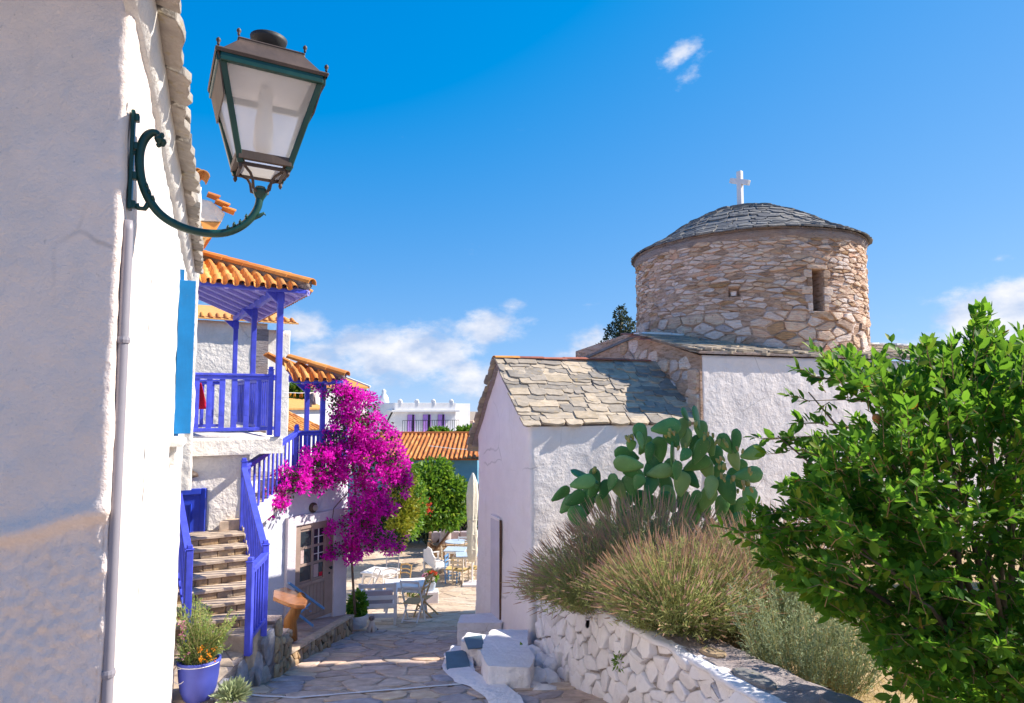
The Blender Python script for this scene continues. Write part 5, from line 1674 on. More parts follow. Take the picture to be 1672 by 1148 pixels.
# ------------------------------------------------------------------ church steps
def build_steps():
    root = thing('church_steps', 'whitewashed lumpy steps with dark blue grey painted treads at the chapel door', 'steps', (-.5, 9.8, gz(9.8)))
    def lump(name, poly, z1, m, r=.06, amp=.022, drop=.5, bulge=0.0):
        sk = wall_skin([p[:2] for p in poly], r, lambda x, y: gz(y) - .15, (z1 if callable(z1) else (lambda x, y: z1)), .045, amp, 3.0, zstep=.045, extra=lambda w, n: .006 * noise.noise(w * 12), rn=6)
        o = sk.build(name, m, root, smooth=False)
        return o
    def hz(px, py, z): return hitz(px, py, z)
    z3 = -3.62
    lump('step', [hz(746, 1017, z3), hz(820, 1017, z3), hz(822, 1000, z3), hz(752, 1003, z3)], z3, M['limewash'], .05)
    z2 = -3.36
    lump('step', [hz(752, 1046, z2 - .02), hz(786, 1064, z2 - .02), hz(800, 1038, z2 - .02), hz(764, 1033, z2 - .02)], z2 - .02, M['limewash'], .04)
    z1 = -3.52
    lump('step', [hz(727, 1080, z1), hz(728, 1118, z1), hz(782, 1122, z1), hz(770, 1058, z1), hz(738, 1054, z1)], z1, M['limewash'], .06)
    z4 = -3.08
    a_, b_ = hz(786, 1062, z4), hz(872, 1074, z4)
    lump('step', [hz(785, 1052, z4), hz(796, 1088, z4), hz(866, 1092, z4), hz(872, 1066, z4), (.22, 9.4, 0), (.24, 10.42, 0), (-.30, 10.40, 0), (-.38, 9.6, 0)], lambda x, y: -3.08 - .135 * (y - 8.2), M['limewash'], .05, .022)
    def tread(px, z, nm='tread'):
        mb = MB(); mb.prism([hz(x, y, z) for x, y in px], (0, 0, .012)); mb.build(nm, M['tread_blue'], root, bev=.004)
    tread(((727, 1066), (760, 1062), (766, 1080), (771, 1111), (733, 1114), (729, 1090)), z1 + .012)
    tread(((757, 1042), (787, 1038), (791, 1058), (764, 1061)), z2 - .006)
    # lime-washed foot that runs into the street
    rows = []
    pts = [((724, 1068), (752, 1056)), ((724, 1094), (765, 1090)), ((742, 1113), (790, 1108)), ((768, 1121), (826, 1120)), ((792, 1138), (850, 1140)), ((804, 1160), (860, 1162))]
    for i in range(len(pts) * 4 - 3):
        f = i / 4; k = min(int(f), len(pts) - 2); t = f - k
        a = [pts[k][0][j] * (1 - t) + pts[k + 1][0][j] * t for j in (0, 1)]; b = [pts[k][1][j] * (1 - t) + pts[k + 1][1][j] * t for j in (0, 1)]
        pa = hit(a[0] + 5 * noise.noise(Vector((f * 2, 0, 0))), a[1], (0, 0, -1.675), (0, .2, 1)); pb = hit(b[0], b[1], (0, 0, -1.66), (0, .2, 1))
        rows.append([pa.lerp(pb, q / 5) + UP * (.0 if q == 0 else .02 + .01 * noise.noise(pa * 3 + Vector((q, 0, 0)))) for q in range(6)])
    mb = MB(); mb.grid(rows); mb.build('limewashed_foot', M['limewash'], root, smooth=True)
build_steps()

# ------------------------------------------------------------------ garden terrace and its dry stone wall
Q0 = Vector((.36, 9.83, 0)); Q1 = Vector((2.25, 3.29, 0))       # street face of the wall, far -> near
QE = (Q1 - Q0).normalized(); QN = Vector((QE.y, -QE.x, 0))
if QN.x > 0: QN = -QN
QL = (Q1 - Q0).length
def wall_top(a):
    f = a / QL
    return -2.42 + .45 * f + .03 * noise.noise(Vector((a * 1.7, 0, 0))) - .0
GARD = -2.42
def build_garden():
    mb = MB(); rows = []
    for i in range(26):
        y = 1.5 + i * .5; row = []
        for k in range(24):
            f = k / 23
            fy = (y - Q0.y) / (Q1.y - Q0.y)
            x0 = Q0.x + (Q1.x - Q0.x) * fy + .5
            x = x0 + (15 - x0) * f ** 1.5
            z = GARD - .10 + .05 * noise.noise(Vector((x * .9, y * .9, 0))) + .03 * noise.noise(Vector((x * 3, y * 3, 0))) - .03 * max(0, x - 3) + .015 * (6 - y)
            row.append((x, y, z))
        rows.append(row)
    mb.grid(rows)
    mb.build('garden', M['earth'], kind='structure')
build_garden()
def build_retaining():
    root = thing('garden_wall', 'whitewashed dry stone garden wall with grey cement coping in the foreground', 'wall', (1.3, 6.5, gz(6.5)))
    Zb = lambda a: gz(Q0.y + QE.y * a) - .05
    def lean(b): return -.05 * b
    def fm(a, b, c):
        p = Q0 + QE * a + QN * (c + lean(b) - .0)
        p = p + QN * (.05 * noise.noise(Vector((a * .9, b, 4))))
        z0, z1 = Zb(a), wall_top(a) - .01
        return Vector((p.x, p.y, z0 + (z1 - z0) * b))
    N = 60
    mb = MB(); mb.grid([[fm(QL * i / N, k / 8, -.012 + .022 * noise.noise(Vector((i * .7, k * 1.3, 0)))) for k in range(9)] for i in range(N + 1)])
    mb.build('joint_core', M['lime_joint'], root)
    n = stones_on(fm, (0, 0, QL, .985), 0.25, .17, M['limestone_white'], root, 'stone', asp=1.25, gap=.005, depth=.08, h=.036, hv=.030, seed=12, tilt=.22, bev=.012, maxn=300, j=.48, k=.14, jit=.016, flat=True)
    # limewash brushed over the top edge
    rows = []
    for i in range(141):
        a = QL * i / 140; row = []
        e = .05 * noise.noise(Vector((a * 2.3, 8, 0))) + .03 * noise.noise(Vector((a * 7, 8, 0)))
        for b, c in ((.93 + e, .0), (.95 + e * .5, .055), (.985, .058), (1.0, .03), (1.006, -.03), (1.004, -.10 + e)):
            q = fm(a, b, c + (.026 * noise.noise(Vector((a * 3.1, b * 6, 1))) + .016 * noise.noise(Vector((a * 9, b * 14, 1))) if c > 0 else 0))
            if b > .97: q.z += .014 * noise.noise(Vector((a * 5, 0, 7)))
            row.append(q)
        rows.append(row)
    mb = MB(); mb.grid(rows); mb.build('limewashed_edge', M['limewash'], root, smooth=True)
    # cement top
    rows = []
    for i in range(91):
        a = QL * i / 90; z = wall_top(a); row = []
        for k in range(9):
            c = -.06 - .56 * k / 8
            p = Q0 + QE * a + QN * (c - .05)
            row.append(Vector((p.x, p.y, z - .004 + .02 * noise.noise(Vector((p.x * 4, p.y * 4, 0))) + .010 * noise.noise(Vector((p.x * 15, p.y * 15, 0))) - (.25 if k == 8 else 0) - (.02 if k == 7 else 0))))
        rows.append(row)
    mb = MB(); mb.grid(rows); mb.build('cement_coping', M['cement'], root, smooth=True)
    # slate and sandstone slabs bedded in the cement
    def ft(a, b, c):
        p = Q0 + QE * a - QN * b; return Vector((p.x, p.y, wall_top(a) + c))
    rg = random.Random(4)
    for i, (a, b, la, lb, m) in enumerate(((4.05, .28, .30, .16, 'facing'), (4.75, .20, .46, .17, 'dome_slate'), (5.35, .46, .38, .22, 'dome_slate'), (5.75, .30, .44, .2, 'facing_grey'), (3.2, .42, .34, .2, 'facing'), (2.6, .25, .30, .2, 'facing'), (6.1, .5, .3, .2, 'dome_slate'), (2.1, .45, .3, .2, 'facing'))):
        pts = []
        for k in range(9):
            w = 2 * math.pi * k / 9; rr = rg.uniform(.75, 1.1)
            pts.append((a + math.cos(w) * la * rr * .6, b + math.sin(w) * lb * rr * .62))
        mb = MB(); stone(mb, pts, ft, .04, .022, rg, flat=True); mb.build('coping_slab', M[m], root)
    # rubble at the foot of the chapel corner
    rb = thing('stone_rubble', 'loose limewashed rubble heaped between chapel corner and garden wall', 'rubble', (.2, 9, gz(9)))
    rg = random.Random(3)
    for (px, py, s) in ((868, 1072, .16), (886, 1080, .15), (852, 1098, .15), (874, 1108, .17), (893, 1108, .15), (846, 1126, .14), (868, 1132, .15), (890, 1135, .16), (838, 1104, .10), (858, 1148, .15), (880, 1160, .16), (900, 1085, .13)):
        d = 9.3 - (py - 1072) * .018
        p = P(px, py, d)
        mb = MB(); n = 9
        ico = bmesh.new(); bmesh.ops.create_icosphere(ico, subdivisions=2, radius=s)
        for v in ico.verts:
            v.co *= 1 + .28 * noise.noise(v.co * 5 + Vector((px, py, 0)))
            v.co.z *= .75; v.co.y *= 1.25
        me = bpy.data.meshes.new('stone'); ico.to_mesh(me); ico.free(); me.materials.append(M['limestone_white'])
        inst('stone', me, rb, Matrix.Translation(p) @ Matrix.Rotation(rg.uniform(0, 6), 4, 'Z'))
    mb = MB(); mb.prism([P(842, 1150, 8.1), P(906, 1170, 8.2), P(905, 1072, 9.9), P(862, 1066, 9.8)], (0, .3, -.3)); mb.build('rubble_core', M['limewash'], rb)
build_retaining()

# ------------------------------------------------------------------ plants
def inpoly(x, y, poly):
    c = False; n = len(poly)
    for i in range(n):
        x1, y1 = poly[i]; x2, y2 = poly[(i + 1) % n]
        if (y1 > y) != (y2 > y) and x < (x2 - x1) * (y - y1) / (y2 - y1) + x1: c = not c
    return c
def leaf_obj(name, parent, m, pts, dirs, sizes, up=None, roll=.5, wide=1.0, kind=None, tv=LEAF_V, tf=LEAF_F, smooth=False):
    sc = np.stack([sizes, np.asarray(sizes) * wide, np.asarray(sizes)], axis=1)
    me = np_mesh(name, tv, tf, bases(dirs, roll, up), np.asarray(pts), sc, m, smooth)
    o = bpy.data.objects.new(name, me)
    put(o, parent)
    if kind: o['kind'] = kind
    return o
LEAFMESH = {}
def leaf_mesh(m):
    if m not in LEAFMESH:
        mb = MB(); mb.add(LEAF_V, LEAF_F); me = bpy.data.meshes.new('leaf'); me.from_pydata(mb.v, [], mb.f); me.materials.append(M[m]); LEAFMESH[m] = me
    return LEAFMESH[m]
def leaves_split(parent, m, pts, dirs, sizes, up, roll, wide, nind, rest, rank):
    """the nind leaves with the smallest rank become leaf objects, the rest one mesh"""
    pts, dirs, sizes = np.asarray(pts), np.asarray(dirs), np.asarray(sizes)
    B = bases(dirs, roll, up)
    order = np.argsort(rank)
    me = leaf_mesh(m)
    for i in order[:nind]:
        Mx = Matrix.Identity(4); s = sizes[i]
        for r in range(3):
            Mx[r][0] = B[i, r, 0] * s; Mx[r][1] = B[i, r, 1] * s * wide; Mx[r][2] = B[i, r, 2] * s; Mx[r][3] = pts[i, r]
        inst('leaf', me, parent, Mx)
    k = order[nind:]
    sc = np.stack([sizes[k], sizes[k] * wide, sizes[k]], axis=1)
    o = bpy.data.objects.new(rest, np_mesh(rest, LEAF_V, LEAF_F, B[k], pts[k], sc, M[m])); put(o, parent); o['kind'] = 'stuff'
    return o
def blob_points(blobs, n, shell=.55, rg=nrg):
    """points in ellipsoids (c, rx, ry, rz), denser near the surface; returns points and outward directions"""
    vol = np.array([b[1] * b[3] for b in blobs]); vol = vol / vol.sum()
    idx = rg.choice(len(blobs), n, p=vol)
    u = rg.normal(size=(n, 3)); u /= np.linalg.norm(u, axis=1, keepdims=True)
    r = shell + (1 - shell) * rg.random(n) ** .7
    c = np.array([list(b[0]) for b in blobs])[idx]; s = np.array([[b[1], b[2], b[3]] for b in blobs])[idx]
    return c + u * s * r[:, None], u
def pxblob(px, py, rx, ry, d, depth=None):
    k = d / F
    return (P(px, py, d), rx * k, (depth or (rx + ry) / 2 * 1.0) * k, ry * k)

# ---- pomegranate tree on the right
def build_pomegranate():
    bx, by = 3.15, 4.55
    root = thing('pomegranate_tree', 'big leafy pomegranate bush with glossy green leaves in front of the church wall', 'tree', (bx, by, GARD - .2))
    poly = [(1236, 716), (1262, 700), (1330, 712), (1400, 668), (1410, 662), (1440, 640), (1372, 640), (1296, 648), (1326, 608), (1352, 572), (1420, 574), (1450, 600), (1478, 590), (1500, 565), (1530, 552), (1575, 560), (1592, 520), (1604, 492), (1625, 518), (1640, 552), (1680, 540),
            (1760, 560), (1900, 620), (1930, 900), (1900, 1200), (1700, 1215), (1600, 1200), (1500, 1160), (1440, 1105), (1395, 1040), (1320, 985), (1225, 915), (1180, 872), (1240, 815), (1262, 780), (1330, 770)]
    rg = random.Random(77)
    stems = MB()
    hub = [Vector((bx + rg.uniform(-.12, .12), by + rg.uniform(-.12, .12), GARD + rg.uniform(.35, .9))) for _ in range(5)]
    for h in hub:
        g = Vector((bx + rg.uniform(-.25, .25), by + rg.uniform(-.25, .25), GARD - .25))
        stems.tube([g, g.lerp(h, .5) + Vector((rg.uniform(-.05, .05), rg.uniform(-.05, .05), 0)), h], [.045, .036, .03], 7)
    limbs = []
    targets = [(1270, 712, 4.3), (1320, 640, 4.5), (1390, 590, 4.6), (1500, 570, 4.6), (1600, 520, 4.5), (1690, 560, 4.4), (1300, 830, 4.1), (1240, 870, 4.3), (1420, 720, 4.0), (1550, 680, 3.9), (1660, 720, 3.8), (1400, 900, 3.9), (1500, 980, 3.8), (1620, 940, 3.7),
               (1450, 1060, 4.0), (1560, 1110, 4.0), (1700, 1050, 3.8), (1500, 800, 5.2), (1640, 640, 5.2), (1380, 800, 5.2), (1780, 800, 4.4), (1800, 640, 4.6)]
    for px, py, d in targets:
        h = rg.choice(hub); t = P(px, py, d)
        m1 = h.lerp(t, .4) + UP * .18 * (1 if t.z > h.z else .4); m2 = h.lerp(t, .75) + UP * .12
        stems.tube([h, m1, m2, t], [.024, .016, .010, .004], 6)
        limbs.append((h, m1, m2, t))
    trunk = stems.build('trunk', M['bark'], root, smooth=True)
    pts, dirs, sz = [], [], []
    tw = MB()
    cen = Vector((3.0, 4.5, -.55))
    def spray(a, dr, L, n, s0):
        dr = dr.normalized()
        b = a + dr * L + UP * .02
        mid = a.lerp(b, .5) + Vector((rg.uniform(-.02, .02), rg.uniform(-.02, .02), rg.uniform(-.01, .03)))
        tw.tube([a, mid, b], [.0035, .0026, .0012], 4, cap=False)
        for k in range(n):
            f = (k + .6) / n
            p = (a.lerp(mid, f * 2) if f < .5 else mid.lerp(b, f * 2 - 1))
            side = Vector((rg.gauss(0, 1), rg.gauss(0, 1), rg.gauss(0, 1))); side = side - dr * side.dot(dr)
            if side.length < 1e-3: continue
            side.normalize()
            d2 = dr * rg.uniform(.35, .9) + side * rg.uniform(.5, 1.0) + UP * .22
            pts.append(p[:]); dirs.append(d2[:]); sz.append(s0 * rg.uniform(.55, 1.2))
        pts.append(b[:]); dirs.append((dr + UP * .1)[:]); sz.append(s0 * .9)
    cnt = 0; tries = 0
    clump = lambda q: noise.noise(q * 2.1) + .5 * noise.noise(q * 4.7)
    while cnt < 2750 and tries < 120000:
        tries += 1
        px = rg.uniform(1190, 1880); py = rg.uniform(478, 1210)
        if not inpoly(px, py, poly): continue
        d = 4.5 + rg.gauss(0, .48)
        d = max(3.45, min(5.6, d))
        # the far edge on the left is thinner
        if px < 1340 and abs(d - 4.4) > .4: continue
        p = P(px, py, d)
        if clump(p) < (-.30 if px > 1450 else -.24 if py > 800 else -.10 if px > 1380 else .0) + .1 * rg.random(): continue
        if px > 1760 and rg.random() < .5: continue
        out = (p - cen); out.y *= .8
        dr = out.normalized() * .8 + UP * .45 + Vector((rg.gauss(0, .35), rg.gauss(0, .35), rg.gauss(0, .3)))
        L = rg.uniform(.12, .24)
        tip = p + dr.normalized() * L
        tx, ty = proj(tip)
        if not inpoly(tx, ty, poly): continue
        if not inpoly(tx + (tx - px) * .35, ty + (ty - py) * .35 - 8, poly) and rg.random() < .6: continue
        spray(p, dr, L, rg.randint(9, 15), rg.uniform(.062, .092)); cnt += 1
    # long young shoots that break the outline
    for a, b, d in (((1606, 620), (1606, 515), 4.5), ((1596, 600), (1588, 560), 4.5), ((1630, 620), (1632, 560), 4.5), ((1540, 640), (1512, 575), 4.6), ((1560, 630), (1552, 570), 4.6), ((1490, 640), (1472, 570), 4.6), ((1420, 650), (1350, 582), 4.6),
                    ((1440, 660), (1382, 578), 4.6), ((1430, 650), (1432, 585), 4.6), ((1460, 660), (1300, 655), 4.5), ((1440, 640), (1310, 612), 4.5), ((1430, 620), (1330, 590), 4.5), ((1400, 720), (1245, 716), 4.3), ((1380, 760), (1262, 728), 4.3), ((1400, 700), (1290, 692), 4.3), ((1350, 860), (1196, 872), 4.2), ((1340, 840), (1240, 835), 4.2),
                    ((1400, 960), (1270, 920), 4.1), ((1500, 1080), (1470, 1135), 4.0), ((1540, 1080), (1530, 1140), 3.9), ((1660, 620), (1668, 550), 4.4), ((1570, 1040), (1600, 1130), 3.9), ((1360, 960), (1300, 955), 4.1)):
        A, B_ = P(*a, d), P(*b, d)
        n = max(2, int((B_ - A).length / .13))
        tw.tube([A, A.lerp(B_, .5) + UP * .02, B_], [.006, .004, .002], 5)
        for k in range(n):
            q = A.lerp(B_, (k + .3) / n)
            spray(q, (B_ - A).normalized() * .9 + Vector((rg.gauss(0, .35), rg.gauss(0, .35), rg.gauss(0, .35))), rg.uniform(.10, .17), 9, .088)
    t2 = tw.build('twigs', M['bark_tan'], root); t2['kind'] = 'stuff'
    pa = np.asarray(pts)
    leaves_split(root, 'leaf_pom', pts, dirs, sz, (0, -.35, 1), .55, 1.28, 300, 'crown', pa[:, 1] + .3 * np.abs(pa[:, 0] - 2.6))
    # a few turning leaves
    k = [rg.randrange(len(pts)) for _ in range(55)]
    leaf_obj('yellow_leaves', root, M['yellow_leaf'], [(Vector(pts[i]) + Vector((0, -.04, .01)))[:] for i in k], [dirs[i] for i in k], [sz[i] * .9 for i in k], kind='stuff')
    for px, py, d in ((1431, 683, 4.25), (1474, 729, 4.1)):
        c = P(px, py, d); mb = MB(); mb.lathe([(.004, -.026), (.018, -.022), (.026, -.004), (.022, .016), (.010, .024), (.013, .036), (.004, .034)], c, 10, Matrix.Rotation(R(150), 3, 'X'))
        mb.build('fruit', M['tile'], root, smooth=True)
build_pomegranate()

# ---- lavender
BLADE_V = [(0, -.5, 0), (0, .5, 0), (.5, .42, .03), (.5, -.42, .03), (1, .1, 0), (1, -.1, 0)]
BLADE_F = [(0, 1, 2, 3), (3, 2, 4, 5)]
SPIKE_V = [(0, -.35, 0), (.3, -.5, 0), (1, -.12, 0), (1, .12, 0), (.3, .5, 0), (0, .35, 0), (0, 0, -.35), (.3, 0, -.5), (1, 0, -.12), (1, 0, .12), (.3, 0, .5), (0, 0, .35)]
SPIKE_F = [(0, 1, 4, 5), (1, 2, 3, 4), (6, 7, 10, 11), (7, 8, 9, 10)]
def lavender(label, base, rad, height, nstem, lean=(0, 0), seed=1, flower=1.0, droop=.5, hs=1.0):
    base = Vector(base)
    root = thing('lavender_bush', label, 'lavender', base)
    g = np.random.default_rng(seed)
    a = g.random(nstem) * 2 * np.pi; rr = np.sqrt(g.random(nstem))
    fan = rr * 1.0
    b0 = np.stack([np.cos(a) * rr * rad * .45, np.sin(a) * rr * rad * .45, np.zeros(nstem)], 1) + np.array(base)
    out = np.stack([np.cos(a) * fan + lean[0], np.sin(a) * fan + lean[1], np.full(nstem, 1.05)], 1)
    out += g.normal(size=out.shape) * .13
    out /= np.linalg.norm(out, axis=1, keepdims=True)
    L = height * (.72 + .38 * g.random(nstem)) * (1 - .10 * rr) * hs
    def at(f):
        q = b0 + out * (L * f)[:, None]
        q[:, 2] -= droop * rad * .32 * rr * f * f
        q[:, 0] += .02 * np.sin(f * 5 + a * 3)
        return q
    segs = [at(0.0), at(.35), at(.7), at(.86)]
    P_, D_, S_, Wd = [], [], [], []
    for i in range(3):
        d = segs[i + 1] - segs[i]; l = np.linalg.norm(d, axis=1)
        P_.append(segs[i]); D_.append(d); S_.append(np.stack([l, np.full(nstem, .0055), l], 1))
    P_ = np.concatenate(P_); D_ = np.concatenate(D_); S_ = np.concatenate(S_)
    me = np_mesh('stems', BLADE_V, BLADE_F, bases(D_), P_, S_, M['lav_stem']); o = put(bpy.data.objects.new('stems', me), root); o['kind'] = 'stuff'
    # narrow leaves
    n = nstem * 11
    i = g.integers(0, nstem, n); f = .10 + .72 * g.random(n) ** .8
    q = b0[i] + out[i] * (L[i] * f)[:, None]; q[:, 2] -= droop * rad * .32 * rr[i] * f * f
    d = out[i] * .9 + g.normal(size=(n, 3)) * .55
    s = .045 + .035 * g.random(n)
    me = np_mesh('foliage', BLADE_V, BLADE_F, bases(d), q + g.normal(size=q.shape) * .014, np.stack([s, np.full(n, .0085), s], 1), M['lav_leaf']); o = put(bpy.data.objects.new('foliage', me), root); o['kind'] = 'stuff'
    # flower spikes
    m = int(nstem * .72 * flower); i = g.permutation(nstem)[:m]
    p = at(.83)[i]; e = at(1.0)[i]
    d = e - p; l = np.linalg.norm(d, axis=1) * (.55 + .50 * g.random(m))
    me = np_mesh('flower_spikes', SPIKE_V, SPIKE_F, bases(d), p, np.stack([l, np.full(m, .0125), np.full(m, .0125)], 1), M['lav_flower']); o = put(bpy.data.objects.new('flower_spikes', me), root); o['kind'] = 'stuff'
    return root
lavender('lavender bush hanging over the left end of the white garden wall', (1.02, 8.25, -2.42), .82, 1.06, 1600, (-.28, -.10), 3, droop=1.3)
lavender('widest lavender bush with brown spikes at the middle of the wall', (1.72, 7.05, -2.30), .84, 1.10, 2000, (.0, -.12), 5, droop=1.0)
lavender('paler lavender bush growing behind in front of the cactus', (1.75, 8.6, -2.4), .85, 1.38, 1700, (0, -.05), 7)
lavender('thin lavender bush next to the grey shrub and pomegranate', (2.75, 7.6, -2.4), .75, 1.32, 1200, (.05, -.1), 9)
lavender('green young lavender bush between the two front bushes', (2.3, 7.3, -2.4), .6, .85, 900, (.1, -.15), 12, flower=.6)
def grey_shrub():
    root = thing('grey_shrub', 'silvery grey green shrub beside the wall coping under the pomegranate', 'shrub', (2.55, 6.1, GARD))
    g = np.random.default_rng(5)
    n = 420
    a = g.random(n) * 2 * np.pi; rr = np.sqrt(g.random(n))
    b0 = np.stack([2.62 + np.cos(a) * rr * .42, 6.15 + np.sin(a) * rr * .5, np.full(n, GARD - .02)], 1)
    d = np.stack([np.cos(a) * rr * .5, np.sin(a) * rr * .5, np.full(n, 1.0)], 1) + g.normal(size=(n, 3)) * .16
    d /= np.linalg.norm(d, axis=1, keepdims=True); L = .48 + .42 * g.random(n)
    k = 46; f = g.random((n, k)) * .92 + .08
    q = (b0[:, None] + d[:, None] * (L[:, None] * f)[..., None]).reshape(-1, 3)
    dd = np.repeat(d, k, 0) * .8 + g.normal(size=(n * k, 3)) * .6
    s = .022 + .020 * g.random(n * k)
    leaf_obj('foliage', root, M['silver_leaf'], q + g.normal(size=q.shape) * .012, dd, s, wide=.75, kind='stuff')
    me = np_mesh('stems', BLADE_V, BLADE_F, bases(d), b0, np.stack([L, np.full(n, .006), L], 1), M['lav_stem']); o = put(bpy.data.objects.new('stems', me), root); o['kind'] = 'stuff'
grey_shrub()
def dry_twigs():
    root = thing('dead_twigs', 'leafless tan dead twigs sprawling on the wall coping below the lavender', 'twigs', (1.95, 6.5, GARD))
    rg = random.Random(8)
    for i in range(13):
        a = Vector((1.98 + rg.uniform(-.05, .05), 6.55 + rg.uniform(-.05, .05), GARD + .02))
        d = Vector((rg.uniform(-.7, .9), rg.uniform(-.7, .1), rg.uniform(.15, .9))).normalized()
        L = rg.uniform(.25, .5); mb = MB()
        p1 = a + d * L * .5 + Vector((0, 0, .04)); p2 = a + d * L
        mb.tube([a, p1, p2], [.009, .006, .003], 5)
        for k in range(5):
            f = rg.uniform(.35, .95); q = a.lerp(p2, f)
            mb.tube([q, q + (d + Vector((rg.gauss(0, .6), rg.gauss(0, .6), rg.uniform(0, .6)))) * .10], [.0035, .0015], 4)
        mb.build('twig', M['bark_tan'], root)
dry_twigs()

# ---- prickly pear
def build_cactus():
    root = thing('prickly_pear', 'tall prickly pear cactus with green pads against the chapel wall', 'cactus', (2.6, 9.5, GARD))
    rg = random.Random(4)
    pads = [(958, 500, 125, 82, -15), (1095, 460, 155, 80, 80), (1200, 525, 128, 58, 5), (1262, 408, 128, 48, -10), (1200, 392, 82, 36, -25), (1255, 552, 105, 72, 30), (1280, 590, 155, 88, 25), (1130, 620, 155, 36, 0), (1200, 610, 78, 62, 40),
            (1265, 660, 145, 78, 65), (1155, 695, 98, 62, 5), (1420, 550, 125, 74, -35), (1477, 535, 130, 36, 2), (1565, 602, 125, 84, 72), (1470, 640, 115, 82, -20), (1545, 720, 150, 80, 85), (1430, 800, 160, 105, -20), (1340, 790, 125, 68, 10), (1255, 850, 95, 58, 20),
            (1060, 702, 135, 72, 75), (1060, 580, 135, 92, -10), (1005, 600, 112, 62, 10), (880, 610, 135, 68, -72), (890, 662, 155, 62, -82), (945, 760, 82, 68, 20), (920, 705, 135, 74, -60), (710, 740, 112, 58, -10), (640, 762, 135, 62, 75), (650, 730, 155, 26, -65),
            (520, 825, 115, 48, 55), (800, 760, 95, 52, 15), (1550, 840, 105, 88, 15), (1130, 520, 115, 84, -35), (955, 532, 92, 42, -10), (905, 560, 62, 56, 0), (1320, 690, 120, 80, -20), (1380, 700, 110, 70, 30), (1180, 770, 130, 90, 10), (1100, 780, 130, 85, -30), (1010, 780, 120, 80, 20),
            (840, 800, 120, 70, -30), (760, 800, 110, 70, 20), (690, 830, 110, 70, -40), (1400, 900, 140, 90, 10), (1300, 900, 130, 90, -20), (1190, 880, 140, 90, 5), (1080, 880, 140, 90, 20), (960, 870, 130, 85, -15), (1500, 900, 120, 80, 20), (1330, 560, 120, 70, -25), (1010, 680, 110, 70, 40), (1230, 740, 120, 75, -40), (600, 850, 120, 80, 60), (660, 890, 130, 80, 10), (760, 880, 130, 85, -20), (860, 880, 130, 85, 25), (560, 880, 120, 70, 40), (900, 780, 120, 80, -20), (1480, 740, 120, 80, -30), (1500, 690, 110, 70, 10), (1130, 690, 120, 80, -20), (1040, 640, 120, 80, 10), (1180, 470, 120, 80, 20), (1290, 480, 115, 75, -15), (1370, 620, 120, 80, -10), (980, 560, 110, 70, 30), (900, 640, 110, 75, -30), (1320, 850, 140, 90, 25), (1110, 850, 140, 90, -15), (1000, 900, 140, 90, 10), (1250, 930, 150, 95, -5), (1450, 930, 150, 95, 15), (700, 800, 110, 70, 30)] + [(620 + 100 * q + 30 * ((q * 7) % 3), 960 + 40 * ((q * 5) % 3), 150, 95, (q * 37) % 60 - 30) for q in range(10)]
    mb = MB(); n = 16; rings = []
    vs = []; prof = [(.0, .10), (.08, .17), (.25, .33), (.45, .44), (.65, .5), (.82, .46), (.93, .32), (1.0, .06)]
    for f, w in prof:
        th_ = .085 * (1 - .45 * f) * (w / .5) ** .5
        for k in range(n):
            a = 2 * math.pi * k / n
            vs.append((math.cos(a) * w, math.sin(a) * th_, f))
    fs = [(i * n + k, i * n + (k + 1) % n, (i + 1) * n + (k + 1) % n, (i + 1) * n + k) for i in range(len(prof) - 1) for k in range(n)]
    fs += [tuple(reversed(range(n))), tuple((len(prof) - 1) * n + k for k in range(n))]
    mb.add(vs, fs); me = mb.mesh('pad', M['cactus'], True)
    mbf = MB(); mbf.lathe([(.15, 0), (.42, .25), (.5, .6), (.42, .95), (.2, .9)], (0, 0, 0), 8); mef = mbf.mesh('fruit', M['cactus_fruit'], True)
    placed = []
    for i, (zx, zy, l, w, ang) in enumerate(pads):
        px, py = 760 + zx / 3.344, 560 + zy / 3.344
        depth = 9.35 + rg.uniform(-.25, .25) + (.32 if i > 34 else 0)
        c = P(px, py, depth); k = depth / F
        L = l * 1.06 / 3.344 * k; Wv = w * 1.02 / 3.344 * k; Wr = max(Wv, L * .58)
        yaw = math.acos(min(1, Wv / Wr)) * rg.choice((-1, 1))
        if abs(yaw) < .2: yaw = rg.uniform(-.35, .35)
        ax = Vector((math.sin(R(ang)), rg.uniform(-.25, .15), math.cos(R(ang)))).normalized()
        face = Vector((math.sin(yaw), -math.cos(yaw), 0)); face = (face - ax * face.dot(ax)).normalized()
        side = face.cross(ax)
        Mx = frame_M(c - ax * L / 2, side * Wr, face * L, ax * L)
        inst('pad', me, root, Mx)
        placed.append((c, ax, side, face, L, Wr))
    for (zx, zy, q) in ((890, 520, 4), (1095, 490, 4), (1130, 490, 3), (1330, 505, 4), (1370, 535, 5), (1400, 545, 3), (1400, 680, 4), (1410, 735, 5), (1440, 745, 4), (1540, 700, 3), (1535, 770, 4), (1580, 800, 3), (1390, 640, 4), (1245, 440, 3), (700, 700, 2), (1505, 585, 2), (1180, 570, 2), (1510, 800, 2)):
        for j in range(q):
            c = P(760 + (zx + rg.uniform(-28, 28)) / 3.344, 560 + (zy + rg.uniform(-12, 12)) / 3.344, 9.15 + rg.uniform(-.15, .2))
            ax = Vector((rg.uniform(-.5, .5), rg.uniform(-.3, .2), 1)).normalized(); s = rg.uniform(.07, .10)
            sd = ax.cross(Vector((0, 1, 0))).normalized(); f = ax.cross(sd)
            inst('fruit', mef, root, frame_M(c - ax * s * .5, sd * s * .52, f * s * .52, ax * s))
build_cactus()

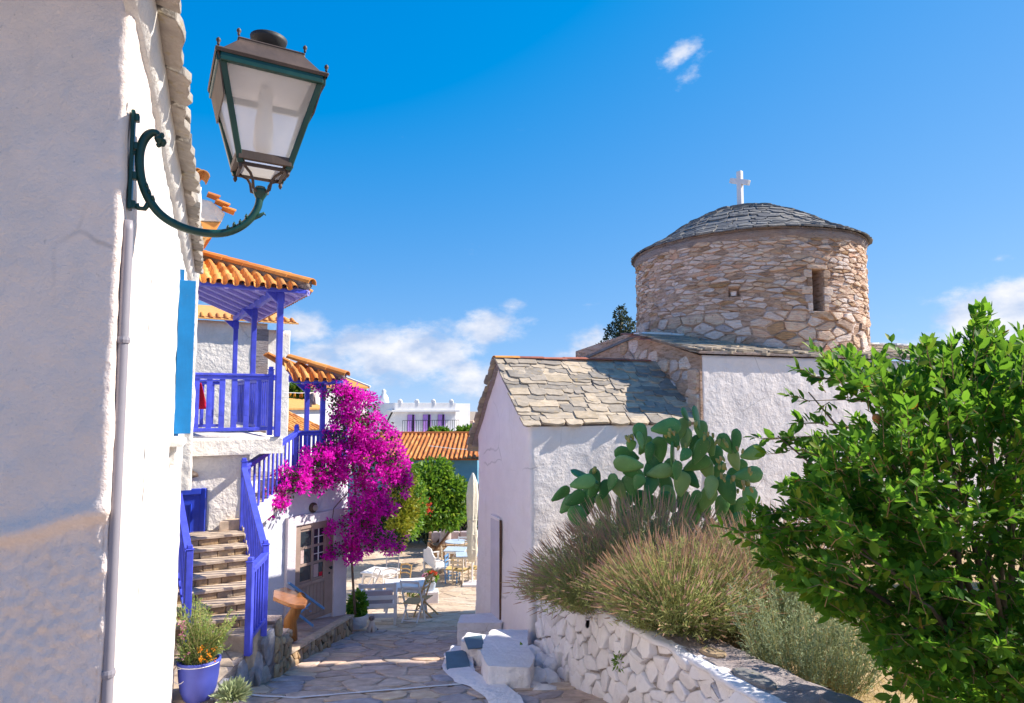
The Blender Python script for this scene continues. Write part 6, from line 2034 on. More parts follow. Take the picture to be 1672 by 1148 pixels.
# ---- bougainvillea
def build_boug():
    root = thing('bougainvillea', 'magenta bougainvillea cascading over the white cottage and blue railing', 'climbing plant', (-3.0, 13.2, gz(13.2)))
    B = [(545, 632, 26, 24, 12.5), (585, 668, 38, 34, 12.7), (558, 662, 26, 28, 12.6), (566, 705, 40, 34, 12.6), (606, 708, 40, 36, 12.7), (640, 762, 30, 26, 12.8), (528, 762, 34, 24, 12.2), (500, 770, 26, 22, 11.9), (472, 790, 24, 22, 11.5), (447, 815, 14, 16, 11.2), (580, 748, 48, 34, 12.6),
         (620, 785, 42, 30, 12.8), (600, 825, 34, 34, 12.75), (582, 862, 32, 32, 12.7), (628, 884, 34, 18, 12.8), (552, 898, 16, 13, 12.6), (655, 780, 14, 18, 12.9), (595, 880, 24, 22, 12.75), (612, 845, 28, 24, 12.8), (642, 830, 10, 24, 12.9), (646, 716, 8, 14, 12.9), (636, 740, 18, 16, 12.8), (545, 780, 26, 16, 12.3), (512, 628, 12, 8, 12.5), (565, 640, 20, 16, 12.6), (600, 740, 34, 30, 12.7), (540, 860, 7, 6, 12.5), (460, 805, 14, 14, 11.3), (537, 735, 22, 26, 12.4), (522, 790, 18, 12, 12.1), (575, 905, 14, 14, 12.7), (488, 785, 22, 18, 11.7), (450, 826, 18, 16, 11.2), (515, 745, 24, 18, 12.1), (655, 795, 16, 18, 12.85), (645, 880, 20, 16, 12.85), (470, 775, 18, 14, 11.5)]
    bl = [pxblob(px, py, rx * .93, ry * .93, d, (rx + ry) / 2 * .85) for px, py, rx, ry, d in B]
    for k in range(26):      # loose shoots that fray the outline
        b = bl[rnd.randrange(len(B))]; u = Vector((rnd.gauss(0, 1), rnd.gauss(0, .6), rnd.gauss(0, 1))).normalized()
        c = b[0] + Vector((u.x * b[1], u.y * b[2], u.z * b[3])) * 1.02
        bl.append((c, .07, .07, .07))
    g = np.random.default_rng(2)
    variants = []
    for q in range(6):
        n = 26
        u = g.normal(size=(n, 3)); u /= np.linalg.norm(u, axis=1, keepdims=True)
        p = u * (.030 + .042 * g.random(n))[:, None] * np.array([1.15, 1.15, .9])
        d = u + g.normal(size=(n, 3)) * .8
        variants.append(np_mesh('blossoms', LEAF_V, LEAF_F, bases(d), p, np.stack([.054 + .016 * g.random(n)] * 1 + [.068 + .012 * g.random(n), .05 + 0 * g.random(n)], 1), M['bract']))
    pts, out = blob_points(bl, 1350, .72, g)
    rank = pts[:, 1] - .35 * pts[:, 0] - out[:, 0] * .25 + out[:, 1] * .55 + .2 * g.random(len(pts))
    order = np.argsort(rank)
    keep = np.array([noise.noise(Vector(p) * 3.4) > -.20 for p in pts])
    order = [i for i in order if keep[i]]
    for i in order[:300]:
        s = .85 + .5 * g.random()
        inst('blossoms', variants[int(g.integers(0, 6))], root, Matrix.Translation(Vector(pts[i])) @ Matrix.Rotation(float(g.random() * 6), 4, (g.normal(), g.normal(), g.normal())) @ Matrix.Scale(s, 4))
    rest = order[300:]
    n = 22; N = len(rest) * n
    c = np.repeat(pts[rest], n, 0); u = g.normal(size=(N, 3)); u /= np.linalg.norm(u, axis=1, keepdims=True)
    p = c + u * (.035 + .055 * g.random(N))[:, None]
    leaf_obj('blossom', root, M['bract'], p, u + g.normal(size=(N, 3)) * .8, .048 + .014 * g.random(N), wide=1.35, kind='stuff')
    # leaves
    p, u = blob_points(bl[:len(B)], 5200, .3, g)
    leaf_obj('leaves', root, M['leaf_boug'], p, u + g.normal(size=p.shape) * .8, .045 + .03 * g.random(len(p)), wide=1.5, kind='stuff')
    rg = random.Random(6)
    for k in range(90):
        b = rg.choice(bl[:len(B)]); 
    # trunk and canes
    mb = MB()
    path = [P(580, 1003, 13.05), P(577, 960, 13.0), P(575, 925, 12.98), P(573, 890, 12.95), P(577, 850, 12.95), P(580, 800, 12.9), P(575, 740, 12.8), P(580, 690, 12.8)]
    mb.tube(path, [.026, .024, .022, .020, .018, .016, .013, .010], 7); mb.build('trunk', M['bark'], root, smooth=True)
    for pth in ([(577, 850, 12.95), (600, 820, 12.8), (630, 790, 12.8), (655, 775, 12.85)], [(580, 800, 12.9), (540, 775, 12.4), (490, 785, 11.8), (445, 815, 11.3)], [(575, 740, 12.8), (560, 690, 12.6), (545, 640, 12.5)], [(577, 850, 12.95), (600, 880, 12.85), (630, 885, 12.8)], [(580, 790, 12.9), (545, 830, 12.6), (541, 862, 12.5)], [(580, 690, 12.8), (590, 660, 12.7)]):
        m2 = MB(); m2.tube([P(*q) for q in pth], [.012] + [.008] * (len(pth) - 2) + [.003], 6); m2.build('cane', M['bark'], root, smooth=True)
build_boug()

# ---- potted plant, corner weed, silver tuft, planter bush
def lathe_obj(name, prof, c, m, parent, n=28, smooth=True):
    mb = MB(); mb.lathe(prof, c, n); return mb.build(name, M[m], parent, smooth)
def build_pot():
    zp = -3.06
    c = hitz(323, 1141, zp)
    k = c.y / F
    r = 30 * k
    root = thing('flower_pot', 'violet blue glazed flower pot with a string loop at its rim', 'pot', c)
    h = 62 * k
    lathe_obj('pot', [(r * .62, 0), (r * .72, .02), (r * .88, h * .25), (r * .98, h * .55), (r * 1.03, h * .86), (r * 1.08, h * .90), (r * 1.08, h * .985), (r * 1.0, h), (r * .92, h * .96), (r * .88, h * .8)], c, 'pot_blue', root, 36)
    mb = MB()
    for i in range(14):
        z = h * (.18 + .045 * i); 
    lathe_obj('soil', [(.01, h * .86), (r * .90, h * .85)], c, 'joint', root, 20)
    mb = MB(); pts = [Vector((c.x + math.cos(a) * r * 1.10, c.y + math.sin(a) * r * 1.10, c.z + h * .93)) for a in [R(150 + i * 12) for i in range(18)]]
    mb.tube(pts, .004, 5)
    lp = [c + Vector((-r * .55 + math.cos(t) * .055, -r * .98 + .02 * math.cos(t), h * .73 + math.sin(t) * .075)) for t in [i * .42 for i in range(16)]]
    mb.tube(lp, .004, 5); mb.build('string', M['white_paint'], root, smooth=True)
    pl = thing('potted_shrub', 'feathery green shrub with yellow and pink flowers filling the blue pot', 'plant', c + UP * h * .9)
    rg = random.Random(3); g = np.random.default_rng(3)
    P_, D_, S_ = [], [], []; st = MB()
    top = c + UP * h * .9
    def shoot(a, b, n, s, spread=.7):
        st.tube([a, a.lerp(b, .5) + Vector((rg.gauss(0, .015), rg.gauss(0, .015), 0)), b], [.004, .003, .0015], 4, cap=False)
        for k_ in range(n):
            f = .12 + .88 * (k_ + rg.random()) / n; p = a.lerp(b, f)
            d = (b - a).normalized() * .9 + Vector((rg.gauss(0, spread), rg.gauss(0, spread), rg.gauss(0, spread)))
            P_.append(p[:]); D_.append(d[:]); S_.append(s * rg.uniform(.7, 1.2))
    tips = [(300, 985), (312, 1000), (325, 985), (340, 1010), (352, 1020), (365, 1030), (384, 1003), (378, 1012), (372, 1025), (345, 1040), (330, 1030), (310, 1030), (296, 1010), (292, 1045), (300, 1060), (320, 1055), (350, 1060), (365, 1055), (335, 1068), (310, 1075), (295, 1075), (330, 990), (318, 978), (303, 1000), (356, 1045), (340, 1030)]
    for px, py in tips * 6:
        b = P(px + rg.gauss(0, 6), py + rg.gauss(0, 6), c.y + rg.uniform(-.22, .22))
        a = top + Vector((rg.uniform(-.6, .6) * r, rg.uniform(-.6, .6) * r, -.02))
        shoot(a, b, 34, .040)
    leaf_obj('foliage', pl, M['pot_leaf'], P_, D_, S_, wide=.72, kind='stuff')
    st.build('stems', M['lav_stem'], pl, kind='stuff')
    def petals(name, m, spots, n, s):
        p, d = [], []
        for px, py, dd in spots:
            cc = P(px, py, c.y + dd)
            for k_ in range(n):
                u = Vector((rg.gauss(0, 1), rg.gauss(0, 1), rg.gauss(0, 1))).normalized(); p.append((cc + u * .008)[:]); d.append(u[:])
        leaf_obj(name, pl, M[m], p, d, [s] * len(p), wide=1.6, kind='stuff')
    petals('yellow_flowers', 'petal_yellow', [(336 + rg.uniform(-12, 24), 1066 + rg.uniform(-12, 14), -.2 + rg.uniform(-.05, .02)) for _ in range(17)], 6, .020)
    petals('pink_flowers', 'petal_pink', [(296 + rg.uniform(-5, 6), 1030 + rg.uniform(-14, 16), -.2) for _ in range(9)] + [(306, 1066, -.2), (300, 1075, -.2)], 7, .02)
    # silvery tuft at the lower edge
    z = gz(6.9) + .02
    cc = hitz(380, 1142, z)
    tf = thing('silver_tuft', 'small silver green rosette plant at the foot of the plinth', 'plant', cc)
    g2 = np.random.default_rng(8); n = 300
    u = g2.normal(size=(n, 3)); u[:, 2] = np.abs(u[:, 2]) * .8 + .25; u /= np.linalg.norm(u, axis=1, keepdims=True)
    p = np.array(cc) + u * .05 * g2.random((n, 1)); p2 = p + u * (.08 * g2.random((n, 1)))
    leaf_obj('leaves', tf, M['silver_leaf'], p2, u + g2.normal(size=u.shape) * .25, .10 + .06 * g2.random(n), wide=.62, kind='stuff')
    # green weed at the chapel corner
    cc = P(852, 1092, 9.35)
    wd = thing('corner_weed', 'dark green broad leaved weed growing from the chapel corner rubble', 'plant', cc)
    n = 170; u = g2.normal(size=(n, 3)); u[:, 1] -= .3; u[:, 2] = np.abs(u[:, 2]) * 1.2; u /= np.linalg.norm(u, axis=1, keepdims=True)
    p = np.array(cc) + u * np.array([.10, .10, .26]) * g2.random((n, 1)) ** .5
    leaf_obj('leaves', wd, M['leaf_bush'], p, u * .6 + g2.normal(size=u.shape) * .6, .06 + .05 * g2.random(n), wide=1.3, kind='stuff')
    cc = P(1010, 1081, 6.75)
    wd = thing('wall_weed', 'tiny mossy weed growing in a joint of the white garden wall', 'plant', cc)
    n = 60; u = g2.normal(size=(n, 3)); u[:, 0] -= .6; u /= np.linalg.norm(u, axis=1, keepdims=True)
    leaf_obj('leaves', wd, M['leaf_hedge'], np.array(cc) + u * np.array([.05, .07, .09]) * g2.random((n, 1)), u, .03 + .02 * g2.random(n), wide=1.2, kind='stuff')
    cc = P(826, 1125, 8.3)
    wd = thing('ground_weed', 'low weed creeping at the foot of the whitewashed step', 'plant', cc)
    n = 90; u = g2.normal(size=(n, 3)); u[:, 2] = np.abs(u[:, 2]) * .5; u /= np.linalg.norm(u, axis=1, keepdims=True)
    leaf_obj('leaves', wd, M['leaf_hedge'], np.array(cc) + u * np.array([.18, .12, .06]) * g2.random((n, 1)), u, .035 + .02 * g2.random(n), wide=1.1, kind='stuff')
    # planter beside the cottage
    z = gz(13.0) + .01
    cc = hitz(582, 1024, z)
    pn = thing('planter', 'low white planter tub against the cottage corner', 'planter', cc)
    lathe_obj('tub', [(.17, 0), (.19, .02), (.21, .22), (.205, .24), (.18, .235), (.17, .18)], cc, 'limewash', pn, 24)
    lathe_obj('soil', [(.005, .2), (.18, .2)], cc, 'joint', pn, 18)
    bs = thing('planter_bush', 'bright green bush growing in the white tub', 'plant', cc + UP * .2)
    bl = [(cc + Vector((0, 0, .38)), .20, .20, .22), (cc + Vector((.03, -.02, .54)), .15, .15, .16), (cc + Vector((-.04, .0, .26)), .2, .2, .12)]
    p, u = blob_points(bl, 1500, .45, g2)
    leaf_obj('foliage', bs, M['leaf_bush'], p, u + g2.normal(size=p.shape) * .6, .05 + .03 * g2.random(len(p)), wide=1.3, kind='stuff')
build_pot()

# ---- dry grass of the garden
def build_grass():
    g = np.random.default_rng(12)
    n = 26000
    y = 3.0 + 8.5 * g.random(n) ** 1.2; x = 2.2 + g.random(n) * 6.5 + (6 - y) * .1
    clump = np.array([noise.noise(Vector((a * 1.4, b * 1.4, 2))) for a, b in zip(x, y)])
    fy = (y - Q0.y) / (Q1.y - Q0.y); edge = Q0.x + (Q1.x - Q0.x) * fy + .75
    k = (clump > -.12) & (x > edge)
    x, y = x[k], y[k]; n = len(x)
    z = GARD - .10 - .03 * np.maximum(0, x - 3) + .015 * (6 - y) - .01
    d = g.normal(size=(n, 3)) * np.array([.6, .6, .2]) + np.array([0, 0, .8])
    L = .05 + .11 * g.random(n)
    me = np_mesh('grass', BLADE_V, BLADE_F, bases(d), np.stack([x, y, z], 1), np.stack([L, np.full(n, .006), L], 1), M['dry_grass'])
    o = put(bpy.data.objects.new('grass', me)); tag(o, 'dry straw coloured grass on the garden terrace', 'grass', kind='stuff')
    # pale flat stones at the garden's path edge
    rg = random.Random(1)
    for i, (px, py, s, lb) in enumerate(((1345, 1085, .16, 'tan broken stone at the garden edge of the wall coping'), (1375, 1110, .2, 'larger tan stone lying lower beside the coping in dry grass'), (1590, 1130, .42, 'long pale flat kerb stone in the dry garden under the bush'), (1640, 1068, .25, 'pale flat stone in the sunlit dry grass behind the bush'))):
        p = hitz(px, py, GARD - .05 - (.06 if px > 1500 else 0))
        ico = bmesh.new(); bmesh.ops.create_icosphere(ico, subdivisions=2, radius=s)
        for v in ico.verts:
            v.co *= 1 + .3 * noise.noise(v.co * 4 + Vector((px, py, 0))); v.co.z *= .35
        me = bpy.data.meshes.new('garden_stone'); ico.to_mesh(me); ico.free(); me.materials.append(M['facing'] if px < 1500 else M['limestone_white'])
        o = inst('garden_stone', me, None, Matrix.Translation(p)); tag(o, lb, 'stone')
build_grass()

# ------------------------------------------------------------------ houses and trees beyond the square
def gp(px, py):
    r = ray(px, py); d = 5.0
    for _ in range(60):
        z = gz(d); d2 = z / (r.z / r.y)
        d = d * .5 + d2 * .5
    return r * (d / r.y)
def at_z(px, d, z): 
    v = P(px, 659, d); v.z = z; return v
def zof(py, d, px=836): return P(px, py, d).z
def build_tile_house():
    A = at_z(560, 30.0, 0); Bq = at_z(783, 30.0, 0)
    d0, d1 = 30.0, 33.6
    ze, zr = zof(749, d0), zof(709, d1)
    root = thing('tile_roof_house', 'long low house with an orange barrel tile roof and blue shaded wall across the square', 'house', (-4, 31.5, -5.9))
    mb = MB(); mb.prism([(A.x, d0 + .25, -6.2), (Bq.x - .1, d0 + .25, -6.2), (Bq.x - .1, d0 + .25, ze - .02), (A.x, d0 + .25, ze - .02)], (0, 6.4, 0)); mb.build('wall', M['blue_wall'], root)
    mb = MB(); mb.prism([(A.x, d0 - .1, ze - .06), (Bq.x, d0 - .1, ze - .06), (Bq.x - .35, d1, zr - .05), (A.x, d1, zr - .05)], (0, 0, .05)); 
    rf = mb.build('roof', M['tile_far'], root)
    me, src = TILE
    run = d1 - d0 + .1; sl = Vector((0, -run, -(zr - ze))).normalized(); nn = Vector((0, -sl.z, sl.y)); nn = nn if nn.z > 0 else -nn
    hyp = math.hypot(run, zr - ze); rg = random.Random(3)
    w = .205; n = int((Bq.x - A.x) / w); rows = int(hyp / .42)
    mbt = MB()
    for c in range(n):
        x = A.x + (c + .5) * w
        for r in range(rows):
            p = Vector((x + rg.uniform(-.008, .008), d0 - .12, ze)) - sl * ((r + 1) * .42) + nn * (.02 + rg.uniform(0, .012))
            Mx = frame_M(p, Vector((w * .66, 0, 0)), (sl - nn * .05) * .48, nn * .13)
            mbt.add([Mx @ Vector(v) for v in src.v], src.f)
    mbt.build('roof_tiles', M['tile_far'], rf, kind='stuff')
    mb = MB(); mb.tube([(A.x, d1, zr + .03), (Bq.x - .3, d1, zr + .03)], .10, 7); mb.build('ridge', M['tile_far'], rf)
    mb = MB(); mb.prism([(A.x, d1, zr - .05), (Bq.x - .35, d1, zr - .05), (Bq.x, d1 + 3.2, ze), (A.x, d1 + 3.2, ze)], (0, 0, .05)); mb.build('rear_roof', M['tile_far'], root)
    mb = MB(); mb.tube([P(700, 728, 29.0), P(745, 733, 29.2), P(790, 735, 29.4)], .012, 5); mb.build('cable', M['white_paint'], root)
build_tile_house()

def far_house(name, label, A, Bq, depth, z0, z1, mat='white_far', cat='house'):
    """front wall from A to B (plan points, left to right), `depth` behind it"""
    A, Bq = Vector((A[0], A[1], 0)), Vector((Bq[0], Bq[1], 0))
    e = (Bq - A).normalized(); n = Vector((e.y, -e.x, 0))
    root = thing(name, label, cat, (A + Bq) / 2 + UP * z0)
    mb = MB(); mb.prism([A + UP * z0, Bq + UP * z0, Bq + UP * z1, A + UP * z1], -n * depth); mb.build('wall', M[mat], root, bev=.02)
    def q(t, z, o=0.0): return A + e * t + n * o + UP * z
    return root, q, e, n, (Bq - A).length
def build_far():
    # white house with mauve shutters
    A, Bq = P(644, 690, 48), P(744, 690, 49.6)
    zc, zt = zof(673, 48.5), zof(657, 48.5)
    root, q, e, n, L = far_house('white_villa', 'flat roofed white house with three tall mauve shuttered balcony doors', A, Bq, 9, -6.5, zc)
    mb = MB(); mb.prism([q(-.25, zc, .25), q(L + .25, zc, .25), q(L + .25, zc, -9.2), q(-.25, zc, -9.2)], (0, 0, .16)); mb.build('cornice', M['white_far'], root, bev=.03)
    mb = MB(); mb.prism([q(0, zc + .165, .03), q(L, zc + .165, .03), q(L, zc + .165, -9), q(0, zc + .165, -9)], (0, 0, zt - zc - .2)); mb.build('parapet', M['white_far'], root, bev=.02)
    for f in (.09, .36, .63, .93):
        mb = MB(); mb.box(q(L * f, zt - .05, -.12), (.30, .30, .35)); mb.lathe([(.12, 0), (.14, .04), (.08, .10), (.01, .12)], q(L * f, zt + .12, -.12), 8); mb.build('parapet_post', M['white_far'], root)
    for f0, f1 in ((.205, .315), (.455, .575), (.70, .805)):
        zb, zh = zof(706, 48.5), zof(677, 48.5)
        mb = MB(); mb.prism([q(L * f0, zb, .01), q(L * f1, zb, .01), q(L * f1, zh, .01), q(L * f0, zh, .01)], n * .05); dr = mb.build('balcony_door', M['dark'], root)
        for a, b in ((f0, f0 + (f1 - f0) * .66), ):
            mb = MB(); mb.prism([q(L * a, zb, .065), q(L * b, zb, .065), q(L * b, zh, .065), q(L * a, zh, .065)], n * .05); mb.build('shutter', M['mauve_paint'], dr, bev=.01)
        mb = MB(); mb.bar(q(L * f1, zb, .12), q(L * f1, zh, .12), .06, .08); mb.build('frame', M['mauve_paint'], dr)
    zb = zof(706, 48.5)
    mb = MB(); mb.prism([q(.4, zb - .12, .0), q(L, zb - .12, 0), q(L, zb - .12, .9), q(.4, zb - .12, .9)], (0, 0, .12)); mb.build('balcony', M['white_far'], root)
    for i in range(26):
        t = .4 + (L - .4) * i / 25
        mb = MB(); mb.bar(q(t, zb, .86), q(t, zb + .85, .86), .025); mb.build('baluster', M['black_iron'], root)
    mb = MB(); mb.bar(q(.4, zb + .87, .86), q(L, zb + .87, .86), .035); mb.build('balcony_rail', M['black_iron'], root)
    # its lower annexe to the left
    A2, B2 = P(601, 690, 53), P(646, 690, 48.2)
    r2, q2, e2, n2, L2 = far_house('villa_annexe', 'plain white side wing with an outside stair line left of the flat roofed house', A2, B2, 6, -6.5, zof(659, 50), 'white_far')
    mb = MB(); mb.bar(q2(L2 * .55, zof(705, 50), .05), q2(L2 * .95, zof(668, 49), .05), .08); mb.build('handrail', M['black_iron'], r2)
    mb = MB(); mb.lathe([(.45, 0), (.35, .5), (.14, .8), (.18, 1.0), (.02, 1.15)], q2(L2 * .12, zof(659, 50), -1.0), 10); mb.build('chimney', M['white_far'], r2, smooth=True)
    # left house with orange roof
    A3, B3 = P(500, 680, 40), P(599, 680, 43)
    r3, q3, e3, n3, L3 = far_house('orange_roof_house', 'white house with a smooth orange pitched roof and small grey window on the hill', A3, B3, 5, -6.5, zof(634, 42))
    zt = zof(634, 42); zr = zof(617, 43)
    mb = MB(); mb.prism([q3(-.2, zt, .2), q3(L3 + .05, zt, .2), q3(L3 - .8, zr, -1.6), q3(-.2, zr, -1.6)], (0, 0, .1)); mb.build('roof', M['tile'], r3)
    mb = MB(); mb.bar(q3(L3 + .08, zt + .12, .22), q3(L3 - .74, zr + .12, -1.6), .14, .10); mb.build('roof_verge', M['white_far'], r3)
    t = (P(578, 650, 42.5) - q3(0, 0)).dot(e3)
    z0, z1 = zof(656, 42.5), zof(643, 42.5)
    mb = MB(); mb.prism([q3(t - .45, z0, .01), q3(t + .45, z0, .01), q3(t + .45, z1, .01), q3(t - .45, z1, .01)], n3 * .04); wnd = mb.build('window', M['dark'], r3)
    mb = MB()
    for a, b in (((t - .5, z0), (t + .5, z0)), ((t - .5, z1), (t + .5, z1)), ((t - .48, z0), (t - .48, z1)), ((t + .48, z0), (t + .48, z1)), ((t, z0), (t, z1))): mb.bar(q3(a[0], a[1], .06), q3(b[0], b[1], .06), .07)
    mb.build('window_frame', M['white_paint'], wnd)
    # small houses seen under the porch canopy
    A4, B4 = P(440, 690, 31), P(524, 690, 33)
    r4, q4, e4, n4, L4 = far_house('porch_view_house', 'white house with flat orange roof glimpsed under the porch canopy', A4, B4, 4, -6.5, zof(669, 32))
    zt, zr = zof(669, 32), zof(653, 33)
    mb = MB(); mb.prism([q4(-.2, zt, .15), q4(L4 + .1, zt, .15), q4(L4 + .1, zr, -1.5), q4(-.2, zr, -1.5)], (0, 0, .08)); mb.build('roof', M['tile'], r4)
    A5, B5 = P(455, 700, 23), P(522, 700, 25)
    r5, q5, e5, n5, L5 = far_house('barrel_tile_shed', 'low shed with a steep orange barrel tile roof behind the blue terrace railing', A5, B5, 3, -6.0, zof(702, 24))
    zt, zr = zof(702, 24), zof(672, 25.5)
    mb = MB(); mb.prism([q5(-.2, zt, .15), q5(L5 + .1, zt, .15), q5(L5 + .1, zr, -1.6), q5(-.2, zr, -1.6)], (0, 0, .03)); rf5 = mb.build('roof', M['tile'], r5)
    dn = (q5(0, zt, .15) - q5(0, zr, -1.6)); H5 = dn.length; dn.normalize(); nn = e5.cross(dn); nn = nn if nn.z > 0 else -nn
    me, src = TILE; rg = random.Random(2)
    mbt = MB()
    for c in range(int((L5 + .3) / .2)):
        for r in range(int(H5 / .36)):
            p = q5(-.1 + c * .2, zt, .18) - dn * ((r + 1) * .36) + nn * (.03 + rg.uniform(0, .012))
            Mx = frame_M(p, e5 * .135, (dn - nn * .07) * .44, nn * .12); mbt.add([Mx @ Vector(v) for v in src.v], src.f)
    mbt.build('roof_tiles', M['tile'], rf5, kind='stuff')
    # ruin on the skyline
    A6, B6 = P(742, 700, 58), P(800, 700, 58)
    r6 = thing('stone_ruin', 'brown ruined stone wall on the skyline left of the chapel roof', 'ruin', A6)
    mb = MB(); pts = [(742, 710), (742, 691), (752, 690), (760, 692), (764, 688), (772, 687), (774, 693), (786, 692), (800, 695), (800, 710)]
    mb.prism([P(x, y, 58) for x, y in pts], (0, 2.5, 0)); mb.build('wall', M['drum_mortar'], r6)
    mb = MB(); mb.prism([P(775, 702, 57.9), P(780, 702, 57.9), P(780, 695, 57.9), P(775, 695, 57.9)], (0, .3, 0)); mb.build('window', M['dark'], r6)
build_far()

def tree_crown(root, m, bl, n, size, g, shell=.55, wide=1.2, name='crown'):
    p, u = blob_points(bl, n, shell, g)
    leaf_obj(name, root, M[m], p, u * .7 + g.normal(size=p.shape) * .6, size * (.7 + .6 * g.random(n)), wide=wide, kind='stuff')
def build_far_trees():
    g = np.random.default_rng(21)
    # climbing canopy over the square with a pale trunk
    t = thing('plaza_tree', 'spreading green tree with a pale trunk shading the sofa on the square', 'tree', gp(728, 906))
    bl = [pxblob(*b) for b in ((690, 790, 34, 32, 24.5), (718, 806, 36, 38, 25), (700, 830, 36, 32, 24.5), (745, 806, 20, 28, 25), (735, 835, 26, 26, 25), (712, 770, 30, 22, 25), (680, 810, 22, 30, 24.5), (757, 820, 14, 22, 25.5), (700, 850, 30, 14, 24.5), (768, 815, 12, 26, 25.5), (735, 850, 18, 14, 24.5))]
    tree_crown(t, 'leaf_hedge', bl, 9000, .17, g, .5)
    mb = MB(); c = gp(727, 907)
    mb.tube([c, P(727, 880, c.y), P(730, 850, c.y - .1), P(728, 820, c.y - .2), P(722, 795, c.y - .3)], [.26, .23, .19, .16, .08], 10); mb.tube([P(730, 850, c.y - .1), P(738, 830, c.y), P(748, 815, c.y)], [.14, .1, .05], 7)
    mb.build('trunk', M['bark_pale'], t, smooth=True)
    leaf_obj('red_flowers', t, M['petal_red'], *(lambda p: (p, g.normal(size=p.shape)))(blob_points([pxblob(690, 825, 14, 18, 23.6), pxblob(700, 832, 8, 10, 23.6), pxblob(684, 812, 4, 6, 23.6)], 130, .2, g)[0]), .11 + 0 * g.random(130), kind='stuff')
    # golden crest of the creeper on the wall
    t = thing('wall_creeper', 'yellowing creeper along the wall below the barrel tile roof', 'creeper', P(715, 860, 28.6))
    tree_crown(t, 'leaf_yellow', [pxblob(702, 766, 20, 7, 28.4), pxblob(724, 763, 15, 7, 28.4), pxblob(690, 768, 16, 8, 28.4)], 1500, .14, g, .3)
    # yellow-green bush by the bougainvillea
    t = thing('yellow_bush', 'yellow green bush tumbling beside the bougainvillea', 'bush', gp(660, 888))
    tree_crown(t, 'leaf_yellow', [pxblob(*b) for b in ((655, 800, 18, 30, 19.5), (662, 835, 20, 30, 19.5), (650, 860, 18, 24, 19), (664, 785, 14, 16, 20), (648, 885, 14, 14, 18.8))], 3600, .12, g, .5)
    t = thing('dark_bush', 'deep green bush between yellow bush and plaza tree', 'bush', gp(680, 880))
    tree_crown(t, 'leaf_hedge', [pxblob(*b) for b in ((676, 845, 14, 34, 21), (682, 815, 14, 30, 21.5), (668, 862, 12, 18, 20.5), (662, 770, 22, 20, 23), (645, 775, 16, 22, 23))], 2800, .13, g, .5)
    # greenery under the trees at the back
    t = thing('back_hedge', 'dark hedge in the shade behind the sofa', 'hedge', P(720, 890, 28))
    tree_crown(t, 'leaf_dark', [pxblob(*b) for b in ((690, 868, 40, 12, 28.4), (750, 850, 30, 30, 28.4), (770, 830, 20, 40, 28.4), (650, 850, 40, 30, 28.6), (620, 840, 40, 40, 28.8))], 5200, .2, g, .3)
    # shrubs on the skyline
    for lb, bl in (('round green shrub above the left part of the tile roof ridge', (718, 708, 20, 9, 38)), ('wide green shrub above the right end of the tile roof ridge', (768, 707, 22, 10, 38)), ('green tree seen between the porch posts', (486, 637, 18, 13, 34))):
        t = thing('skyline_shrub', lb, 'shrub', P(bl[0], 720, bl[4]), 'shrubs beyond the tiled roofs')
        b2 = [pxblob(*bl)] + [pxblob(bl[0] + rnd.uniform(-12, 12), bl[1] + rnd.uniform(-4, 6), bl[2] * .5, bl[3] * .7, bl[4]) for _ in range(5)]
        tree_crown(t, 'leaf_hedge' if bl[0] < 500 else 'leaf_bush', b2, 1500, .22, g, .4)
    # cypress behind the chapel
    t = thing('cypress_tree', 'dark cypress rising behind the chapel ridge beside the drum', 'tree', P(1005, 700, 31))
    bl = []
    for px, py, rx, ry in ((1012, 515, 10, 13), (1020, 530, 16, 12), (1005, 535, 12, 9), (1000, 552, 14, 9), (1022, 552, 18, 12), (990, 566, 14, 8), (1012, 572, 22, 12), (984, 580, 14, 8), (1030, 575, 16, 14), (1004, 590, 34, 14), (1000, 610, 36, 18), (1012, 640, 38, 30), (1030, 540, 10, 12), (1016, 505, 5, 7), (995, 540, 7, 5)):
        bl.append(pxblob(px, py, rx, ry, 31, min(rx, 22)))
    tree_crown(t, 'leaf_dark', bl, 6500, .15, g, .55, 1.0)
    mb = MB(); mb.tube([P(1010, 760, 31), P(1013, 600, 31), P(1014, 515, 31)], [.3, .16, .03], 8); mb.build('trunk', M['bark'], t, smooth=True)
    t = thing('added_shade_pine', 'unseen umbrella pine added right of the view to shade the lane', 'tree', (11.6, 11.2, -2.6))  # out-of-view tree added so that its crown shades the lane
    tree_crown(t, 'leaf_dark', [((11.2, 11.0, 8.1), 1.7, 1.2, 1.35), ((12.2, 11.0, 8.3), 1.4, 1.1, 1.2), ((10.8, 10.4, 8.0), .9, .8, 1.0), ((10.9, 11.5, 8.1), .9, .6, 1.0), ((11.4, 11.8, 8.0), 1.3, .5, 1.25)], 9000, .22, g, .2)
    mb = MB(); mb.tube([(11.6, 11.2, -2.8), (11.7, 11.1, 1), (11.4, 11.2, 5), (11.3, 11.2, 7.5)], [.26, .22, .18, .1], 10); mb.tube([(11.45, 11.2, 4.5), (10.9, 10.8, 6.4), (10.7, 10.6, 7.4)], [.1, .07, .03], 7); mb.build('trunk', M['bark'], t, smooth=True)
    t = thing('laundry', 'pink and pale clothes pegged on a line under the porch canopy', 'laundry', P(500, 640, 16))
    mb = MB(); mb.tube([P(462, 641, 15.2), P(490, 642, 15.5), P(530, 640, 16)], .008, 5); mb.build('line', M['white_paint'], t)
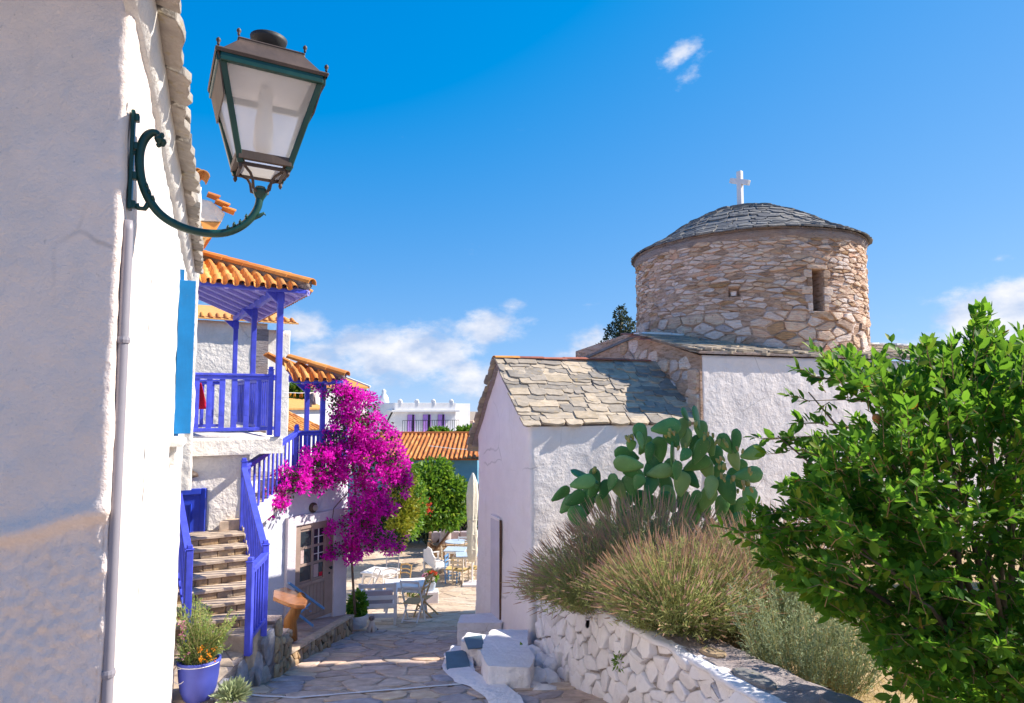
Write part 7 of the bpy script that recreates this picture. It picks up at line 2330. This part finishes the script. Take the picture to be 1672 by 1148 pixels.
    for px, w, h, m in ((504, 8, 24, 'cloth_pale'), (512, 6, 20, 'cloth_pale'), (492, 4, 8, 'petal_yellow'), (481, 3, 8, 'petal_yellow'), (474, 3, 7, 'petal_yellow')):
        rows = [[P(px + (k / 4 - .5) * w * (1 + .3 * f), 641 + h * f, 15.6 + .05 * math.sin(k * 2 + f * 3)) for k in range(5)] for f in (0, .3, .6, 1.0)]
        mb = MB(); mb.grid(rows); o = mb.build('garment', M[m], t, smooth=True); md = o.modifiers.new('s', 'SOLIDIFY'); md.thickness = .01
build_far_trees()

# ------------------------------------------------------------------ furniture of the square
def place(root, p, yaw):
    Mx = Matrix.Translation(p) @ Matrix.Rotation(yaw, 4, 'Z'); root.matrix_basis = Mx; WM[root.name] = Mx
    return root
def local_thing(name, label, cat, group=None):
    return thing(name, label, cat, (0, 0, 0), group)
def folding_chair(label, m='white_paint', seat='wood_tan'):
    r = local_thing('folding_chair', label, 'chair', 'folding chairs by the white tables')
    for s in (-1, 1):
        bar_obj('back_leg', m, r, (s * .20, .22, 0), (s * .20, -.24, .92), .028, .036)
        bar_obj('front_leg', m, r, (s * .165, -.26, 0), (s * .165, .18, .45), .026, .034)
    for z, b in ((.88, .05), (.76, .035), (.66, .035)):
        y = .22 - .50 * z
        mb = MB(); pts = [Vector((-.2 + .4 * k / 6, y - .04 * math.sin(math.pi * k / 6), z + b * .5 * math.sin(math.pi * k / 6))) for k in range(7)]
        for a, c in zip(pts, pts[1:]): mb.bar(a, c, .018, b)
        mb.build('back_slat', M[m], r)
    for k in range(6):
        bar_obj('seat_slat', seat, r, (-.17, .18 - k * .068, .445 - k * .002), (.17, .18 - k * .068, .445 - k * .002), .055, .016)
    bar_obj('stretcher', m, r, (-.2, .115, .21), (.2, .115, .21), .022)
    bar_obj('stretcher', m, r, (-.165, -.18, .08), (.165, -.18, .08), .022)
    return r
def rush_chair(label, m='pale_wood'):
    r = local_thing('rush_chair', label, 'chair', 'straw seated taverna chairs')
    for x in (-.19, .19):
        bar_obj('leg', m, r, (x, -.19, 0), (x, -.22, .90), .036)
        bar_obj('leg', m, r, (x, .19, 0), (x, .19, .46), .036)
    for z in (.86, .72, .58): bar_obj('back_slat', m, r, (-.19, -.218, z), (.19, -.218, z), .018, .06)
    mb = MB(); mb.box((0, 0, .455), (.42, .42, .04)); mb.build('seat', M['rush'], r, bev=.012)
    for z in (.16, .28):
        for a, b in (((-.19, -.19), (.19, -.19)), ((-.19, .19), (.19, .19)), ((-.19, -.19), (-.19, .19)), ((.19, -.19), (.19, .19))): bar_obj('rung', m, r, (*a, z), (*b, z), .02)
    return r
def table(label, w, l, h, mtop, mleg, splay=.0, group='tables on the square', name='table'):
    r = local_thing(name, label, 'table', group)
    mb = MB(); mb.box((0, 0, h - .018), (w, l, .036)); mb.build('tabletop', M[mtop], r, bev=.008)
    for sx in (-1, 1):
        for sy in (-1, 1): bar_obj('leg', mleg, r, (sx * (w / 2 - .06 + splay), sy * (l / 2 - .06 + splay * .3), 0), (sx * (w / 2 - .08), sy * (l / 2 - .08), h - .036), .055)
        bar_obj('apron', mleg, r, (sx * (w / 2 - .06), -l / 2 + .08, h - .075), (sx * (w / 2 - .06), l / 2 - .08, h - .075), .025, .07)
    for sy in (-1, 1): bar_obj('apron', mleg, r, (-w / 2 + .08, sy * (l / 2 - .06), h - .076), (w / 2 - .08, sy * (l / 2 - .06), h - .076), .025, .07)
    return r
def armchair(label, w=.72):
    r = local_thing('garden_armchair', label, 'armchair')
    for x in (-w / 2, w / 2):
        bar_obj('leg', 'white_paint', r, (x, -.30, 0), (x, -.36, .92), .05)
        bar_obj('leg', 'white_paint', r, (x, .30, 0), (x, .30, .62), .05)
        bar_obj('armrest', 'white_paint', r, (x, -.36, .64), (x, .36, .64), .07, .03)
    for z in (.86, .62, .46, .26): bar_obj('back_slat', 'white_paint', r, (-w / 2, -.35, z), (w / 2, -.35, z), .022, .085)
    for k in range(5): bar_obj('seat_slat', 'white_paint', r, (-w / 2, -.27 + k * .14, .40), (w / 2, -.27 + k * .14, .40), .11, .02)
    mb = MB(); mb.box((0, -.28, .58), (w - .1, .09, .36)); mb.build('cushion', M['cushion'], r, bev=.03)
    return r
def build_furniture():
    def g(px, py): return gp(px, py)
    place(armchair('white slatted garden armchair seen from behind next to the cat'), g(617, 1018), R(8))
    place(table('white table with splayed legs in front of the cushioned armchair', .95, .80, .74, 'white_paint', 'white_paint', .06), g(662, 1004), R(12))
    place(folding_chair('white folding chair with tan seat at the near white table'), g(674, 1016), R(-12))
    place(table('second white table nearer the cottage under the flowers', 1.0, .8, .74, 'white_paint', 'white_paint', .05), g(622, 972), R(-20))
    t = place(folding_chair('white folding chair tipped against the near white table'), g(636, 985), R(200)); 
    t.matrix_basis = t.matrix_basis @ Matrix.Rotation(R(-14), 4, 'X')
    t = place(folding_chair('tan wooden folding chair leaning behind the white tables', 'wood_tan'), g(664, 972), R(150)); t.matrix_basis = t.matrix_basis @ Matrix.Rotation(R(-16), 4, 'X')
    t = place(folding_chair('tan folding chair half hidden beside the near white table', 'wood_tan'), g(694, 1008), R(75)); t.matrix_basis = t.matrix_basis @ Matrix.Rotation(R(-8), 4, 'X')
    t = place(folding_chair('pale grey folding chair at the far side of the second table', 'pipe'), g(640, 955), R(185))
    t = place(folding_chair('white folding chair under the hanging magenta flowers', 'white_paint'), g(604, 985), R(120))
    # white block with the geranium pot
    p = g(703, 985)
    mb = MB(); mb.box((0, 0, .17), (.42, .36, .36)); 
    o = mb.build('low_pillar', M['limewash'], None, bev=.02); o.matrix_basis = Matrix.Translation(p) @ Matrix.Rotation(R(10), 4, 'Z'); WM[o.name] = o.matrix_basis
    tag(o, 'low whitewashed block carrying the geranium pot', 'block')
    c = p + UP * .352
    r = thing('geranium_pot', 'grey blue pot of red and pink geraniums on the white block', 'flower pot', c)
    lathe_obj('pot', [(.10, 0), (.12, .03), (.15, .22), (.165, .24), (.16, .26), (.14, .25)], c, 'table_blue', r, 18)
    gg = np.random.default_rng(4)
    pp, u = blob_points([(c + Vector((0, 0, .36)), .20, .18, .14)], 420, .3, gg)
    leaf_obj('foliage', r, M['leaf_hedge'], pp, u + gg.normal(size=pp.shape) * .6, .06 + .03 * gg.random(420), wide=1.6, kind='stuff')
    for nm, m, off in (('red_flowers', 'petal_red', (.06, -.08, .48)), ('pink_flowers', 'petal_pink', (-.12, -.1, .42)), ('white_flowers', 'petal_white', (.02, -.16, .36))):
        pp, u = blob_points([(c + Vector(off), .11, .08, .07)], 110, .5, gg); leaf_obj(nm, r, M[m], pp, u + gg.normal(size=pp.shape) * .6, .045 + 0 * gg.random(110), wide=1.5, kind='stuff')
    c2 = g(680, 975)
    r = thing('planter_flowers', 'pink flowering plants low behind the near white table', 'plant', c2)
    pp, u = blob_points([(c2 + Vector((0, 0, .25)), .38, .25, .24)], 500, .3, gg); leaf_obj('foliage', r, M['leaf_hedge'], pp, u + gg.normal(size=pp.shape) * .6, .06 + .03 * gg.random(500), wide=1.5, kind='stuff')
    pp, u = blob_points([(c2 + Vector((-.1, -.1, .42)), .25, .15, .09)], 120, .3, gg); leaf_obj('pink_flowers', r, M['petal_pink'], pp, u + gg.normal(size=pp.shape) * .6, .05 + 0 * gg.random(120), wide=1.5, kind='stuff')
    # white bench, seen from its end
    r = local_thing('white_bench', 'white wooden bench with curved backrest out on the square', 'bench')
    mb = MB(); prof = [(-.7, .40), (.7, .40), (.7, .78), (.45, .84), (.2, .98), (-.2, .98), (-.45, .84), (-.7, .78)]
    mb.prism([(x, -.28, z) for x, z in prof], (0, .04, 0)); mb.build('backrest', M['white_paint'], r, bev=.01)
    mb = MB(); mb.box((0, 0, .42), (1.4, .52, .05)); mb.build('seat', M['white_paint'], r, bev=.01)
    mb = MB(); mb.box((0, .24, .33), (1.36, .03, .14)); mb.build('apron', M['white_paint'], r)
    for x in (-.68, .68):
        bar_obj('leg', 'white_paint', r, (x, -.26, 0), (x, -.26, .8), .06); bar_obj('leg', 'white_paint', r, (x, .24, 0), (x, .24, .66), .06); bar_obj('armrest', 'white_paint', r, (x, -.26, .67), (x, .28, .67), .07, .04)
    place(r, g(713, 941), R(-68))
    # taverna tables and chairs
    place(table('blue taverna table with pale cloth blue top behind the front straw chair', .75, .75, .75, 'table_blue', 'white_paint'), g(762, 941), R(5))
    place(table('blue taverna table further back near the closed parasol', .75, .75, .75, 'table_blue', 'white_paint'), g(744, 931), R(-6))
    place(rush_chair('straw seated wooden chair standing in the sun in front of the parasol'), g(752, 953), R(-25))
    place(rush_chair('straw chair right of the parasol pole under the chapel wall'), g(777, 950), R(70))
    place(rush_chair('straw chair on the far side of the two blue tables'), g(765, 926), R(170))
    place(rush_chair('straw chair left of the further blue table'), g(731, 935), R(-80))
    place(rush_chair('pale straw chair beyond the parasol in the shade', 'white_paint'), g(757, 918), R(185))
    t = place(rush_chair('blue painted straw chair beside the white bench', 'chair_blue'), g(739, 951), R(-100))
    r = local_thing('round_table', 'small round turquoise table near the sofa', 'table', 'tables on the square')
    mb = MB(); mb.lathe([(.01, .72), (.42, .72), (.43, .735), (.42, .75), (.01, .75)], (0, 0, 0), 24); mb.build('tabletop', M['table_blue'], r)
    for k in range(3): bar_obj('leg', 'white_paint', r, (.3 * math.cos(k * 2.1), .3 * math.sin(k * 2.1), 0), (-.12 * math.cos(k * 2.1), -.12 * math.sin(k * 2.1), .72), .025)
    place(r, g(745, 917), 0)
    # sofa
    r = local_thing('wicker_sofa', 'tan wicker sofa with pale lilac back cushions in the tree shade', 'sofa')
    mb = MB(); mb.box((0, 0, .18), (1.9, .85, .36)); mb.build('base', M['sofa'], r, bev=.04)
    mb = MB(); mb.box((0, .36, .55), (1.9, .14, .55)); mb.build('back', M['sofa'], r, bev=.04)
    for x in (-.9, .9):
        mb = MB(); mb.box((x, 0, .42), (.13, .8, .35)); mb.build('arm', M['sofa'], r, bev=.05)
    for x in (-.56, 0, .56):
        mb = MB(); mb.box((x, .20, .64), (.54, .16, .46)); mb.build('back_cushion', M['cushion'], r, bev=.05)
        mb = MB(); mb.box((x, -.06, .41), (.54, .62, .11)); mb.build('seat_cushion', M['sofa'], r, bev=.03)
    place(r, g(739, 906), R(4))
    # deckchair
    r = local_thing('deck_chair', 'dark brown wooden deckchair tilted back in front of the sofa', 'deckchair')
    for x in (-.26, .26):
        bar_obj('frame_leg', 'wood_brown', r, (x, -.35, .0), (x, .55, 1.05), .05, .07); bar_obj('frame_leg', 'wood_brown', r, (x * .85, .45, .0), (x * .85, -.30, .55), .05, .06)
    mb = MB(); mb.grid([[(x, y, z) for x in (-.24, .24)] for y, z in ((.52, 1.0), (.3, .68), (.05, .42), (-.2, .40), (-.3, .5))]); mb.build('sling', M['sofa'], r)
    place(r, g(713, 908), R(-75))
    # parasol
    p = g(771, 955)
    r = thing('closed_parasol', 'tall closed cream parasol tied with cords beside the chapel corner', 'parasol', p)
    top = P(771, 772, p.y).z - p.z
    mb = MB(); n = 20; vs = []; prof = [(.02, top), (.06, top - .10), (.13, top - .35), (.17, top - .8), (.155, top - 1.4), (.13, top - 1.9), (.17, top - 2.1), (.14, top - 2.5), (.17, top - 2.75), (.13, top - 3.0), (.10, top - 3.1)]
    sc = (top - .75) / 3.1 if top > 1.5 else 1
    for i, (rr, z) in enumerate(prof):
        z = top - (top - z) * sc
        for k in range(n):
            a = 2 * math.pi * k / n; q = rr * (1 + .22 * math.cos(a * 5 + i * .4) + .08 * math.cos(a * 9))
            vs.append((p.x + q * math.cos(a), p.y + q * math.sin(a), p.z + z))
    mb.add(vs, [(i * n + k, i * n + (k + 1) % n, (i + 1) * n + (k + 1) % n, (i + 1) * n + k) for i in range(len(prof) - 1) for k in range(n)] + [tuple(range(n)), tuple((len(prof) - 1) * n + k for k in range(n))])
    mb.build('canopy', M['canvas'], r, smooth=True)
    mb = MB(); mb.tube([p, p + UP * top], .028, 8); mb.build('pole', M['white_paint'], r)
    mb = MB(); mb.box(p + UP * .04, (.6, .6, .07)); mb.build('base', M['limewash'], r, bev=.01)
    mb = MB()
    for f in (.42, .55, .68):
        mb.lathe([(.155, -.015), (.165, 0), (.155, .015)], p + UP * (top * (1 - f)), 14)
    o = mb.build('tie_cord', M['canvas'], r)
    # far sun lounger behind the sofa
    r = local_thing('sun_chair', 'dim padded chair in the deep shade behind the sofa', 'chair')
    mb = MB(); mb.box((0, 0, .35), (.7, .6, .12)); mb.build('seat', M['cushion'], r, bev=.03)
    mb = MB(); mb.prism([(-.35, .25, .4), (.35, .25, .4), (.35, .5, 1.0), (-.35, .5, 1.0)], (0, .1, 0)); mb.build('back', M['cushion'], r, bev=.02)
    for x in (-.3, .3):
        for y in (-.25, .25): bar_obj('leg', 'black_iron', r, (x, y, 0), (x, y, .3), .04)
    place(r, P(762, 876, 27.6) * 1.0, R(10)); r.matrix_basis = Matrix.Translation(Vector((P(762, 876, 27.6).x, 27.6, gz(27.6)))) @ Matrix.Rotation(R(10), 4, 'Z')
    # --- porch: driftwood table and blue folding chair
    def top(y): return -3.33 - .163 * (y - 9.2)
    T0 = P(474, 976, 10.0)
    r = thing('driftwood_table', 'varnished slab table on a bent tree trunk leg on the porch', 'table', (T0.x, T0.y, top(10)))
    z = T0.z
    pts = [hitz(x, y, z) for x, y in ((447, 963), (466, 958), (484, 966), (502, 979), (498, 988), (484, 988), (470, 985), (456, 979), (446, 975))]
    mb = MB(); mb.prism(pts, (0, 0, -.055)); mb.build('tabletop', M['wood'], r, bev=.012)
    b = hitz(474, 1044, top(9.75)); b.z = top(9.8) - .01
    mid = P(474, 1012, b.y + .02); tp = P(486, 984, (b.y + T0.y) / 2 + .1)
    mb = MB(); mb.tube([b, b.lerp(mid, .5) + Vector((.0, 0, 0)), mid, mid.lerp(tp, .5) + Vector((.02, 0, 0)), tp, P(493, 972, T0.y + .1)], [.105, .10, .095, .085, .075, .06], 12); mb.build('trunk_leg', M['wood_post'], r, smooth=True)
    p0 = hit(528, 1024, Vector((-3.3, 11.2, 0)), WN)
    r = local_thing('blue_chair', 'blue folding chair folded and leaning against the taupe door', 'chair')
    F0 = Vector((-3.36, 11.35, 0)); 
    def C_(px, py, o=0.0): 
        h = hit(px, py, F0 + WN * o, WN); return h
    for o in (0, .36):
        bar_obj('leg', 'chair_blue', r, C_(472, 952, o), C_(529, 994, o), .03, .035)
        bar_obj('leg', 'chair_blue', r, C_(487, 1003, o), C_(511, 1022, o), .03, .035)
        bar_obj('leg', 'chair_blue', r, C_(488, 1003, o), C_(507, 985, o), .022, .026)
    for a, b_ in (((472, 952), (472, 952)), ((480, 958), (480, 958)), ((527, 993), (527, 993)), ((495, 1009), (495, 1009)), ((509, 1020), (509, 1020))):
        bar_obj('slat', 'chair_blue', r, C_(*a, 0), C_(*b_, .36), .05, .02)
    for k in range(4):
        bar_obj('seat_slat', 'chair_blue', r, C_(492 + k * 5, 986 + k * 4, .02), C_(492 + k * 5, 986 + k * 4, .34), .035, .015)
build_furniture()

# ------------------------------------------------------------------ the cat
def build_cat():
    p = gp(607, 1033)
    k = p.y / F
    root = thing('cat', 'white and grey cat sitting upright at the edge of the shade', 'cat', p)
    bm_v = [(0, 0, .10), (0, -.02, .17), (0, -.035, .225), (0, -.05, .262), (.035, -.055, .12), (.036, -.075, .05), (.036, -.085, .012), (-.035, -.055, .12), (-.036, -.075, .05), (-.036, -.085, .012), (.06, .03, .06), (.07, -.03, .02), (-.06, .03, .06), (-.07, -.03, .02), (0, .07, .05), (.05, .13, .02), (.12, .12, .018)]
    rad = [.075, .066, .042, .035, .026, .019, .020, .026, .019, .020, .05, .028, .05, .028, .06, .018, .013]
    edges = [(0, 1), (1, 2), (2, 3), (1, 4), (4, 5), (5, 6), (1, 7), (7, 8), (8, 9), (0, 10), (10, 11), (0, 12), (12, 13), (0, 14), (14, 15), (15, 16)]
    me = bpy.data.meshes.new('body'); me.from_pydata([Vector(v) for v in bm_v], edges, [])
    o = bpy.data.objects.new('body', me)
    COL.objects.link(o)
    sk = o.modifiers.new('skin', 'SKIN')
    for i, r_ in enumerate(rad): me.skin_vertices[0].data[i].radius = (r_, r_)
    me.skin_vertices[0].data[0].use_root = True
    sb = o.modifiers.new('sub', 'SUBSURF'); sb.levels = 2; sb.render_levels = 2
    t = NT('cat_fur')
    oc = t.new('ShaderNodeTexCoord')
    sx_ = t.new('ShaderNodeSeparateXYZ'); t.link(oc.outputs['Object'], sx_.inputs[0])
    n_ = t.noise(14, 4, .6, oc.outputs['Object'])
    f = t.math('ADD', t.math('MULTIPLY', sx_.outputs[1], 7.0), t.math('MULTIPLY', t.math('SUBTRACT', n_, .5), 1.6))
    c = t.ramp(f, [(.12, (.62, .56, .52)), (.30, (.20, .17, .16))])
    fur = t.done(c, .9, t.bump(t.noise(160, 3, .6), .5, .004))
    me.materials.append(fur)
    o.parent = root; o.matrix_parent_inverse = Matrix.Identity(4); o.rotation_euler = (0, 0, R(8))
    dg = bpy.context.evaluated_depsgraph_get()
    # head
    hm = bmesh.new(); bmesh.ops.create_uvsphere(hm, u_segments=18, v_segments=12, radius=.052)
    for v in hm.verts:
        v.co.z *= .88; v.co.x *= 1.06
        if v.co.y < -.03: v.co.y -= .012 * max(0, 1 - (abs(v.co.x) / .03)) * max(0, 1 - abs(v.co.z + .012) / .03)
    me = bpy.data.meshes.new('head'); hm.to_mesh(me); hm.free()
    t2 = NT('cat_face')
    oc = t2.new('ShaderNodeTexCoord'); sx_ = t2.new('ShaderNodeSeparateXYZ'); t2.link(oc.outputs['Object'], sx_.inputs[0])
    f = t2.math('ADD', sx_.outputs[2], t2.math('MULTIPLY', t2.math('ABSOLUTE', sx_.outputs[0]), .55))
    f = t2.math('ADD', f, t2.math('MULTIPLY', sx_.outputs[1], .35))
    me.materials.append(t2.done(t2.ramp(t2.math('MULTIPLY_ADD', f, 10.0), [(.0, (.62, .56, .52)), (.10, (.17, .145, .14))]), .9))
    me.polygons.foreach_set('use_smooth', [True] * len(me.polygons))
    h = bpy.data.objects.new('head', me); COL.objects.link(h); h.parent = root; h.location = (.006, -.062, .285); h.rotation_euler = (R(4), 0, R(8))
    for s in (-1, 1):
        mb = MB(); mb.add([(s * .014, .0, .036), (s * .050, .0, .030), (s * .042, .004, .078), (s * .032, .018, .036)], [(0, 1, 2), (1, 3, 2), (3, 0, 2)]); e = mb.build('ear', fur, None); e.parent = h
        mb = MB(); mb.lathe([(.001, -.006), (.008, -.003), (.009, .002), (.004, .006)], (s * .020, -.046, .008), 8, Matrix.Rotation(R(90), 3, 'X')); e = mb.build('eye', M['black_iron'], None); e.parent = h
    mb = MB(); mb.lathe([(.001, -.004), (.006, 0), (.001, .005)], (0, -.064, -.008), 6); e = mb.build('nose', M['petal_pink'], None); e.parent = h
    root.scale = (1.0, 1.0, 1.0)
build_cat()
